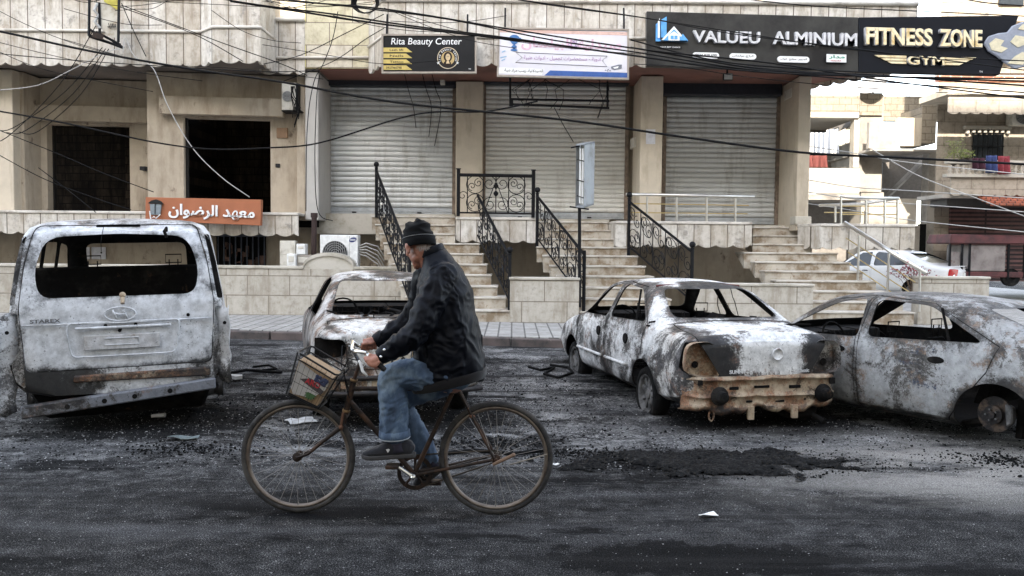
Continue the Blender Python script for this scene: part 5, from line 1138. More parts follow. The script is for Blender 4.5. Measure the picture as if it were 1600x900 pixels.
# stem, bars, grips
ST = Q(562, 566); NG0, NG1 = Q(574, 553, -.24), Q(600, 577, -.27); FG0, FG1 = Q(560, 541, .22), Q(589, 538, .25)
m = MB(); m.tube([HT, Q(560, 573), ST], .0115, 10); m.build('stem', RUSTY, BK)
m = MB(); m.tube([NG0 + (NG0 - NG1) * .05, Q(558, 549, -.20), Q(552, 548, -.12), Q(557, 558, -.04), ST, Q(555, 553, .05), Q(550, 545, .13), Q(551, 534, .20), FG0], .0115, 10); m.tube([NG0, NG1], .0115, 10); m.tube([FG0, FG1], .0115, 10); hb = m.build('handlebar', CHROME, BK, smooth=True)
for a, c in ((NG0, NG1), (FG0, FG1)): m = MB(); m.tube([a.lerp(c, .1), c, c.lerp(c + (c - a), .06)], [.016, .016, .012], 12); m.build('grip', M['black'], hb)
for a, c, s in ((Q(563, 567, -.2), Q(574, 588, -.22), 1), (Q(553, 536, .22), Q(556, 552, .22), 1)): m = MB(); m.tube([a + Vector((-.01, 0, .015)), a, c.lerp(a, .4) + Vector((-.012, 0, 0)), c], [.007, .009, .009, .007], 8); m.build('brake_lever', plain('white_lever', (.75, .75, .74), .35), hb, smooth=True)
m = MB(); m.tube([Q(562, 564, -.15), Q(545, 560, -.12), Q(537, 575, -.06), Q(540, 600, -.02), Q(546, 622, -.02)], .0035, 6); m.tube([Q(553, 543, .2), Q(535, 540, .15), Q(533, 570, .05), Q(545, 610, .02)], .0035, 6); m.build('brake_cable', M['cable'], BK)
# saddle
m = MB(); rings = []
for t, hw, hh in ((0, .012, .012), (.04, .022, .02), (.10, .028, .026), (.16, .05, .034), (.21, .085, .042), (.25, .098, .045), (.275, .085, .038), (.285, .03, .02)):
    c = Q(686, 591).lerp(Q(758, 588), t / .285); rings.append([c + Vector((0, hw * math.cos(k * math.pi / 8), hh * math.sin(k * math.pi / 8) * (1 if math.sin(k * math.pi / 8) > 0 else .7))) for k in range(16)])
m.loft(rings); m.build('saddle', plain('worn_vinyl', (.012, .012, .013), .4), BK, smooth=True)
m = MB(); m.tube([SC, Q(716, 598)], .012, 8); m.tube([Q(704, 598, -.02), Q(740, 597, -.02)], .005, 6); m.tube([Q(704, 598, .02), Q(740, 597, .02)], .005, 6); m.build('seat_post', RUSTY, BK)
# drive
m = MB(); c = BBp + Vector((0, .045, 0)); m.lathe([(.106, -.002), (.110, -.002), (.110, .002), (.085, .003), (.085, -.003), (.106, -.003), (.106, -.002)], c, (0, 1, 0), 48, False)
for i in range(5): a = i * 1.2566 + .3; m.tube([c + Vector((.02 * math.cos(a), 0, .02 * math.sin(a))), c + Vector((.092 * math.cos(a), 0, .092 * math.sin(a)))], .009, 5)
m.build('chainring', RUSTY, BK)
def crank(sy, pd, foot):
    m = MB(); a = BBp + Vector((0, sy * .06, 0)); c = pd.copy(); m.tube([a, c], [.013, .009], 8); m.ball(a, .018, 10, 6); o = m.build('crank', CHROME if sy < 0 else RUSTY, BK)
    m = MB(); m.box(c.x - .04, c.x + .04, c.y - (.09 if sy < 0 else -.01), c.y + (-.01 if sy < 0 else .09), c.z - .012, c.z + .012); m.build('pedal', RUSTY, o, .006)
PL = Q(615, 725, -.075); PR = Q(679, 757, .075)
crank(-1, PL, 0); crank(1, PR, 0)
m = MB(); y = .047
m.tube([BBp + Vector((0, y, .108)), rh + Vector((0, y, .036)), rh + Vector((.036, y, 0)), rh + Vector((0, y, -.036)), BBp + Vector((0, y, -.108))], .005, 6); m.lathe([(.036, -.002), (.038, .002), (0, .003)], rh + Vector((0, y, 0)), (0, 1, 0), 20); m.build('chain', plain('oily_chain', (.05, .04, .03), .5, .6), BK)
m = MB(); k0 = rh + Vector((.012, -.07, -.01)); m.tube([k0 + Vector((-.03, 0, -.015)), k0, k0 + Vector((.09, -.01, .045))], [.009, .011, .011], 8); m.ball(k0 + Vector((.095, -.01, .048)), .013, 8, 6); m.build('kickstand', plain('raw_rust_stand', (.16, .10, .065), .7), BK)
m = MB(); m.tube([rh + Vector((.08, -.05, -.03)), rh + Vector((.315, -.02, .03))], .004, 6); m.build('stay_rod', plain('dull_rod', (.25, .22, .18), .5, .5), BK)
# basket
b0, b1, t0, t1 = (455.5, 610), (504, 633), (476, 545), (536, 581)
yn, yf = -.17, .17
def bk(u, v, w):                # u back along the bike, v up, w across
    lo = Vector((b0[0] + (b1[0] - b0[0]) * u, b0[1] + (b1[1] - b0[1]) * u)); hi = Vector((t0[0] + (t1[0] - t0[0]) * u, t0[1] + (t1[1] - t0[1]) * u)); q = lo.lerp(hi, v)
    p = Q(q.x, q.y, 0); return p + Vector((0, yn * (.72 + .28 * v) + (yf - yn) * (.72 + .28 * v) * w, .0))
m = MB()
def loop(v, r): m.tube([bk(.0, v, .12), bk(.0, v, .88), bk(.06, v, 1), bk(.94, v, 1), bk(1, v, .88), bk(1, v, .12), bk(.94, v, 0), bk(.06, v, 0), bk(0, v, .12)], r, 6)
for v, r in ((1, .006), (.86, .004), (.6, .0014), (.35, .0014), (.04, .005), (0, .005)): loop(v, r)
for i in range(9): u = i / 8; m.tube([bk(u, 1, 0), bk(u, 0, 0), bk(u, 0, 1), bk(u, 1, 1)], .0009 if 0 < i < 8 else .005, 4)
for i in range(1, 7): w = i / 7; m.tube([bk(0, 1, w), bk(0, 0, w), bk(1, 0, w), bk(1, 1, w)], .0009, 4)
m.build('basket', plain('dark_wire', (.014, .014, .015), .5, .3), BK)
# cardboard box in the basket
def cx(u, v, w): return bk(.06 + .86 * u, .03 + .92 * v, .08 + .84 * w)
CB = grunge('cardboard', (.36, .25, .15), (.24, .16, .09), 3, .45, .65, .9, .08, .15)
box = empty('cardboard_box', cx(.5, 0, .5), 'printed cardboard fruit carton standing in the wire basket', 'box')
m = MB(); T = .88
m.hexa([cx(0, 0, .02), cx(1, 0, .02), cx(1, 0, 1), cx(0, 0, 1), cx(0, T, .02), cx(1, T, .02), cx(1, T, 1), cx(0, T, 1)]); m.build('carton', CB, box)
ex, ez = (cx(1, 0, 0) - cx(0, 0, 0)), (cx(0, 1, 0) - cx(0, 0, 0)); nn = Vector((0, -1, 0))
m = MB(); m.add([cx(.12, .02, 0), cx(.72, .14, 0), cx(.99, .5, 0), cx(.99, .72, 0), cx(.03, .86, 0), cx(.0, .16, 0)], [tuple(range(6))]); m.v = [v + nn * .004 for v in m.v]; m.build('printed_face', plain('pale_print', (.42, .40, .38), .8, 0, .1), box)
m = MB(); m.add([cx(.10, .98, .2) , cx(.75, .97, .2), cx(.78, T, .05), cx(.06, T, .05)], [(0, 1, 2, 3)]); o = m.build('flap', CB, box); o.modifiers.new('s', 'SOLIDIFY').thickness = .004
m = MB(); m.add([cx(.18, .46, 0), cx(.46, .60, 0), cx(.98, .46, 0), cx(.94, .34, 0), cx(.62, .38, 0)], [(0, 1, 2, 3, 4)]); m.v = [v + nn * .007 for v in m.v]; m.build('label_patch', plain('dark_outline', (.06, .05, .05), .8), box)
text('lettering', 'ARO', (ex.length * .52), .038, plain('print_red', (.38, .03, .04), .8), box, cx(.36, .43, 0) + nn * .010 - box.location, ex + ez * .02, ez, .002, .02)
m = MB(); rr = random.Random(5)
for i in range(16): p = cx(.62 + rr.random() * .30, .60 + rr.random() * .16, 0) + nn * .005; m.lathe([(.012, 0), (.009, .004), (0, .005)], p, (0, -1, 0), 8)
m.build('grape_print', plain('print_blue', (.03, .04, .09), .8), box)
m = MB(); c = cx(.66, .20, 0) + nn * .006; pts = []
for i in range(22): a = i * math.pi / 11; r = .034 if i % 2 else .022; pts.append(c + Vector((math.cos(a) * r * 1.15, 0, math.sin(a) * r)))
m.add(pts, [tuple(range(22))]); m.build('leaf_print', plain('print_green', (.04, .09, .03), .8), box)
# ================================================================ the man on it
SKIN = NT('weathered_skin'); _f = SKIN.noise(16, 6, .65); _c = SKIN.ramp(_f, [(.3, (.20, .075, .048)), (.55, (.34, .15, .10)), (.75, (.44, .21, .15))]); SKIN.bump(SKIN.noise(70, 5, .7), .35, .004)
SKIN.b.inputs['Subsurface Weight'].default_value = .08; SKIN.b.inputs['Subsurface Radius'].default_value = (.01, .004, .002); SKIN = SKIN.done(_c, .5)
def cloth_mat(name, c1, c2, rough, weave=260, sheen=.2, fold=.0):
    k = NT(name); f = k.noise(6, 8, .7); col = k.ramp(f, [(.3, c1), (.7, c2)]); k.bump(k.math('ADD', k.noise(weave, 2), k.math('MULTIPLY', k.noise(28, 4, .6), 1.2)), .25, .003)
    k.b.inputs['Sheen Weight'].default_value = sheen; k.b.inputs['Specular IOR Level'].default_value = .12; return k.done(col, rough)
JACK = cloth_mat('black_nylon', (.0017, .0022, .0040), (.0038, .0048, .0085), .5, 200, .0)
k = NT('faded_denim'); f = k.noise(5, 8, .65, k.scaled(1, 1, .6)); cl = k.ramp(f, [(.34, (.014, .025, .050)), (.50, (.045, .075, .125)), (.66, (.17, .225, .28))]); k.bump(k.noise(320, 2), .3, .002); DENIM = k.done(cl, .85)
HATM = cloth_mat('black_knit', (.0016, .0016, .0018), (.0034, .0034, .0036), .95, 180, .05)
SHOE = cloth_mat('dark_grey_mesh', (.014, .0145, .018), (.030, .031, .037), .8, 240)
MAN = None
def fuse(m, name, mat, parent, vox, smooth=2, fn=None, post=1):
    o = m.build(name, mat, parent, local=True)
    r = o.modifiers.new('r', 'REMESH'); r.mode = 'VOXEL'; r.voxel_size = vox
    if smooth: s = o.modifiers.new('s', 'SMOOTH'); s.iterations = smooth; s.factor = .5
    bake(o); me = o.data
    if fn:
        ns = [v.normal.copy() for v in me.vertices]
        for v, n_ in zip(me.vertices, ns): v.co += n_ * fn(v.co)
    if post: s = o.modifiers.new('s2', 'SMOOTH'); s.iterations = post; s.factor = .5; bake(o)
    me = o.data; me.polygons.foreach_set('use_smooth', [True] * len(me.polygons))
    if not me.materials: me.materials.append(mat)
    return o
def limb(m, pts, n=18):            # pts: (point, r) or (point, r, flat): tapering limb, rounded ends
    P_ = [Vector(p[0]) for p in pts]; R_ = [p[1] for p in pts]; a = []; r = []
    for i in range(len(P_) - 1):
        for t in range(6):
            u = t / 6; a.append(P_[i].lerp(P_[i + 1], u)); r.append(R_[i] + (R_[i + 1] - R_[i]) * u)
    a.append(P_[-1]); r.append(R_[-1])
    for _ in range(2): a = [a[0]] + [(a[i - 1] + a[i] * 2 + a[i + 1]) / 4 for i in range(1, len(a) - 1)] + [a[-1]]
    m.tube(a, r, n); m.ball(a[0], r[0] * .97, n, 8); m.ball(a[-1], r[-1] * .97, n, 8)
# --- joints
HIPL, KNL, ANL = Q(700, 582, -.09), Q(613, 587, -.14), Q(617, 692, -.115)
HIPR, KNR, ANR = Q(704, 585, .09), Q(616, 625, .13), Q(676, 722, .11)
SHL, ELL, WRL = Q(690, 436, -.19), Q(650, 523, -.27), Q(600, 554, -.255)
SHR, ELR, WRR = Q(672, 434, .19), Q(645, 500, .27), Q(592, 531, .245)
HC = Q(655, 384, .0)
# --- body: head, neck, arms, hands with fingers, one continuous skin
b = MB()
hr = Matrix.Rotation(R(-58), 3, 'Z') @ Matrix.Rotation(R(-24), 3, 'Y')   # looks along -X, turned from the camera, chin down
def H(x, y, z): return HC + hr @ Vector((-x, y, z))
def hball(x, y, z, r, sq=(1, 1, 1), n=22):
    t = MB(); t.ball((0, 0, 0), r, n, 14, sq); t.v = [H(0, 0, 0) + hr @ Vector((-(v.x + x), v.y + y, v.z + z)) for v in t.v]; b.add(t.v, t.f)
hball(-.010, 0, .045, .095, (1.02, .82, .92)); hball(.030, 0, -.035, .066, (1.0, .88, 1.2)); hball(.048, 0, -.088, .042, (1.0, .95, .8)); hball(.020, 0, -.072, .055, (1.05, .98, .7))
hball(.086, 0, .018, .026, (.7, 1.9, .55)); hball(.104, 0, -.018, .014, (1.0, .9, 1.9)); hball(.112, 0, -.035, .014, (1.1, 1.15, .8)); hball(.090, 0, -.066, .016, (.8, 1.5, .55)); hball(.085, 0, -.078, .015, (.8, 1.5, .6)); hball(.082, 0, -.105, .020, (.9, 1.1, .8))
for s in (-1, 1):
    hball(.062, s * .045, -.022, .026, (.8, .8, .9)); hball(-.008, s * .082, -.020, .020, (1.3, .55, 1.9)); hball(-.014, s * .091, -.008, .012, (1.9, .6, 1.7)); hball(-.004, s * .083, -.044, .009, (1, .7, 1.2))
limb(b, [(H(-.02, 0, -.03), .058), (Q(672, 410, 0), .060), (Q(684, 430, 0), .085)])
limb(b, [(Q(684, 430, 0), .11), (Q(700, 500, 0), .135), (Q(704, 580, 0), .14)]); limb(b, [(Q(686, 440, -.12), .06), (Q(682, 440, .12), .06)])
for s, (sh, el, wr) in ((-1, (SHL, ELL, WRL)), (1, (SHR, ELR, WRR))): limb(b, [(sh.lerp(Q(684, 440, 0), .25), .045), (el, .042), (el.lerp(wr, .35), .040), (wr, .027)])
for hp, kn, an in ((HIPL, KNL, ANL), (HIPR, KNR, ANR)): limb(b, [(hp, .085), (kn, .055), (kn.lerp(an, .3), .052), (an, .036)])
def hand(g0, g1, wr, out, flip=1):
    """palm and curled fingers closed round the bar g0-g1; out = from the bar towards the back of the hand"""
    ax = (g1 - g0).normalized(); out = (out - ax * out.dot(ax)).normalized(); sd = ax.cross(out) * flip; c = g0.lerp(g1, .48)
    pc = c + out * .034 + sd * .012
    q = MB(); q.ball((0, 0, 0), 1, 16, 10); q.v = [pc + ax * v.x * .043 + out * v.y * .017 + sd * v.z * .040 for v in q.v]; b.add(q.v, q.f)
    limb(b, [(wr, .027), (pc.lerp(wr, .45), .026), (pc, .024)], 12)
    for i, (ln, rr) in enumerate(((.92, .0088), (1.0, .0092), (.96, .0088), (.80, .0078))):
        o = c + ax * (-.034 + .0225 * i)
        pts = [(30, .039), (-22, .037), (-80, .031), (-140, .027), (-190, .026)]
        ch = [o + (out * math.sin(R(a + 60)) * -1 * 0 + (out * math.cos(R(a - 30 + (1 - ln) * -20)) + sd * -math.sin(R(a - 30)))) * d for a, d in pts]
        b.tube([pc + ax * (-.030 + .020 * i) * .9 + out * -.002] + ch, [.012, rr * 1.25, rr * 1.08, rr * 1.1, rr, rr * .85], 9); b.ball(ch[-1], rr * .86, 8, 6); b.ball(ch[0], rr * 1.32, 8, 6)
    th = c - ax * .046; b.tube([pc - ax * .02 + sd * .025, th + out * .026 + sd * .028, th - ax * .006 + out * .004 + sd * .028, th - ax * .006 - out * .016 + sd * .014], [.015, .0125, .011, .009], 9); b.ball(th - ax * .006 - out * .016 + sd * .014, .009, 8, 6)
hand(NG0.lerp(NG1, -.05), NG1, WRL, Vector((.25, -.95, .25)), 1)
hand(FG0.lerp(FG1, .12), FG1 + (FG1 - FG0) * .15, WRR, Vector((.15, -.35, .92)), 1)
cb = Q(700, 590, 0)
MAN = fuse(b, 'person', SKIN, None, .0042, 2)
# the thing's base is under the saddle: shift so that its origin sits there
base = Vector((cb.x, YBK, .0)); MAN.data.transform(Matrix.Translation(-base)); MAN.location = base
tag(MAN, 'old man in a black jacket, black knit cap and rolled jeans riding the bicycle past', 'person')
def own(o): o.data.transform(Matrix.Translation(-base)); o.parent = MAN; return o
def ridged(p, f): n_ = mnoise.noise(Vector(p) * f); return 1 - abs(n_) * 2
# --- jacket
b = MB(); rings = []
spine = [((648, 610), (757, 584), .200), ((645, 585), (758, 572), .212), ((645, 545), (754, 541), .222), ((648, 505), (747, 500), .222), ((651, 470), (738, 457), .222), ((655, 438), (722, 425), .205), ((659, 417), (706, 402), .135), ((661, 402), (692, 388), .082), ((660, 394), (690, 383), .076)]
for f, k_, lat in spine:
    fp, bp = Q(*f), Q(*k_); c = (fp + bp) / 2; ax = (fp - bp) / 2
    ring = []
    for i in range(36):
        a = 2 * math.pi * i / 36; ca, sa = math.cos(a), math.sin(a); e = .78
        ring.append(c + ax * math.copysign(abs(ca) ** e, ca) + Vector((0, lat * math.copysign(abs(sa) ** e, sa), 0)))
    rings.append(ring)
b.loft(rings)
limb(b, [(SHL + Vector((0, .045, .005)), .096), (SHL.lerp(ELL, .45), .085), (ELL, .078), (ELL.lerp(WRL, .45), .068), (ELL.lerp(WRL, .86), .053)], 22)
limb(b, [(SHR + Vector((0, -.045, .005)), .096), (SHR.lerp(ELR, .45), .08), (ELR, .075), (ELR.lerp(WRR, .45), .066), (ELR.lerp(WRR, .88), .052)], 22)
def jfold(p):
    arm = p.y < YBK - .20 or p.y > YBK + .20
    w = mnoise.noise_vector(p * 6) * .05
    if arm: d = Vector((p.x * 1.0 + p.z * .55, p.y * .35, p.z * 1.0 - p.x * .5)) + w; h = (ridged(d, 9.5) - .45) * .014 + (ridged(d + Vector((3, 1, 2)), 22) - .5) * .0075
    else: d = Vector((p.x * .9 + p.z * .35, p.y * .5, p.z * .55 - p.x * .25)) + w; h = (ridged(d, 7.5) - .45) * .013 + (ridged(d + Vector((5, 2, 1)), 19) - .5) * .007
    low = max(0, 1 - abs(p.z - .86) / .09)       # gathered above the hem band
    return h + low * (ridged(Vector((p.x * 2.2, p.y * 2, p.z * .4)), 11) - .5) * .008
jk = own(fuse(b, 'jacket', JACK, None, .0075, 3, jfold, 0)); jk['label'] = 'black zip jacket with snap cuffs'
def band(f, k_, lat, f2, k2, lat2, name, mat, par, grow_=.006):
    m = MB(); rr = []
    for (a_, c_, l_) in ((f, k_, lat), (f2, k2, lat2)):
        fp, bp = Q(*a_), Q(*c_); c = (fp + bp) / 2; ax = (fp - bp) / 2; ax = ax * (1 + grow_ / ax.length); ring = []
        for i in range(44): a = 2 * math.pi * i / 44; ca, sa = math.cos(a), math.sin(a); ring.append(c + ax * math.copysign(abs(ca) ** .78, ca) + Vector((0, (l_ + grow_) * math.copysign(abs(sa) ** .78, sa), 0)))
        rr.append(ring)
    rr = [rr[0], [p.lerp(q, .2) + (p - (sum(rr[0], Vector()) / 44)).normalized() * .006 for p, q in zip(*rr)], [p.lerp(q, .8) + (p - (sum(rr[0], Vector()) / 44)).normalized() * .006 for p, q in zip(*rr)], rr[1]]
    m.loft(rr, cap=False); o = m.build(name, mat, None, smooth=True, local=True); own(o); o.parent = par; return o
band((648, 612), (757, 588), .196, (646, 598), (758, 572), .206, 'hem_band', cloth_mat('ribbed_hem', (.005, .0042, .0046), (.009, .0078, .008), .8, 300), jk)
band((660, 404), (693, 392), .084, (662, 391), (688, 380), .078, 'collar', JACK, jk, .008)
def own2(m, name, mat, par, **kw): o = m.build(name, mat, None, local=True, **kw); own(o); o.parent = par; return o
for el, wr, s in ((ELL, WRL, -1), (ELR, WRR, 1)):
    d = (wr - el).normalized(); m = MB(); c = el.lerp(wr, .84); rr = []
    m.tube([c - d * .0, c + d * .012, c + d * .055, c + d * .066], [.050, .054, .049, .044], 20); cf = own2(m, 'cuff', JACK, jk, smooth=True)
    for q in (-.01, .016):
        m = MB(); cc = c + d * (.034 + q * .9) + Vector((0, -.05 * (1 if s < 0 else .75), .018 - q * 1.1)); m.lathe([(.0065, -.004), (.0075, .002), (.004, .004), (0, .003)], cc, (0, -1, .2), 12); own2(m, 'snap_button', CHROME, cf)
m = MB(); m.tube([Q(645, 545, -.10), Q(644, 575, -.11), Q(648, 606, -.10)], .004, 6); own2(m, 'front_zip', plain('zip_tan', (.25, .18, .10), .5, .4), jk)
# --- jeans
b = MB()
limb(b, [(HIPL, .118), (HIPL.lerp(KNL, .5), .102), (KNL, .084), (KNL.lerp(ANL, .3), .086), (KNL.lerp(ANL, .82), .083)], 22)
limb(b, [(HIPR, .115), (HIPR.lerp(KNR, .5), .100), (KNR, .082), (KNR.lerp(ANR, .3), .078), (KNR.lerp(ANR, .93), .062)], 22)
b.ball(Q(704, 580, 0), .15, 20, 12, (1, 1.15, .85))
def dfold(p):
    kn = KNL if p.y < YBK else KNR; r = (p - kn).length; w = mnoise.noise_vector(p * 7) * .05
    d = Vector((p.x * .75 - p.z * .6, p.y * .4, p.z * .8 + p.x * .2)) + w
    v = Vector((p.x * 1.6, p.y * 1.6, p.z * .35)) + w
    near = max(0, 1 - r / .26)
    return near * (ridged(d, 13) - .45) * .016 + (1 - near) * (ridged(v, 9) - .45) * .011 + (ridged(d, 27) - .5) * .005
jn = own(fuse(b, 'jeans', DENIM, None, .007, 2, dfold, 0)); jn['label'] = 'faded blue jeans with one cuff rolled up'
def turnup(kn, an, t0_, t1_, r0, r1, mat, name):
    d = (an - kn).normalized(); a, c = kn.lerp(an, t0_), kn.lerp(an, t1_); m = MB(); m.tube([a, a + d * .004, c - d * .004, c, c - d * .002], [r0 * .97, r0 + .004, r1 + .006, r1 + .003, r1 * .8], 26, cap=False); return own2(m, name, mat, jn, smooth=True)
turnup(KNL, ANL, .80, .905, .088, .090, DENIM, 'turn_up'); turnup(KNL, ANL, .895, .925, .090, .088, plain('denim_inside', (.33, .36, .40), .9), 'turn_up_edge')
# --- cap: knit beanie with a folded brim and a slouched top
b = MB(); rings = []
for t, r, dx, z in ((0, .096, .0, .012), (.1, .100, .0, .03), (.3, .102, .0, .055), (.45, .098, .0, .085), (.6, .092, -.004, .115), (.75, .078, -.008, .142), (.88, .056, -.004, .160), (.96, .035, .004, .166), (1, .010, .006, .160)):
    rings.append([H(-.012 + dx + r * 1.06 * math.cos(i * math.pi / 16), r * .88 * math.sin(i * math.pi / 16), z - .012 + .025 * math.cos(i * math.pi / 16) * (1 - t) + .012 * math.sin(i * .8) * t) for i in range(32)])
b.loft(rings); cap_ = own(fuse(b, 'knit_cap', HATM, None, .006, 2, lambda p: (ridged(Vector((p.x * .6, p.y * .6, p.z * 1.6)), 13) - .5) * (.010 if p.z > HC.z + .08 else .002), 1))
m = MB(); rr = []
for q, z in ((.0975, -.012), (.1045, -.006), (.1075, .02), (.1065, .048), (.100, .052)): rr.append([H(-.012 + q * 1.06 * math.cos(i * math.pi / 20), q * .90 * math.sin(i * math.pi / 20), z + .028 * math.cos(i * math.pi / 20)) for i in range(40)])
m.loft(rr, cap=False); o = own2(m, 'folded_brim', HATM, cap_, smooth=True); o.modifiers.new('s', 'SOLIDIFY').thickness = .004
m = MB(); m.tube([H(-.012 + .1085 * 1.06 * math.cos(i * math.pi / 20), .1085 * .90 * math.sin(i * math.pi / 20), .048 + .028 * math.cos(i * math.pi / 20)) for i in range(41)], .0016, 5); own2(m, 'brim_stitch', plain('grey_thread', (.18, .18, .18)), cap_)
# hair below the cap, beard stubble, eyes and brows
m = MB(); rg = random.Random(3)
for i in range(150):
    a = rg.uniform(2.3, 4.0); z = rg.uniform(-.045, -.01) ; rr_ = .090; p = H(-.012 + rr_ * 1.0 * math.cos(a), rr_ * .86 * math.sin(a), z + .02 * math.cos(a)); m.tube([p, p + Vector((rg.gauss(0, .004), rg.gauss(0, .004), -.014))], .0011, 3)
own2(m, 'hair', plain('grey_hair', (.26, .22, .19), .7), MAN)
for s in (-1, 1):
    m = MB(); c = H(.086, s * .034, .004); m.ball(c, .0125, 12, 8); e = own2(m, 'eye', plain('eye_white', (.55, .50, .46), .3), MAN, smooth=True)
    m = MB(); m.ball(H(.0955, s * .035, .004), .0058, 10, 6); own2(m, 'iris', M['black'], e)
    m = MB(); m.tube([H(.098, s * .016, .026), H(.098, s * .034, .031), H(.086, s * .054, .024)], .0045, 6); own2(m, 'eyebrow', plain('grey_hair', (.42, .38, .34), .7), MAN)
# --- shoes
def shoe(heel, toe, up, y, nm):
    ax = (toe - heel); L = ax.length; ax.normalize(); up = (up - ax * up.dot(ax)).normalized(); lat = ax.cross(up)
    prof = [(-.02, .026, .03, .050), (.0, .034, .0, .085), (.06, .037, .0, .10), (.10, .037, .0, .105), (.14, .040, .0, .088), (.19, .047, .0, .066), (.235, .049, .0, .052), (.27, .042, .0, .042), (.30, .022, .004, .028)]
    k = L / .30; m = MB(); rr = []
    for x, hw, z0_, h in prof:
        rr.append([heel + ax * x * k + lat * hw * (math.copysign(abs(math.cos(t)) ** .7, math.cos(t))) + up * (.022 + z0_ + (h - z0_) * .5 * (1 + math.copysign(abs(math.sin(t)) ** .8, math.sin(t)))) for t in [2 * math.pi * i / 22 for i in range(22)]])
    m.loft(rr); o = own(fuse(m, 'shoe', SHOE, None, .005, 2, lambda p: (ridged(p, 30) - .5) * .0025, 1))
    m = MB(); rr = []
    for x, hw in ((-.024, .020), (-.01, .034), (.05, .040), (.12, .040), (.18, .049), (.24, .052), (.28, .044), (.306, .018)):
        rr.append([heel + ax * x * k + lat * hw * c_ + up * z_ for c_, z_ in ((-1, .004), (-1.03, .016), (-1, .030), (1, .030), (1.03, .016), (1, .004))])
    for i in range(len(rr)): rr[i] = [p + up * (.012 if i == len(rr) - 1 else .004 if i == len(rr) - 2 else 0) for p in rr[i]]
    m.loft(rr); own2(m, 'sole', plain('dark_sole', (.045, .043, .043), .8), o, bevel=.004)
    m = MB(); c = heel + ax * .13 * k - lat * 0 + up * .055; s = -1
    m.add([c + Vector((-.02, -.048, .012)), c + Vector((-.008, -.048, -.008)), c + Vector((.004, -.048, .010)), c + Vector((-.004, -.048, .016))], [(0, 1, 2, 3)]); q = own2(m, 'side_mark', plain('mark_white', (.5, .5, .5)), o); q.modifiers.new('s', 'SOLIDIFY').thickness = .003
    for i in range(5):
        m = MB(); a_ = heel + ax * (.125 + i * .02) * k + up * (.105 - i * .011); m.tube([a_ - lat * .03, a_ + up * .008, a_ + lat * .03], .003, 5); own2(m, 'lace', M['black'], o)
    return o
shoe(Q(644, 715, -.115), Q(567, 719, -.125), Vector((0, 0, 1)), 0, 'l'); shoe(Q(693, 735, .11), Q(652, 767, .11), Vector((.45, 0, .9)), 0, 'r')
m = MB(); m.tube([KNL.lerp(ANL, .86), ANL + Vector((.02, 0, -.02)), ANL + Vector((.025, 0, -.05))], [.050, .047, .050], 16); m.tube([KNR.lerp(ANR, .86), ANR + Vector((.01, 0, -.03))], [.05, .046], 16)
own2(m, 'socks', plain('dark_violet_sock', (.035, .033, .05), .9), MAN, smooth=True)
# ================================================================ shop signs
WH = plain('sign_white', (.78, .78, .77), .5, 0, .04); GOLD = grunge('gilded_letters', (.80, .68, .44), (.52, .36, .14), 6, .48, .64, .35, .1, .1)
def board(name, tl, tr, br, bl, Y, dep, mat, label, frame=None, cat='sign', grp=None, Yr=None):
    """sign box whose face has the four given corners"""
    Yr = Yr or Y; a, b_, c, d = P(*bl, Y), P(*br, Yr), P(*tr, Yr), P(*tl, Y)
    root = empty(name, ((a + b_) / 2) + Vector((0, dep / 2, 0)), label, cat, grp)
    m = MB(); o = Vector((0, dep, 0)); m.hexa([a, b_, b_ + o, a + o, d, c, c + o, d + o]); m.build('panel', mat, root, .006)
    if frame:
        m = MB(); f = Vector((0, -.02, 0)); t = .035
        def bar(p, q, up): m.hexa([p + f, q + f, q + o * .5, p + o * .5, p + f + up, q + f + up, q + o * .5 + up, p + o * .5 + up])
        u = (d - a).normalized() * t; r = (b_ - a).normalized() * t
        bar(a - r, b_ + r, -u * 1.0); bar(d - r, c + r, u); m.hexa([a - r + f, a + f, a + o * .5, a - r + o * .5, d - r + f, d + f, d + o * .5, d - r + o * .5]); m.hexa([b_ + f, b_ + r + f, b_ + r + o * .5, b_ + o * .5, c + f, c + r + f, c + r + o * .5, c + o * .5]); m.build('frame', frame, root)
    ex = (b_ - a); ez = (d - a); W_, H_ = ex.length, ez.length; ex.normalize(); ez.normalize(); nn = ex.cross(ez); base = root.location
    def at(u, v, k=.004): return a + ex * W_ * u + ez * H_ * v + nn * k
    def tx(body, u, v, w, h, mat, depth=.004, bold=0.0, shear=0.0, nm='lettering', k=.003): return text(nm, body, W_ * w, H_ * h, mat, root, at(u, v, k) - base, ex, ez, depth, bold, shear)
    def poly(pts, mat, nm, k=.004, dp=.004):
        m = MB(); m.prism([at(u, v, k) for u, v in pts], nn * dp); return m.build(nm, mat, root)
    def ring(u, v, r, t, mat, nm, k=.006):
        m = MB(); c = at(u, v, k); m.tube([c + (ex * math.cos(i * math.pi / 24) + ez * math.sin(i * math.pi / 24)) * r for i in range(49)], t, 6); return m.build(nm, mat, root)
    def disc(u, v, rx, rz, mat, nm, k=.005): return poly([(u + rx / W_ * math.cos(i * math.pi / 16), v + rz / H_ * math.sin(i * math.pi / 16)) for i in range(32)], mat, nm, k)
    return dict(root=root, at=at, tx=tx, poly=poly, ring=ring, disc=disc, W=W_, H=H_, nn=nn, ex=ex, ez=ez)
YS_ = 17.55
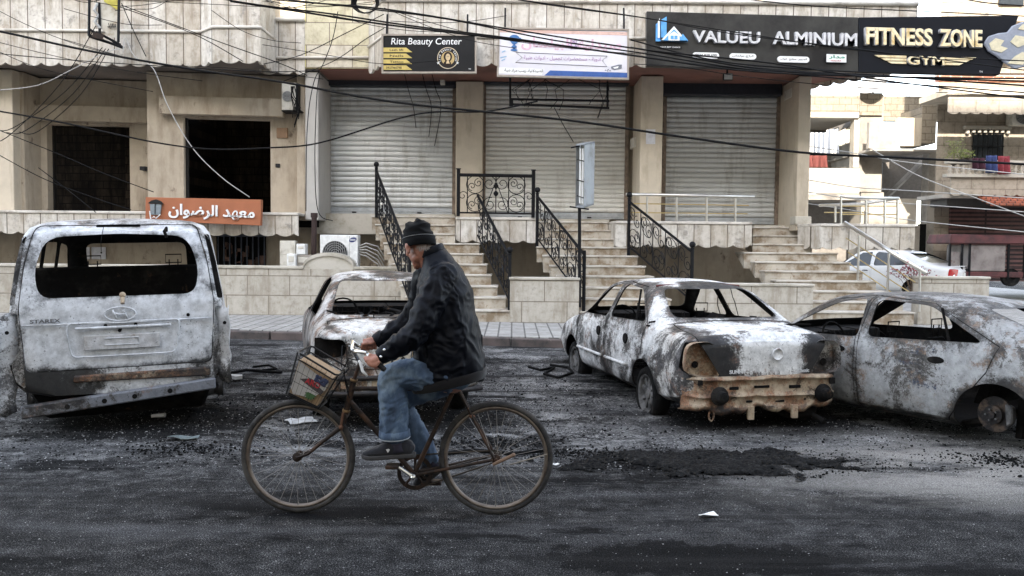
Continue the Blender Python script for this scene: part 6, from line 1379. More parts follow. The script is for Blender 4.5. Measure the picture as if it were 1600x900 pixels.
# --- beauty salon
s = board('shop_sign', (599, 56), (742, 56), (742, 112), (599, 112), YS_, .16, plain('charcoal_sign', (.014, .014, .015), .5, 0, .1), 'black sign reading Rita Beauty Center above the first shutter', plain('sign_edge', (.32, .28, .24), .5, .4), grp='signs over the shutters')
s['tx']('Rita Beauty Center', .085, .70, .77, .24, WH, .005, .004, .12)
GR = plain('gold_band', (.55, .42, .12), .5, 0, .12); BKT = plain('print_black', (.02, .02, .02))
for i, t in enumerate(('Lash lift', 'Nails', 'Tattoo', '0937960798')):
    v = .545 - i * .165; s['poly']([(.0, v), (.305, v), (.27, v + .12), (.0, v + .12)] if 0 else [(.0, v), (.315, v), (.25, v + .125), (.0, v + .125)], GR, 'price_band', .003, .002); s['tx'](t, .03 if i == 3 else .07, v + .03, .15 if i != 3 else .17, .062, BKT, .002, .01, 0, 'band_lettering', .0055)
s['disc'](.705, .38, .215, .215, plain('cream_ring', (.62, .52, .36)), 'logo_rim', .003); s['disc'](.705, .38, .200, .200, plain('logo_black', (.022, .02, .02)), 'logo_ground', .0075); s['disc'](.705, .37, .135, .135, plain('logo_gold', (.50, .36, .15)), 'logo_disc', .012)
hair_, fc = plain('logo_hair', (.03, .02, .015)), plain('logo_face', (.60, .45, .26)); s['disc'](.705, .41, .085, .100, hair_, 'logo_hair', .0165); s['disc'](.700, .22, .075, .06, hair_, 'logo_hair', .0165); s['disc'](.706, .40, .048, .068, fc, 'logo_face', .021); s['poly']([(.685, .22), (.725, .22), (.716, .30), (.694, .30)], fc, 'logo_neck', .021)
for u in (.698, .714): s['disc'](u, .415, .008, .005, hair_, 'logo_eye', .0255)
for i, ch in enumerate('Rita Beauty Center'):
    if ch != ' ':
        a = math.radians(200 - i * 220 / 17); r = .166; c = s['at'](.705, .38, .012) + (s['ex'] * math.cos(a) + s['ez'] * math.sin(a)) * r; t = s['ex'] * math.sin(a) - s['ez'] * math.cos(a); n_ = s['ex'] * math.cos(a) + s['ez'] * math.sin(a)
        text('logo_letter', ch, .022 if ch != 'i' else .008, .034, WH, s['root'], c - s['root'].location - t * .011 - n_ * .015, t, n_, .003, .02)
for u in (.60, .81): s['poly']([(u + .018 * math.cos(a_), .24 + .045 * math.sin(a_)) if k_ % 2 == 0 else (u + .007 * math.cos(a_), .24 + .018 * math.sin(a_)) for k_, a_ in [(q, math.pi / 2 + q * math.pi / 5) for q in range(10)]], WH, 'logo_star', .012)
s['tx']('TN', .93, .06, .025, .03, WH)
for px in (604, 730):
    m = MB(); p = P(px, 56, YS_ + .1); m.tube([p, p + Vector((0, .1, .45))], .02, 5); m.build('hanger', M['iron'], s['root'])
# --- pharmacy
s = board('shop_sign', (781, 45.5), (980, 48), (980, 122), (779, 117), YS_, .16, plain('pale_banner', (.66, .64, .68), .5, 0, .06, 2), 'pale lilac pharmacy sign with a blue cup and faded Arabic writing', plain('sign_edge', (.32, .28, .24), .5, .4), grp='signs over the shutters')
PINK, BLUE, LIL, DKP = plain('faded_pink', (.62, .42, .50)), plain('cup_blue', (.04, .14, .34)), plain('faded_violet', (.40, .26, .42)), plain('outline_grey', (.10, .10, .12))
s['poly']([(0, .93), (1, .93), (1, 1), (0, 1)], plain('salmon_edge', (.62, .42, .36)), 'top_band', .002, .002)
s['tx'](arabic('صيدلية البيلسان'), .17, .56, .78, .28, PINK, .003, .03, 0)
for k_ in range(3):
    m = MB(); c = s['at'](.575, .70, .012); a = k_ * math.pi / 3; m.tube([c + s['ex'] * (.10 * math.cos(t) * math.cos(a) - .04 * math.sin(t) * math.sin(a)) + s['ez'] * (.10 * math.cos(t) * math.sin(a) + .04 * math.sin(t) * math.cos(a)) for t in [i * math.pi / 10 for i in range(21)]], .006, 4); m.build('atom_mark', LIL, s['root'])
s['tx'](arabic('ادوية - مستحضرات تجميل - ادوات طبية'), .19, .335, .60, .105, LIL, .003, .015)
m = MB(); pl = [(.13, .28), (.18, .39), (.13, .50), (.84, .47), (.80, .37), (.84, .24)]
m.tube([s['at'](u, v, .006) for u, v in pl + pl[:1]], .005, 4); m.build('ribbon_outline', DKP, s['root'])
s['poly']([(.0, .035), (.335, .02), (.355, .15), (.0, .165)], WH, 'name_strip', .003, .002); s['tx'](arabic('الصيدلانية. زينب مراد دیبة'.replace('ی', 'ي')), .045, .06, .30, .085, BKT, .002, .008, 0, 'lettering', .0065)
s['poly']([(.355, .01), (1, .01), (1, .115), (.40, .125)], plain('royal_blue', (.03, .09, .30)), 'blue_band', .0035, .002)
s['disc'](.115, .80, .105, .075, BLUE, 'cup_bowl'); s['poly']([(.06, .82), (.17, .82), (.13, .68), (.10, .68)], BLUE, 'cup_body', .0095); s['poly']([(.105, .56), (.125, .56), (.123, .70), (.107, .70)], BLUE, 'cup_stem', .0045); s['disc'](.115, .62, .055, .03, BLUE, 'cup_knot', .0095); s['disc'](.115, .55, .07, .022, BLUE, 'cup_foot', .0095)
for u0, v0, u1, v1 in ((.02, .48, .05, .60), (.01, .36, .06, .44), (.02, .30, .05, .36)): s['poly']([(u0, v0), (u1, v0 + .04), (u1 - .005, v0 + .06), (u0, v0 + .03)], plain('pale_blue_print', (.30, .45, .60)), 'splash_mark')
s['poly']([(.87, .24), (.93, .29), (.955, .29), (.955, .21), (.90, .17), (.875, .19)], plain('bottle_grey', (.16, .17, .20)), 'bottle_print'); s['poly']([(.885, .22), (.93, .255), (.925, .21), (.90, .195)], WH, 'bottle_label', .0085)
for u, v in ((.83, .16), (.85, .175), (.865, .15), (.845, .145)): s['disc'](u, v, .016, .010, plain('bottle_grey', (.16, .17, .20)), 'pill_print')
for px in (789, 975):
    m = MB(); p = P(px, 46, YS_ + .1); m.tube([p, p + Vector((0, .1, .45))], .02, 5); m.build('hanger', M['iron'], s['root'])
# --- empty sign frame hanging under the pharmacy sign
f = empty('sign_frame', P(875, 168, 18.2), 'empty black steel sign frame with cut wires under the pharmacy sign', 'sign frame'); m = MB(); Yf = 18.2
for a, b_ in (((797, 121), (797, 166)), ((949, 128), (949, 170)), ((797, 155), (952, 158)), ((797, 163), (952, 169)), ((800, 155), (800, 166))): m.tube([P(*a, Yf), P(*b_, Yf)], .025, 5)
m.build('bars', M['iron'], f); rr = random.Random(11)
for i in range(11):
    x = rr.uniform(810, 945); m = MB(); y1 = rr.uniform(150, 185); m.tube([P(x + rr.gauss(0, 20), 124, Yf), P(x + rr.gauss(0, 8), 140, Yf - .05), P(x, 157, Yf), P(x + rr.gauss(0, 8), y1, Yf)], .007, 4); m.build('cut_wire', M['cable'], f)
# --- aluminium workshop and gym signs
grad = grunge('brushed_dark_board', (.060, .059, .056), (.028, .027, .027), 1.2, .42, .62, .35, .1, .05, None, False, .4)
YV = 17.3
s = board('shop_sign', (1010.5, 17.5), (1341, 27), (1341, 111.5), (1010.5, 103), YV, .18, grad, 'dark metallic sign reading VALUEU ALMINIUM over the right shutter', grp='signs over the shutters')
s['tx']('VALUEU', .215, .44, .315, .215, plain('silver_letters', (.62, .62, .64), .3, .3), .09, .022, 0); s['tx']('ALMINIUM', .59, .44, .395, .235, plain('silver_letters', (.62, .62, .64), .3, .3), .09, .022, 0)
AZ = plain('azure', (.10, .34, .68), .4); 
for x0, x1, y0, y1 in ((.042, .062, .46, .82), (.066, .092, .52, .90), (.05, .058, .5, .86)): s['poly']([(x0, y0), (x1, y0), (x1, y1), (x0, y1 - .06)], AZ if x0 != .05 else WH, 'tower_mark', .004 if x0 != .05 else .05, .04)
s['poly']([(.060, .44), (.19, .44), (.125, .72)], WH, 'roof_mark', .05, .03); s['poly']([(.075, .455), (.172, .455), (.125, .665)], AZ, 'roof_mark', .085, .012); s['poly']([(.098, .455), (.15, .455), (.15, .55), (.124, .62), (.098, .55)], WH, 'house_mark', .10, .01)
for u in (.108, .126): s['poly']([(u, .48), (u + .014, .48), (u + .014, .54), (u, .54)], AZ, 'pane_mark', .112, .006)
s['poly']([(.04, .44), (.19, .44), (.19, .465), (.04, .465)], AZ, 'base_mark', .05, .03); s['poly']([(.15, .46), (.19, .46), (.165, .58)], AZ, 'small_roof_mark', .09, .02)
s['poly']([(.055, .33), (.165, .33), (.165, .37), (.055, .37)], M['black'], 'slogan_plate', .003, .02); s['tx']('YOUR BEST CHOICE', .062, .338, .095, .024, WH, .002, .01, 0, 'slogan', .025)
def pill(u0, u1, v0, v1, mat, nm='phone_plate'):
    pts = []; r = (v1 - v0) / 2; ru = r * s['H'] / s['W']
    for i in range(9): a = -math.pi / 2 + i * math.pi / 8; pts.append((u1 - ru + ru * math.cos(a), (v0 + v1) / 2 + r * math.sin(a)))
    for i in range(9): a = math.pi / 2 + i * math.pi / 8; pts.append((u0 + ru + ru * math.cos(a), (v0 + v1) / 2 + r * math.sin(a)))
    s['poly'](pts, mat, nm, .003, .04)
for (u0, u1, v0, v1, t) in ((.215, .34, .16, .265, '0934 938 699'), (.39, .515, .16, .265, arabic('كراج بولمان')), (.615, .765, .125, .235, arabic('المنيوم . مطابخ . ابواب')),):
    pill(u0, u1, v0, v1, WH); s['tx'](t, u0 + .012, v0 + .03, (u1 - u0) - .024, .05, BKT, .002, .01, 0, 'plate_lettering', .045)
pill(.838, .945, .135, .30, M['black'], 'plate_rim'); s['poly']([(.845, .145), (.938, .145), (.938, .29), (.845, .29)], WH, 'brand_plate', .045, .012); s['tx'](arabic('مدار'), .855, .20, .075, .075, plain('brand_green', (.02, .26, .16)), .003, .03, 0, 'plate_lettering', .06); s['tx']('MADAR', .865, .16, .05, .025, plain('brand_red', (.5, .05, .05)), .002, .0, 0, 'plate_lettering', .06)
s = board('shop_sign', (1341.8, 27), (1592, 24), (1562, 117), (1341.8, 111.5), YV, .20, plain('navy_black_board', (.007, .008, .012), .35, 0, .1), 'navy black sign reading FITNESS ZONE GYM at the right end of the row', grp='signs over the shutters')
SIL = plain('letter_side', (.55, .55, .56), .35, .3)
s['tx']('FITNESS', .035, .475, .475, .33, SIL, .085, .035); s['tx']('FITNESS', .040, .48, .465, .32, GOLD, .016, .028, 0, 'lettering', .09)
s['tx']('ZONE', .555, .475, .305, .33, SIL, .085, .035); s['tx']('ZONE', .560, .48, .295, .32, GOLD, .016, .028, 0, 'lettering', .09)
s['tx']('GYM', .335, .135, .265, .17, SIL, .05, .02); s['tx']('GYM', .338, .14, .259, .16, GOLD, .012, .015, 0, 'lettering', .055)
for i in range(3):
    v = .265 - i * .055
    for sg in (-1, 1):
        c = .468; a, b_ = c + sg * .135, c + sg * (.36 - i * .045); s['poly']([(a, v), (b_ - sg * .03, v), (b_, v + .04), (a, v + .04)], GOLD, 'wing_bar', .004, .03)
# flexed arm emblem at the end of the gym sign
SK = plain('emblem_cream', (.60, .54, .38), .45); GY = plain('emblem_grey', (.24, .26, .31), .45)
arm = [(.875 + (u - .905) * 1.75, v) for u, v in [(.925, .42), (.905, .56), (.925, .70), (.965, .76), (1.0, .78), (1.02, .90), (1.06, .98), (1.10, .93), (1.12, .80), (1.10, .60), (1.12, .36), (1.08, .16), (1.03, .10), (.99, .22), (.955, .34)]]
m = MB(); m.prism([s['at'](u, v, .006) for u, v in arm], s['nn'] * .06); m.build('arm_emblem', GY, s['root'], .02)
for pts in ([(.935, .44), (.925, .56), (.95, .66), (.985, .62), (.97, .52), (1.0, .48), (.975, .40)], [(1.01, .60), (1.03, .72), (1.07, .70), (1.08, .58), (1.04, .50)], [(1.0, .20), (1.03, .34), (1.06, .42), (1.09, .34), (1.06, .18)], [(1.04, .84), (1.06, .93), (1.09, .88), (1.09, .80)]):
    m = MB(); m.prism([s['at'](.875 + (u - .905) * 1.75, v, .068) for u, v in pts], s['nn'] * .012); m.build('muscle_highlight', SK, s['root'])
s['tx']('TN', .855, .035, .022, .03, WH)
# --- orange institute sign with the lantern
s = board('institute_sign', (227.5, 308), (408, 312), (407, 352.5), (227, 345), 18.3, .14, plain('terracotta', (.34, .115, .05), .6, 0, .08, 4), 'terracotta sign with a grey lantern and white Arabic writing on the left ledge')
s['tx'](arabic('معهد الرضوان'), .205, .16, .745, .62, WH, .03, .022, 0)
m = MB(); at = s['at']; LN = plain('lantern_grey', (.20, .23, .25), .5)
m.hexa([at(.055, .27, .01), at(.135, .27, .01), at(.135, .27, .05), at(.055, .27, .05), at(.045, .72, .01), at(.145, .72, .01), at(.145, .72, .05), at(.045, .72, .05)]); m.build('lantern', LN, s['root'])
s['poly']([(.03, .74), (.16, .74), (.135, .86), (.10, .92), (.06, .86)], BKT, 'lantern_roof', .006, .06); s['poly']([(.09, .30), (.096, .30), (.096, .72), (.09, .72)], BKT, 'lantern_bar', .052, .01)
m = MB(); m.tube([at(.045, .42, .05), at(.055, .10, .05), at(.085, .20, .05), at(.10, .12, .05), at(.14, .30, .05)], .012, 5); m.build('lantern_bracket', WH, s['root'])
# --- wrecked advertising box on the left balcony
r = empty('broken_sign_box', P(163, 70, 17.6), 'broken sign box with a torn yellow and white face on the left balcony', 'sign'); Yw = 17.6; m = MB()
for a, b_ in (((140, -14), (139, 56)), ((155, 4), (156, 54)), ((186, -10), (185, 66)), ((139, 55), (192, 75)), ((150, 50), (188, 70)), ((140, 46), (156, 56)), ((176, 64), (193, 75)), ((139, 57), (180, 70))): m.tube([P(*a, Yw), P(*b_, Yw)], .028, 5)
m.build('bent_frame', M['iron'], r)
m = MB(); q = [(158, -12), (184, -12), (184, 60), (170, 56), (157, 44)]; m.prism([P(x, y, Yw + .02) for x, y in q], (0, .03, 0)); m.build('torn_face', grunge('torn_banner', (.52, .49, .42), (.30, .25, .18), 3, .45, .6, .8), r)
m = MB(); q = [(158, -12), (184, -12), (184, 16), (172, 8), (163, 3)]; m.prism([P(x, y, Yw - .005) for x, y in q], (0, .02, 0)); m.build('yellow_print', plain('faded_yellow', (.42, .36, .05)), r)
text('lettering', arabic('معهد'), .17, .13, BKT, r, P(168, 46, Yw - .01) - r.location, (1, 0, 0), (0, 0, 1), .004, .02)
m = MB(); m.hexa([P(143, 58, Yw - .1), P(160, 62, Yw - .1), P(160, 62, Yw + .1), P(143, 58, Yw + .1), P(146, 50, Yw - .1), P(164, 54, Yw - .1), P(164, 54, Yw + .1), P(146, 50, Yw + .1)]); m.build('burnt_ballast', RUSTY, r)
m = MB(); m.tube([P(153, 5, Yw), P(147, 16, Yw - .05), P(154, 24, Yw), P(148, 34, Yw - .04), P(157, 44, Yw)], .03, 6); m.build('torn_strip', plain('strip_grey', (.35, .35, .34)), r)
# --- light box on a pole by the second stairs
YL = 16.35; r = empty('lightbox_sign', P(905, 480, YL), 'gutted grey light box on a thin black pole by the scrolled railing', 'sign'); m = MB(); m.tube([P(905.5, 480, YL), P(905.5, 322, YL)], .032, 8); m.build('pole', M['iron'], r)
a0, a1, a2 = P(899, 324, YL), P(912, 325, YL - .28), P(928, 320, YL + .02); h = P(905, 223, YL).z - P(905, 322, YL).z; up = Vector((.0, 0, h)); off = a2 - a1
m = MB()
for p, q in ((a1, a2),): m.hexa([p, q, q + (a0 - a1) * .98, p + (a0 - a1) * .98, p + up * 0 + Vector((0, 0, .03)), q + Vector((0, 0, .03)), q + (a0 - a1) * .98 + Vector((0, 0, .03)), p + (a0 - a1) * .98 + Vector((0, 0, .03))])
t = Vector((0, .02, 0)); m.hexa([a1, a2, a2 + t, a1 + t, a1 + up, a2 + up, a2 + up + t, a1 + up + t])
b0_ = a0 + off * .1; m.hexa([a1 + up - Vector((0, 0, .03)), a2 + up - Vector((0, 0, .03)), a2 + (a0 - a1) + up - Vector((0, 0, .03)), a0 + up - Vector((0, 0, .03)), a1 + up, a2 + up, a2 + (a0 - a1) + up, a0 + up])
m.hexa([a0, a2 + (a0 - a1), a2 + (a0 - a1) + t, a0 + t, a0 + up, a2 + (a0 - a1) + up, a2 + (a0 - a1) + up + t, a0 + up + t])
m.build('box', grunge('dented_grey_sheet', (.30, .32, .34), (.20, .20, .20), 3, .5, .65, .5, .1, .2, (.3, .28, .25), False, .3), r)
m = MB(); d = (a0 - a1); m.add([a1 + d * .08 + off * .4, a1 + d * .92 + off * .4, a1 + d * .92 + off * .4 + up, a1 + d * .08 + off * .4 + up], [(0, 1, 2, 3)]); m.build('backing', plain('pale_backing', (.52, .50, .45), .7, 0, .25, 6), r)
for u in (.35, .65): m = MB(); m.tube([a1 + d * u + off * .15 + up * .06, a1 + d * u + off * .15 + up * .92], .015, 6); m.build('tube_lamp', WH, r)
for q in (.15, .4, .72): m = MB(); m.tube([a1 + d * .05 + off * .1 + up * q, a1 + d * .95 + off * .1 + up * (q + .03)], .010, 5); m.build('lamp_bar', M['iron'], r)
m = MB(); m.tube([P(890, 323, YL), P(920, 327, YL)], .016, 5); m.tube([P(892, 231, YL), P(906, 228, YL)], .016, 5); m.build('clamp', M['iron'], r)
# --- flood lamp, poster, pillar fittings, air conditioners and meter boxes
m = MB(); p = P(1137, 121, 18.2); m.box(p.x - .10, p.x + .10, 18.16, 18.24, p.z - .06, p.z + .08); fl = empty('flood_lamp', p, 'small square flood lamp under the red brown canopy', 'lamp'); m.build('housing', M['iron'], fl, .01); m = MB(); m.box(p.x - .085, p.x + .085, 18.145, 18.158, p.z - .05, p.z + .065); m.build('lens', plain('lamp_glass', (.55, .55, .52), .2), fl); m = MB(); m.tube([p + Vector((0, .05, .08)), p + Vector((0, .05, .22))], .02, 6); m.build('bracket', M['iron'], fl)
a = span(1009.5, 202, 1024, 225, 19.17); m = MB(); m.box(a[0], a[1], 19.17, 19.18, a[2], a[3]); o = m.build('paper_notice', plain('paper', (.62, .62, .66), .8), None); tag(o, 'white paper notice pasted on the pillar left of the right shutter', 'notice')
for (x0, y0, x1, y1, Y, mt, lab) in ((989, 214, 995, 230, 19.9, M['offwhite'], 'small white switch box on the shaded pillar side'), (433, 200, 450, 216, 19.6, plain('brown_box', (.22, .13, .07)), 'square brown junction box on the gutted shop wall'), (431, 256, 438, 262, 19.6, M['black'], 'black wall socket on the right gutted bay wall'), (219, 260, 228, 266, 20.15, M['black'], 'black wall socket between the two gutted openings'), (1236, 137, 1243, 152, 19.6, M['offwhite'], 'pale fitting at the top of the right pillar'), (688, 119, 695, 132, 20.05, M['offwhite'], 'small fixture under the beauty sign')):
    a = span(x0, y0, x1, y1, Y); m = MB(); m.box(a[0], a[1], Y - .04, Y + .5, a[2], a[3]); tag(m.build('wall_fitting', mt, None, .008), lab, 'fitting')
ac = aircon('air_conditioner', 440, 129, 463, 172, 19.05, .30, 'old white air conditioner hung high beside the gutted opening, cables ripped', M['offwhite'])
m = MB(); p = P(458, 150, 19.0); 
for i in range(6): m.tube([P(455 + i, 135, 18.98), P(452 + random.random() * 12, 150, 18.9), P(456 + random.random() * 14, 168, 18.95), P(450 + random.random() * 20, 180 + random.random() * 20, 19.0)], .010, 4)
m.build('ripped_cable', M['cable'], ac); m = MB(); pbox(m, 462, 130, 466, 172, 19.05, .3); pbox(m, 440, 172, 470, 174, 19.0, .4); m.build('bracket', M['iron'], ac)
aircon('air_conditioner', 500, 367, 559, 425, 18.4, .32, 'white air conditioner behind the arched parapet', M['white'], 'SAMSUNG')
for (x0, y0, x1, y1, Y, mt, lab) in ((437, 376, 461, 425, 18.5, M['offwhite'], 'tall pale meter cabinet left of the brown pipe'), (463, 381, 477, 398, 18.35, M['white'], 'small white meter box beside the tall cabinet'), (463, 398.5, 490, 425, 18.35, M['concrete'], 'grey concrete block below the small meter box'), (448, 396.5, 462, 425, 18.25, M['white'], 'white box with scrawled marks in front of the tall cabinet')):
    a = span(x0, y0, x1, y1, Y); m = MB(); m.box(a[0], a[1], Y, Y + .25, a[2], a[3]); o = empty('meter_box', ((a[0] + a[1]) / 2, Y, a[2]), lab, 'meter box', 'meter boxes behind the parapet'); m.build('case', mt, o, .012); m = MB(); m.box(a[0] + .04, a[1] - .04, Y - .012, Y - .002, a[2] + (a[3] - a[2]) * .55, a[3] - .05); m.build('cover', M['offwhite'], o, .005)
m = MB(); m.tube([P(491, 336, 18.6), P(490, 430, 18.6)], .058, 12); m.lathe([(.075, 0), (.075, .1), (0, .1)], P(491, 340, 18.6), (0, 0, 1), 12); tag(m.build('drain_pipe', plain('brown_pipe', (.045, .03, .028), .5), None), 'dark brown drain pipe beside the white air conditioner', 'pipe')
m = MB()
for k_ in range(5): m.tube([P(560, 385 + k_ * 3, 18.5), P(572, 380 + k_ * 5, 18.5), P(590, 385 + k_ * 7, 18.6), P(600, 400 + k_ * 8, 18.7)], .014, 6)
tag(m.build('coolant_pipes', M['cable_grey'], None, local=False), 'bundle of grey pipes right of the white air conditioner', 'pipes')

for x0, x1, lab in ((106, 140, 'wide pale notice on the basement wall behind the van'), (143, 165, 'narrow pale notice on the basement wall behind the van')):
    a = span(x0, 386, x1, 405, 20.08); m = MB(); m.box(a[0], a[1], 20.08, 20.095, a[2], a[3]); tag(m.build('paper_notice', plain('paper', (.62, .62, .66), .8), None), lab, 'notice')
# ================================================================ railings
def spiral(c, r, turns, a0, sg, n=22): return [(c[0] + r * (1 - .82 * i / n) * math.cos(a0 + sg * turns * 6.283 * i / n), c[1] + r * (1 - .82 * i / n) * math.sin(a0 + sg * turns * 6.283 * i / n)) for i in range(n + 1)]
def scroll_rail(A, B, h, label, posts=(1, 1), lowcut=.02, nb=3, ball=(1, 1), ptop=.08):
    """wrought iron panel from foot A to foot B (raked), height h"""
    A, B = Vector(A), Vector(B); d = B - A; L = d.length; up = Vector((0, 0, 1)); root = empty('iron_railing', (A + B) / 2 - Vector((0, 0, abs(d.z) / 2)), label, 'railing', 'scrolled iron railings')
    f = lambda u, v: A + d * u + up * (v * h)
    for p, on, bl in ((A, posts[0], ball[0]), (B, posts[1], ball[1])):
        if on:
            m = MB(); m.tube([p - Vector((0, 0, .03)), p + up * (h + ptop)], .034, 8); o = m.build('post', M['iron'], root)
            if bl: m = MB(); m.lathe([(.03, -.03), (.045, -.02), (.03, 0)], p + up * (h + ptop)); m.ball(p + up * (h + ptop + .06), .062, 14, 9); m.build('ball_finial', M['iron'], o, smooth=True)
    m = MB(); m.tube([f(0, 1), f(1, 1)], .030, 6); m.build('top_rail', M['iron'], root)
    m = MB(); m.tube([f(0, .16), f(1, .16)], .018, 5); m.build('bottom_rail', M['iron'], root)
    k = max(2, round(L / .42)); m = MB()
    for i in range(1, k): m.tube([f(i / k, .16), f(i / k, 1)], .011, 5)
    m.build('bars', M['iron'], root); m = MB(); cell = L / k
    for i in range(k):
        for vv, sg in ((.38, 1), (.78, -1)):
            rr = min(cell * .42, h * .19)
            for s in (-1, 1):
                c = ((i + .5) * cell, vv * h); pts = spiral((c[0] + s * rr * .45, c[1] + s * sg * rr * .35), rr * .72, 1.35, math.pi / 2 * (1 if s > 0 else 3), -s * sg)
                m.tube([f(x / L, y / h) for x, y in pts], .0095, 5)
            pts = [((i + .5) * cell + rr * 1.02 * math.cos(t * .5236), vv * h + rr * 1.0 * math.sin(t * .5236)) for t in range(13)]
            if (i + (sg > 0)) % 2: m.tube([f(x / L, y / h) for x, y in pts], .008, 5)
    m.build('scrollwork', M['iron'], root); return root
Yt, Yb = 19.4, 16.42
scroll_rail(P(588, 338, 19.5), P(640, 484, 16.45), 1.02, 'scrolled iron railing on the left of the first stairs, behind the cyclist')
scroll_rail(P(746, 379, 18.5), P(796, 484, 16.42), 1.0, 'scrolled iron railing on the right of the first stairs', (0, 1), ball=(0, 1))
scroll_rail(P(839, 384, 18.5), P(912, 484, 16.42), 1.05, 'scrolled iron railing on the left of the second stairs, beside the lightbox pole', ball=(1, 0))
scroll_rail(P(982, 397, 18.2), P(1080, 484, 16.42), 1.1, 'scrolled iron railing on the right of the second stairs, behind the burnt saloon')
# level panel on the landing
def panel_rail(a, b_, h, label):
    A, B = Vector(a), Vector(b_); d = B - A; L = d.length; root = empty('iron_railing', (A + B) / 2, label, 'railing', 'scrolled iron railings'); up = Vector((0, 0, 1)); f = lambda x, z: A + d * (x / L) + up * z
    for p in (A, B): m = MB(); m.tube([p, p + up * (h + .12)], .04, 6); m.lathe([(.055, 0), (.055, .02), (0, .02)], p + up * (h + .12)); m.build('post', M['iron'], root)
    m = MB(); m.tube([f(0, h), f(L, h)], .036, 6); m.build('top_rail', M['iron'], root); m = MB(); m.tube([f(0, .08), f(L, .08)], .02, 5); m.build('bottom_rail', M['iron'], root)
    m = MB()
    for u in (.12, .33, .5, .67, .88): m.tube([f(L * u, .08), f(L * u, h)], .012, 5)
    m.build('bars', M['iron'], root); m = MB(); q = h - .08
    for sx in (0, 1):
        X_ = lambda x: L - x if sx else x
        for cz, rv in ((.08 + q * .75, 1), (.08 + q * .27, -1)):
            r = q * .235; c = L * .225
            m.tube([f(X_(c + r * math.cos(t * .3927)), cz + r * math.sin(t * .3927)) for t in range(17)], .010, 5)
            for s in (-1, 1): m.tube([f(X_(x), z) for x, z in spiral((c + s * r * .35, cz + s * r * .2), r * .5, 1.3, 1.57 * s, s)], .009, 5)
            c2 = L * .415; m.tube([f(X_(x), z) for x, z in spiral((c2, cz + rv * r * .15), r * .80, 1.5, 1.2, -rv)], .009, 5)
        m.tube([f(X_(L * .34), .1), f(X_(L * .49), h * .82)], .010, 5); m.tube([f(X_(x), z) for x, z in spiral((L * .06, h * .5), q * .13, 1.2, 0, 1)], .009, 5)
    m.build('scrollwork', M['iron'], root); m = MB()
    for cz in (h * .56, h * .74): m.lathe([(.01, -.06), (.05, -.02), (.055, .02), (.02, .06), (0, .07)], f(L * .5, cz), n=10)
    m.build('leaf_ornament', M['iron'], root)
panel_rail(P(716, 338, 18.9), P(833, 340, 18.9), .90, 'level scrolled iron panel on the landing between the first two shutters')
# steel rails
def steel_rail(posts, heads, mids, label, name='steel_railing', r=.033):
    root = empty(name, posts[0][0], label, 'railing', 'steel and brass railings')
    for a, b_ in posts: m = MB(); m.tube([a, b_], .024, 8); m.build('post', M['steel'], root)
    for hd in heads: m = MB(); m.tube(hd, r, 10); m.build('handrail', M['steel'], root, smooth=True)
    for k_ in mids: m = MB(); m.tube(k_, .012, 6); m.build('brass_rod', M['brass'], root)
    return root
Y3 = 18.6
steel_rail([(P(x, 346.5, Y3), P(x, 307 + (x - 985) * .015, Y3)) for x in (1011, 1057, 1104, 1149)], [[P(978, 303.5, Y3), P(1179, 307.5, Y3)]], [[P(985, 318, Y3), P(1170, 321, Y3)], [P(985, 332, Y3), P(1168, 334, Y3)]], 'level steel rail before the right hand shutter')
Y4 = 18.4
steel_rail([(P(x, 349.5, Y4), P(x, y, Y4)) for x, y in ((1314, 307), (1353, 313), (1382, 312), (1402, 311))] + [(P(x, 347.5, 19.6), P(x, 322, 19.6)) for x in (1305, 1345)], [[P(1313, 306, Y4), P(1330, 309, Y4), P(1404, 310, Y4)], [P(1280, 321, 19.6), P(1345, 319, 19.6), P(1404, 310, Y4)]], [[P(1314, 322, Y4), P(1402, 322, Y4)], [P(1314, 335, Y4), P(1402, 335, Y4)], [P(1288, 332, 19.6), P(1350, 332, 19.6)]], 'steel rail round the open corner landing')
steel_rail([(P(1340, 438, 17.5), P(1342.5, 368, 17.5)), (P(1386, 468, 16.9), P(1389, 396, 16.9)), (P(1436, 487, 16.3), P(1437.5, 424, 16.3))], [[P(1320, 348, 18.3), P(1446, 427, 16.3)]], [[P(1322, 372, 18.0), P(1430, 441, 16.5)], [P(1325, 394, 17.9), P(1403, 445, 16.8), P(1432, 463, 16.4)], [P(1327, 412, 17.8), P(1410, 468, 16.7)]], 'sloping steel handrail with brass rods along the right hand stairs', r=.042)
# flowers by the white car
p0 = P(1428, 432, 16.9); root = empty('flowering_shrub', p0 - Vector((0, 0, .5)), 'small dry shrub with dark red flowers beside the steel handrail', 'plant'); m = MB(); m2 = MB(); rr = random.Random(8)
for i in range(26):
    a = p0 + Vector((rr.gauss(0, .22), rr.gauss(0, .12), rr.uniform(-.1, .22))); m.tube([p0 - Vector((0, 0, .45)), (p0 + a) / 2 - Vector((0, 0, .1)), a], .005, 4)
    for _ in range(9):
        c = a + Vector((rr.gauss(0, .05), rr.gauss(0, .05), rr.gauss(0, .04))); e = Vector((rr.gauss(0, 1), rr.gauss(0, 1), rr.gauss(0, 1))).normalized() * .028; g_ = e.orthogonal().normalized() * .02; m2.add([c - e, c + g_, c + e, c - g_], [(0, 1, 2, 3)])
m.build('stems', plain('dry_stem', (.12, .08, .05), .9), root); m2.build('petals', plain('dark_red_petal', (.16, .02, .03), .8, 0, .5, 30), root)
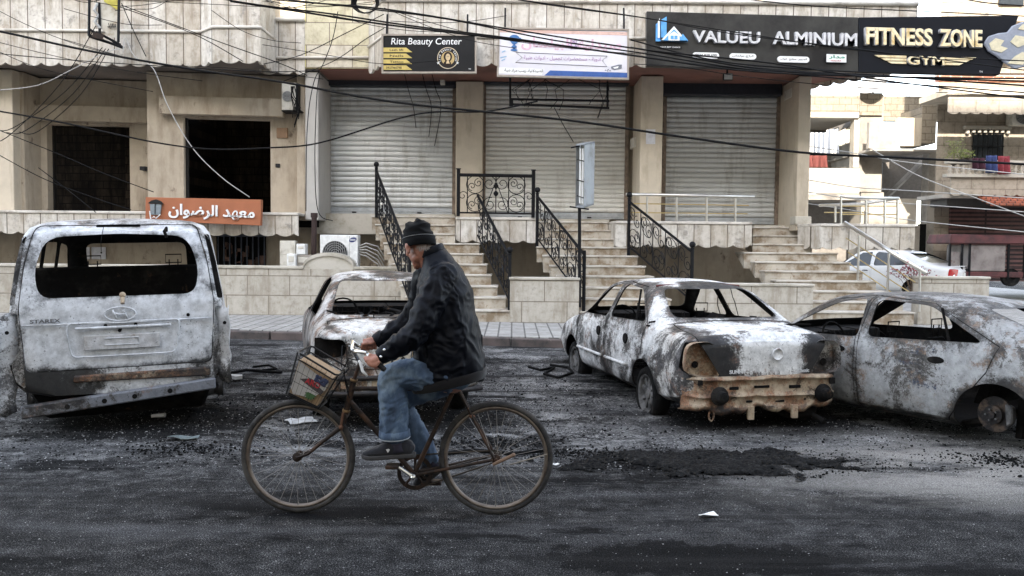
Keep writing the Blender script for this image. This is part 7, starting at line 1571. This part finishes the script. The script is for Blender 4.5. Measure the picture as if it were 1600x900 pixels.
# ================================================================ overhead cables
def wire(pts, Y, r, label, grp='overhead street cables', mat=None, n=6, Ye=None, sag=True, cat='cable'):
    """cable through the given points; Y may differ at the far end"""
    Ye = Ye or Y; Pn = [P(x, y, Y + (Ye - Y) * i / (len(pts) - 1)) for i, (x, y) in enumerate(pts)]; out = []
    m_ = len(Pn)
    for i in range(m_ - 1):
        p0, p1, p2, p3 = Pn[max(i - 1, 0)], Pn[i], Pn[i + 1], Pn[min(i + 2, m_ - 1)]
        for k_ in range(n): t = k_ / n; out.append(.5 * ((2 * p1) + (p2 - p0) * t + (2 * p0 - 5 * p1 + 4 * p2 - p3) * t * t + (3 * p1 - p0 - 3 * p2 + p3) * t ** 3))
    out.append(Pn[-1]); m = MB(); m.tube(out, r, 6); o = m.build('overhead_cable', mat or M['cable'], None, smooth=True); return tag(o, label, cat, grp)
T = .0165
wire([(-60, 38), (0, 49), (142, 80), (300, 108), (440, 128), (620, 160), (880, 187), (1060, 213), (1250, 238), (1420, 247), (1700, 262)], 16.2, T * 1.25, 'thick black cable dipping from the left balcony across all three shutters to the stone house', Ye=15.2)
wire([(-60, 165), (0, 174), (100, 192), (240, 222), (330, 233), (420, 231), (500, 223), (620, 186), (680, 175), (760, 174), (840, 158)], 16.6, T * .9, 'black cable sagging past both gutted openings then rising to the empty sign frame')
wire([(-60, 75), (0, 84), (140, 96), (300, 106), (420, 112), (500, 110)], 16.4, T * .5, 'thin dark cable just under the left balcony scallops')
for i, (pts, lab, rr) in enumerate((
    ([(300, -30), (420, -2), (600, 14), (800, 46), (1010, 78), (1200, 98), (1400, 128), (1700, 166)], 'topmost of the black cables crossing in front of the signs at a slant', 1.1),
    ([(250, -22), (380, 4), (520, 22), (640, 40), (800, 60), (1010, 90), (1180, 112), (1400, 120), (1700, 124)], 'second black cable slanting across the beauty and pharmacy signs', 1.15),
    ([(260, -35), (430, -4), (560, 12), (700, 30), (860, 62), (1010, 84), (1150, 106), (1330, 124), (1700, 152)], 'third black cable slanting between the beauty and pharmacy signs', 1.0),
    ([(360, 2), (480, 20), (600, 38), (740, 55), (880, 72), (1000, 88), (1120, 104), (1300, 116), (1500, 124), (1700, 129)], 'twisted black cable meeting the bundle under the aluminium sign', 1.3),
    ([(640, -25), (800, -2), (900, 12), (1020, 30), (1140, 52), (1350, 78), (1700, 122)], 'black cable running high across the aluminium sign lettering', .8),
    ([(700, -20), (860, 8), (1000, 27), (1180, 55), (1345, 79), (1500, 90), (1700, 100)], 'thin black cable from the pharmacy sign top to the gym lettering', .8),
    ([(1020, -30), (1150, -4), (1280, 10), (1450, 18), (1700, 30)], 'black cable above the aluminium and gym signs', .8),
    ([(1420, -25), (1520, 1), (1600, 9), (1700, 14)], 'short black cable at the top right corner', .9),
    ([(985, 62), (1060, 82), (1140, 98), (1230, 106), (1330, 112), (1450, 115), (1700, 116)], 'black cable in the bundle that passes under the phone plates', 1.1),
    ([(985, 74), (1080, 90), (1160, 104), (1250, 112), (1360, 117), (1500, 127), (1700, 140)], 'lowest black cable of the bundle under the aluminium sign', 1.3),
    ([(990, 100), (1060, 104), (1150, 118), (1240, 128), (1330, 136), (1500, 146), (1700, 156)], 'thin cable under the canopy running on to the stone house', .55),
)): wire(pts, 16.0 + i * .07, T * rr * .8, lab)
for i, (y0, y1, lab) in enumerate(((240, 262, 'upper'), (293, 296, 'second'), (312, 318, 'third'), (330, 352, 'lowest'))):
    wire([(1262, y0 - 12), (1340, y0), (1430, (y0 + y1) / 2 + 4), (1700, y1 + 20)], 22.0, .012, lab + ' thin grey cable crossing the unfinished concrete house', 'grey cables before the far houses', M['cable_grey'])
wire([(1360, 232), (1430, 272), (1500, 300), (1620, 345)], 22.5, .014, 'grey cable slanting down towards the rust red shutter', 'grey cables before the far houses', M['cable_grey'])
wire([(192, 82), (196, 60), (210, 88), (240, 108), (262, 165), (300, 230), (345, 276), (390, 308)], 17.4, .009, 'pale cable falling from the balcony to the terracotta sign', 'loose cables on the facade', M['cable_grey'])
wire([(0, 141), (60, 133), (110, 110), (160, 84), (186, 76)], 17.4, .009, 'pale cable looping from the broken sign box to the left edge', 'loose cables on the facade', M['cable_grey'])
rr = random.Random(4)
for i, (x0, y0, x1, y1, lab) in enumerate(((150, 40, 10, 215, 'leftmost'), (160, 74, 20, 200, 'second'), (165, 76, 40, 204, 'third'), (170, 76, 60, 205, 'fourth'))):
    wire([(x0, y0), ((x0 + x1) / 2 + 12, (y0 + y1) / 2 + 6), (x1, y1), (x1 - 30, y1 + rr.random() * 8)], 17.5, .009, lab + ' loose wire from the broken sign box to the left pillar', 'loose cables on the facade')
for i, (pts, lab) in enumerate((([(0, 204), (90, 240), (160, 270), (240, 300)], 'upper thin wire across the left gutted opening'), ([(0, 243), (70, 280), (150, 310), (205, 328)], 'middle thin wire across the left gutted opening'), ([(60, 262), (110, 300), (150, 332)], 'lowest thin wire across the left gutted opening'),
                              ([(412, 100), (470, 86), (540, 52), (600, 22)], 'thin wire rising to the beauty sign hanger from the left balcony'), ([(440, 128), (520, 96), (570, 62), (600, 44)], 'thin wire from the old air conditioner to the beauty sign'), ([(500, 116), (495, 150), (492, 250), (497, 330), (520, 345)], 'thin wire hanging down the grey pillar'), ([(190, 5), (205, 40), (228, 88)], 'thin wire falling from the balcony top'), ([(190, 8), (270, 38), (350, 68), (440, 100), (480, 118)], 'thin slanting wire across the left balcony'), ([(185, 10), (300, 52), (380, 96)], 'lower slanting wire across the left balcony'),
                              ([(866, 168), (880, 195), (896, 222)], 'thin wire from the sign frame to the light box'), ([(528, 18), (520, 60), (505, 100), (490, 130), (480, 200), (478, 330)], 'pale thin wire hanging before the beauty shop corner'))): wire(pts, 17.3, .0085, lab, 'loose cables on the facade')
for k_ in range(3):
    x = (632, 660, 675)[k_]; wire([(x, 116), (x + 6, 140), (x + 14, 168), (x + (18, 10, 4)[k_], 200 + k_ * 14)], 19.3, .008, ('left', 'middle', 'right')[k_] + ' cut wire dangling before the blue grey shutter', 'cut wires before the first shutter')
m = MB()
for i in range(7): c = P(572, 6, 17.2); m.tube([c + Vector(((.20 + i * .012) * math.cos(t * .45 + i), -.02 * i, (.22 + i * .008) * math.sin(t * .45 + i) * .8)) for t in range(15)], .012, 5)
tag(m.build('cable_coil', M['cable'], None), 'coil of black cable tied at the balcony corner', 'cable coil')

for i in range(18):
    x0 = rr.choice((-40, 100, 180, 190, 330, 410, 520, 600, 610)); y0 = rr.uniform(-10, 70); x1 = x0 + rr.uniform(90, 420); y1 = y0 + rr.uniform(-30, 95)
    wire([(x0, y0), ((x0 * 2 + x1) / 3, (y0 * 2 + y1) / 3 + rr.uniform(4, 16)), ((x0 + x1 * 2) / 3, (y0 + y1 * 2) / 3 + rr.uniform(4, 14)), (x1, y1)], 16.8 + i * .04, .0062, 'thin stray wire in the tangle across the upper facade', 'stray wires across the upper facade')
# ================================================================ ash and litter on the road
rr = random.Random(12)
def chips(name, n, mat, fn, s0, s1, label_kind='stuff', flat=.45):
    m = MB()
    for _ in range(n):
        q = fn()
        if q is None: continue
        x, y = q; s = rr.uniform(s0, s1) * (.5 + rr.random()); z = gz(y); a = rr.random() * 6.28; h = s * rr.uniform(.1, flat)
        pts = [Vector((x + s * rr.uniform(.5, 1) * math.cos(a + k_ * 1.57 + rr.gauss(0, .25)), y + s * rr.uniform(.5, 1) * math.sin(a + k_ * 1.57 + rr.gauss(0, .25)), z + .001)) for k_ in range(4)]
        tp = [p.lerp(Vector((x, y, z)), .4) + Vector((rr.gauss(0, s * .1), rr.gauss(0, s * .1), h * rr.uniform(.6, 1.2))) for p in pts]
        m.add(pts + tp, [(4, 5, 6, 7), (0, 1, 5, 4), (1, 2, 6, 5), (2, 3, 7, 6), (3, 0, 4, 7)])
    o = m.build(name, mat, None, local=True); tag(o, kind='stuff'); return o
cars = [(-3.6, 8.6), (-.9, 9.0), (2.3, 9.2), (4.9, 7.9)]
def near():
    c = rr.choice(cars); a = rr.random() * 6.28; d = rr.random() ** .7 * 2.4; return c[0] + d * math.cos(a) * .95, min(13.0, max(6.3, c[1] + d * math.sin(a) * 1.1))
def lot(): return rr.uniform(-6, 7), 6.4 + rr.random() ** 1.4 * 6.6
def road(): return rr.uniform(-5, 5.5), 3.2 + rr.random() * 5
GREYC = plain('ash_chip', (.30, .295, .29), .9, 0, .5, 3); PALEC = plain('pale_ash_chip', (.52, .51, .49), .9, 0, .3, 3); BLK = plain('charcoal_chip', (.005, .005, .005), .95, 0, .5, 3)
chips('ash_litter', 8000, GREYC, lot, .003, .009); chips('white_ash_litter', 4500, PALEC, near, .003, .008); chips('charcoal_litter', 8000, BLK, lot, .003, .011, flat=.9); chips('charcoal_litter', 5000, BLK, near, .004, .016, flat=.9); chips('road_grit', 7000, GREYC, road, .0022, .0055)
# crust of burnt rubber and ash on the road in front of the saloon
m = MB(); NX, NY, cx_, cy_ = 260, 110, 1.55, 6.72; hs = {}
for j in range(NY + 1):
    for i in range(NX + 1):
        u, v = 2 * i / NX - 1, 2 * j / NY - 1; x, y = cx_ + u * 1.55, cy_ + v * .68 - u * .05; p = Vector((x, y, 0))
        f = mnoise.fractal(p * 2.6, 1.0, 2.0, 6) * .55 + mnoise.fractal(p * 11, 1.0, 2.0, 4) * .30
        hs[i, j] = (x, y, .62 - math.sqrt(u * u * 1.15 + v * v * 1.2) * .95 + f, mnoise.noise(p * 34) * .011 + mnoise.noise(p * 75) * .006)
ix = {}
for (i, j), (x, y, h, f) in hs.items(): ix[i, j] = len(m.v); m.v.append(Vector((x, y, gz(y) + .002 + max(0, min(.022, h * .07)) + max(0, f + .006) * min(1, max(0, h * 6)))))
for j in range(NY):
    for i in range(NX):
        q = [(i, j), (i + 1, j), (i + 1, j + 1), (i, j + 1)]
        if min(hs[k_][2] for k_ in q) > 0: m.f.append([ix[k_] for k_ in q]); m.mi.append(0)
CRUST = grunge('burnt_crust', (.0045, .0045, .0045), (.016, .0155, .015), 9, .52, .66, .85, .5, .8, (.09, .088, .085))
o = m.build('burnt_residue', CRUST, None, local=True); tag(o, kind='stuff')
def heap():
    a = rr.random() * 6.28; d = rr.random() ** .5 * 1.15; return cx_ + d * 1.3 * math.cos(a), cy_ + d * .5 * math.sin(a)
chips('burnt_crumbs', 1800, BLK, heap, .003, .011, flat=1.0)
for c, n in (((4.0, 6.9), 420), ((4.35, 6.75), 300), ((-.2, 7.4), 500), ((.55, 7.0), 420), ((-2.6, 7.0), 420)):
    chips('soot_clumps', n, BLK, lambda: (c[0] + rr.gauss(0, .28), c[1] + rr.gauss(0, .12)), .005, .017, flat=1.0)
def sheet(px, py, w, l, rot, name, mat, label, cat, dz=.012, th=.006):
    g_ = G(px, py); m = MB(); n_ = 5; 
    vs = []
    for j in range(n_):
        for i in range(n_):
            u, v = (i / (n_ - 1) - .5) * w, (j / (n_ - 1) - .5) * l; vs.append((g_.x + u * math.cos(rot) - v * math.sin(rot), g_.y + u * math.sin(rot) + v * math.cos(rot), g_.z + dz + abs(mnoise.noise(Vector((u * 6, v * 6, px)))) * .05))
    m.add(vs, [(j * n_ + i, j * n_ + i + 1, (j + 1) * n_ + i + 1, (j + 1) * n_ + i) for j in range(n_ - 1) for i in range(n_ - 1)]); o = m.build(name, mat, None); o.modifiers.new('s', 'SOLIDIFY').thickness = th; return tag(o, label, cat)
PAP = plain('scorched_paper', (.50, .51, .52), .8, 0, .35, 9)
sheet(470, 660, .26, .24, .5, 'paper_sheet', PAP, 'crumpled pale sheet seen through the front bicycle wheel', 'paper'); sheet(1107, 808, .11, .05, .4, 'paper_scrap', WH, 'small white scrap alone on the asphalt at lower right', 'paper')
sheet(248, 656, .12, .09, .2, 'plaster_lump', PALEC, 'pale lump of debris before the van bumper', 'debris', .02, .03); sheet(287, 687, .24, .12, .1, 'glass_sheet', plain('greenish_glass', (.16, .19, .19), .2), 'flat broken glass sheet left of the front bicycle wheel', 'glass'); sheet(368, 596, .16, .12, .3, 'plaster_lump', PALEC, 'pale lump of debris by the right side of the van', 'debris', .03, .04)
sheet(1388, 645, .34, .10, .05, 'glass_sheet', plain('greenish_glass', (.16, .19, .19), .2), 'flat broken glass strip under the grey saloon door', 'glass'); sheet(1535, 664, .14, .10, .7, 'brick_shard', plain('pinkish_shard', (.45, .33, .28)), 'pinkish broken shard below the bare brake disc', 'debris', .03, .04); sheet(1552, 655, .10, .12, 1.2, 'brick_shard', PALEC, 'pale upright shard beside the bare brake disc', 'debris', .06, .03); sheet(868, 728, .05, .03, .4, 'paper_scrap', WH, 'tiny white scrap at the rear bicycle wheel', 'paper')
def strip(pts, r, label): m = MB(); m.tube([G(x, y) + Vector((0, 0, .015)) for x, y in pts], r, 6); tag(m.build('wire_tangle', BLK, None), label, 'wire', 'charred wires on the ground')
strip([(826, 575), (845, 580), (866, 576), (850, 586), (872, 592), (895, 584), (888, 576), (860, 572)], .018, 'looped charred wire between the flaking and white saloons'); strip([(360, 585), (385, 580), (410, 582), (440, 584)], .02, 'straight charred wire right of the van'); strip([(395, 575), (420, 572), (432, 578), (410, 580)], .014, 'bent charred wire near the kerb right of the van'); strip([(690, 712), (740, 706), (800, 712), (850, 706)], .016, 'charred wire lying behind the rear bicycle wheel')
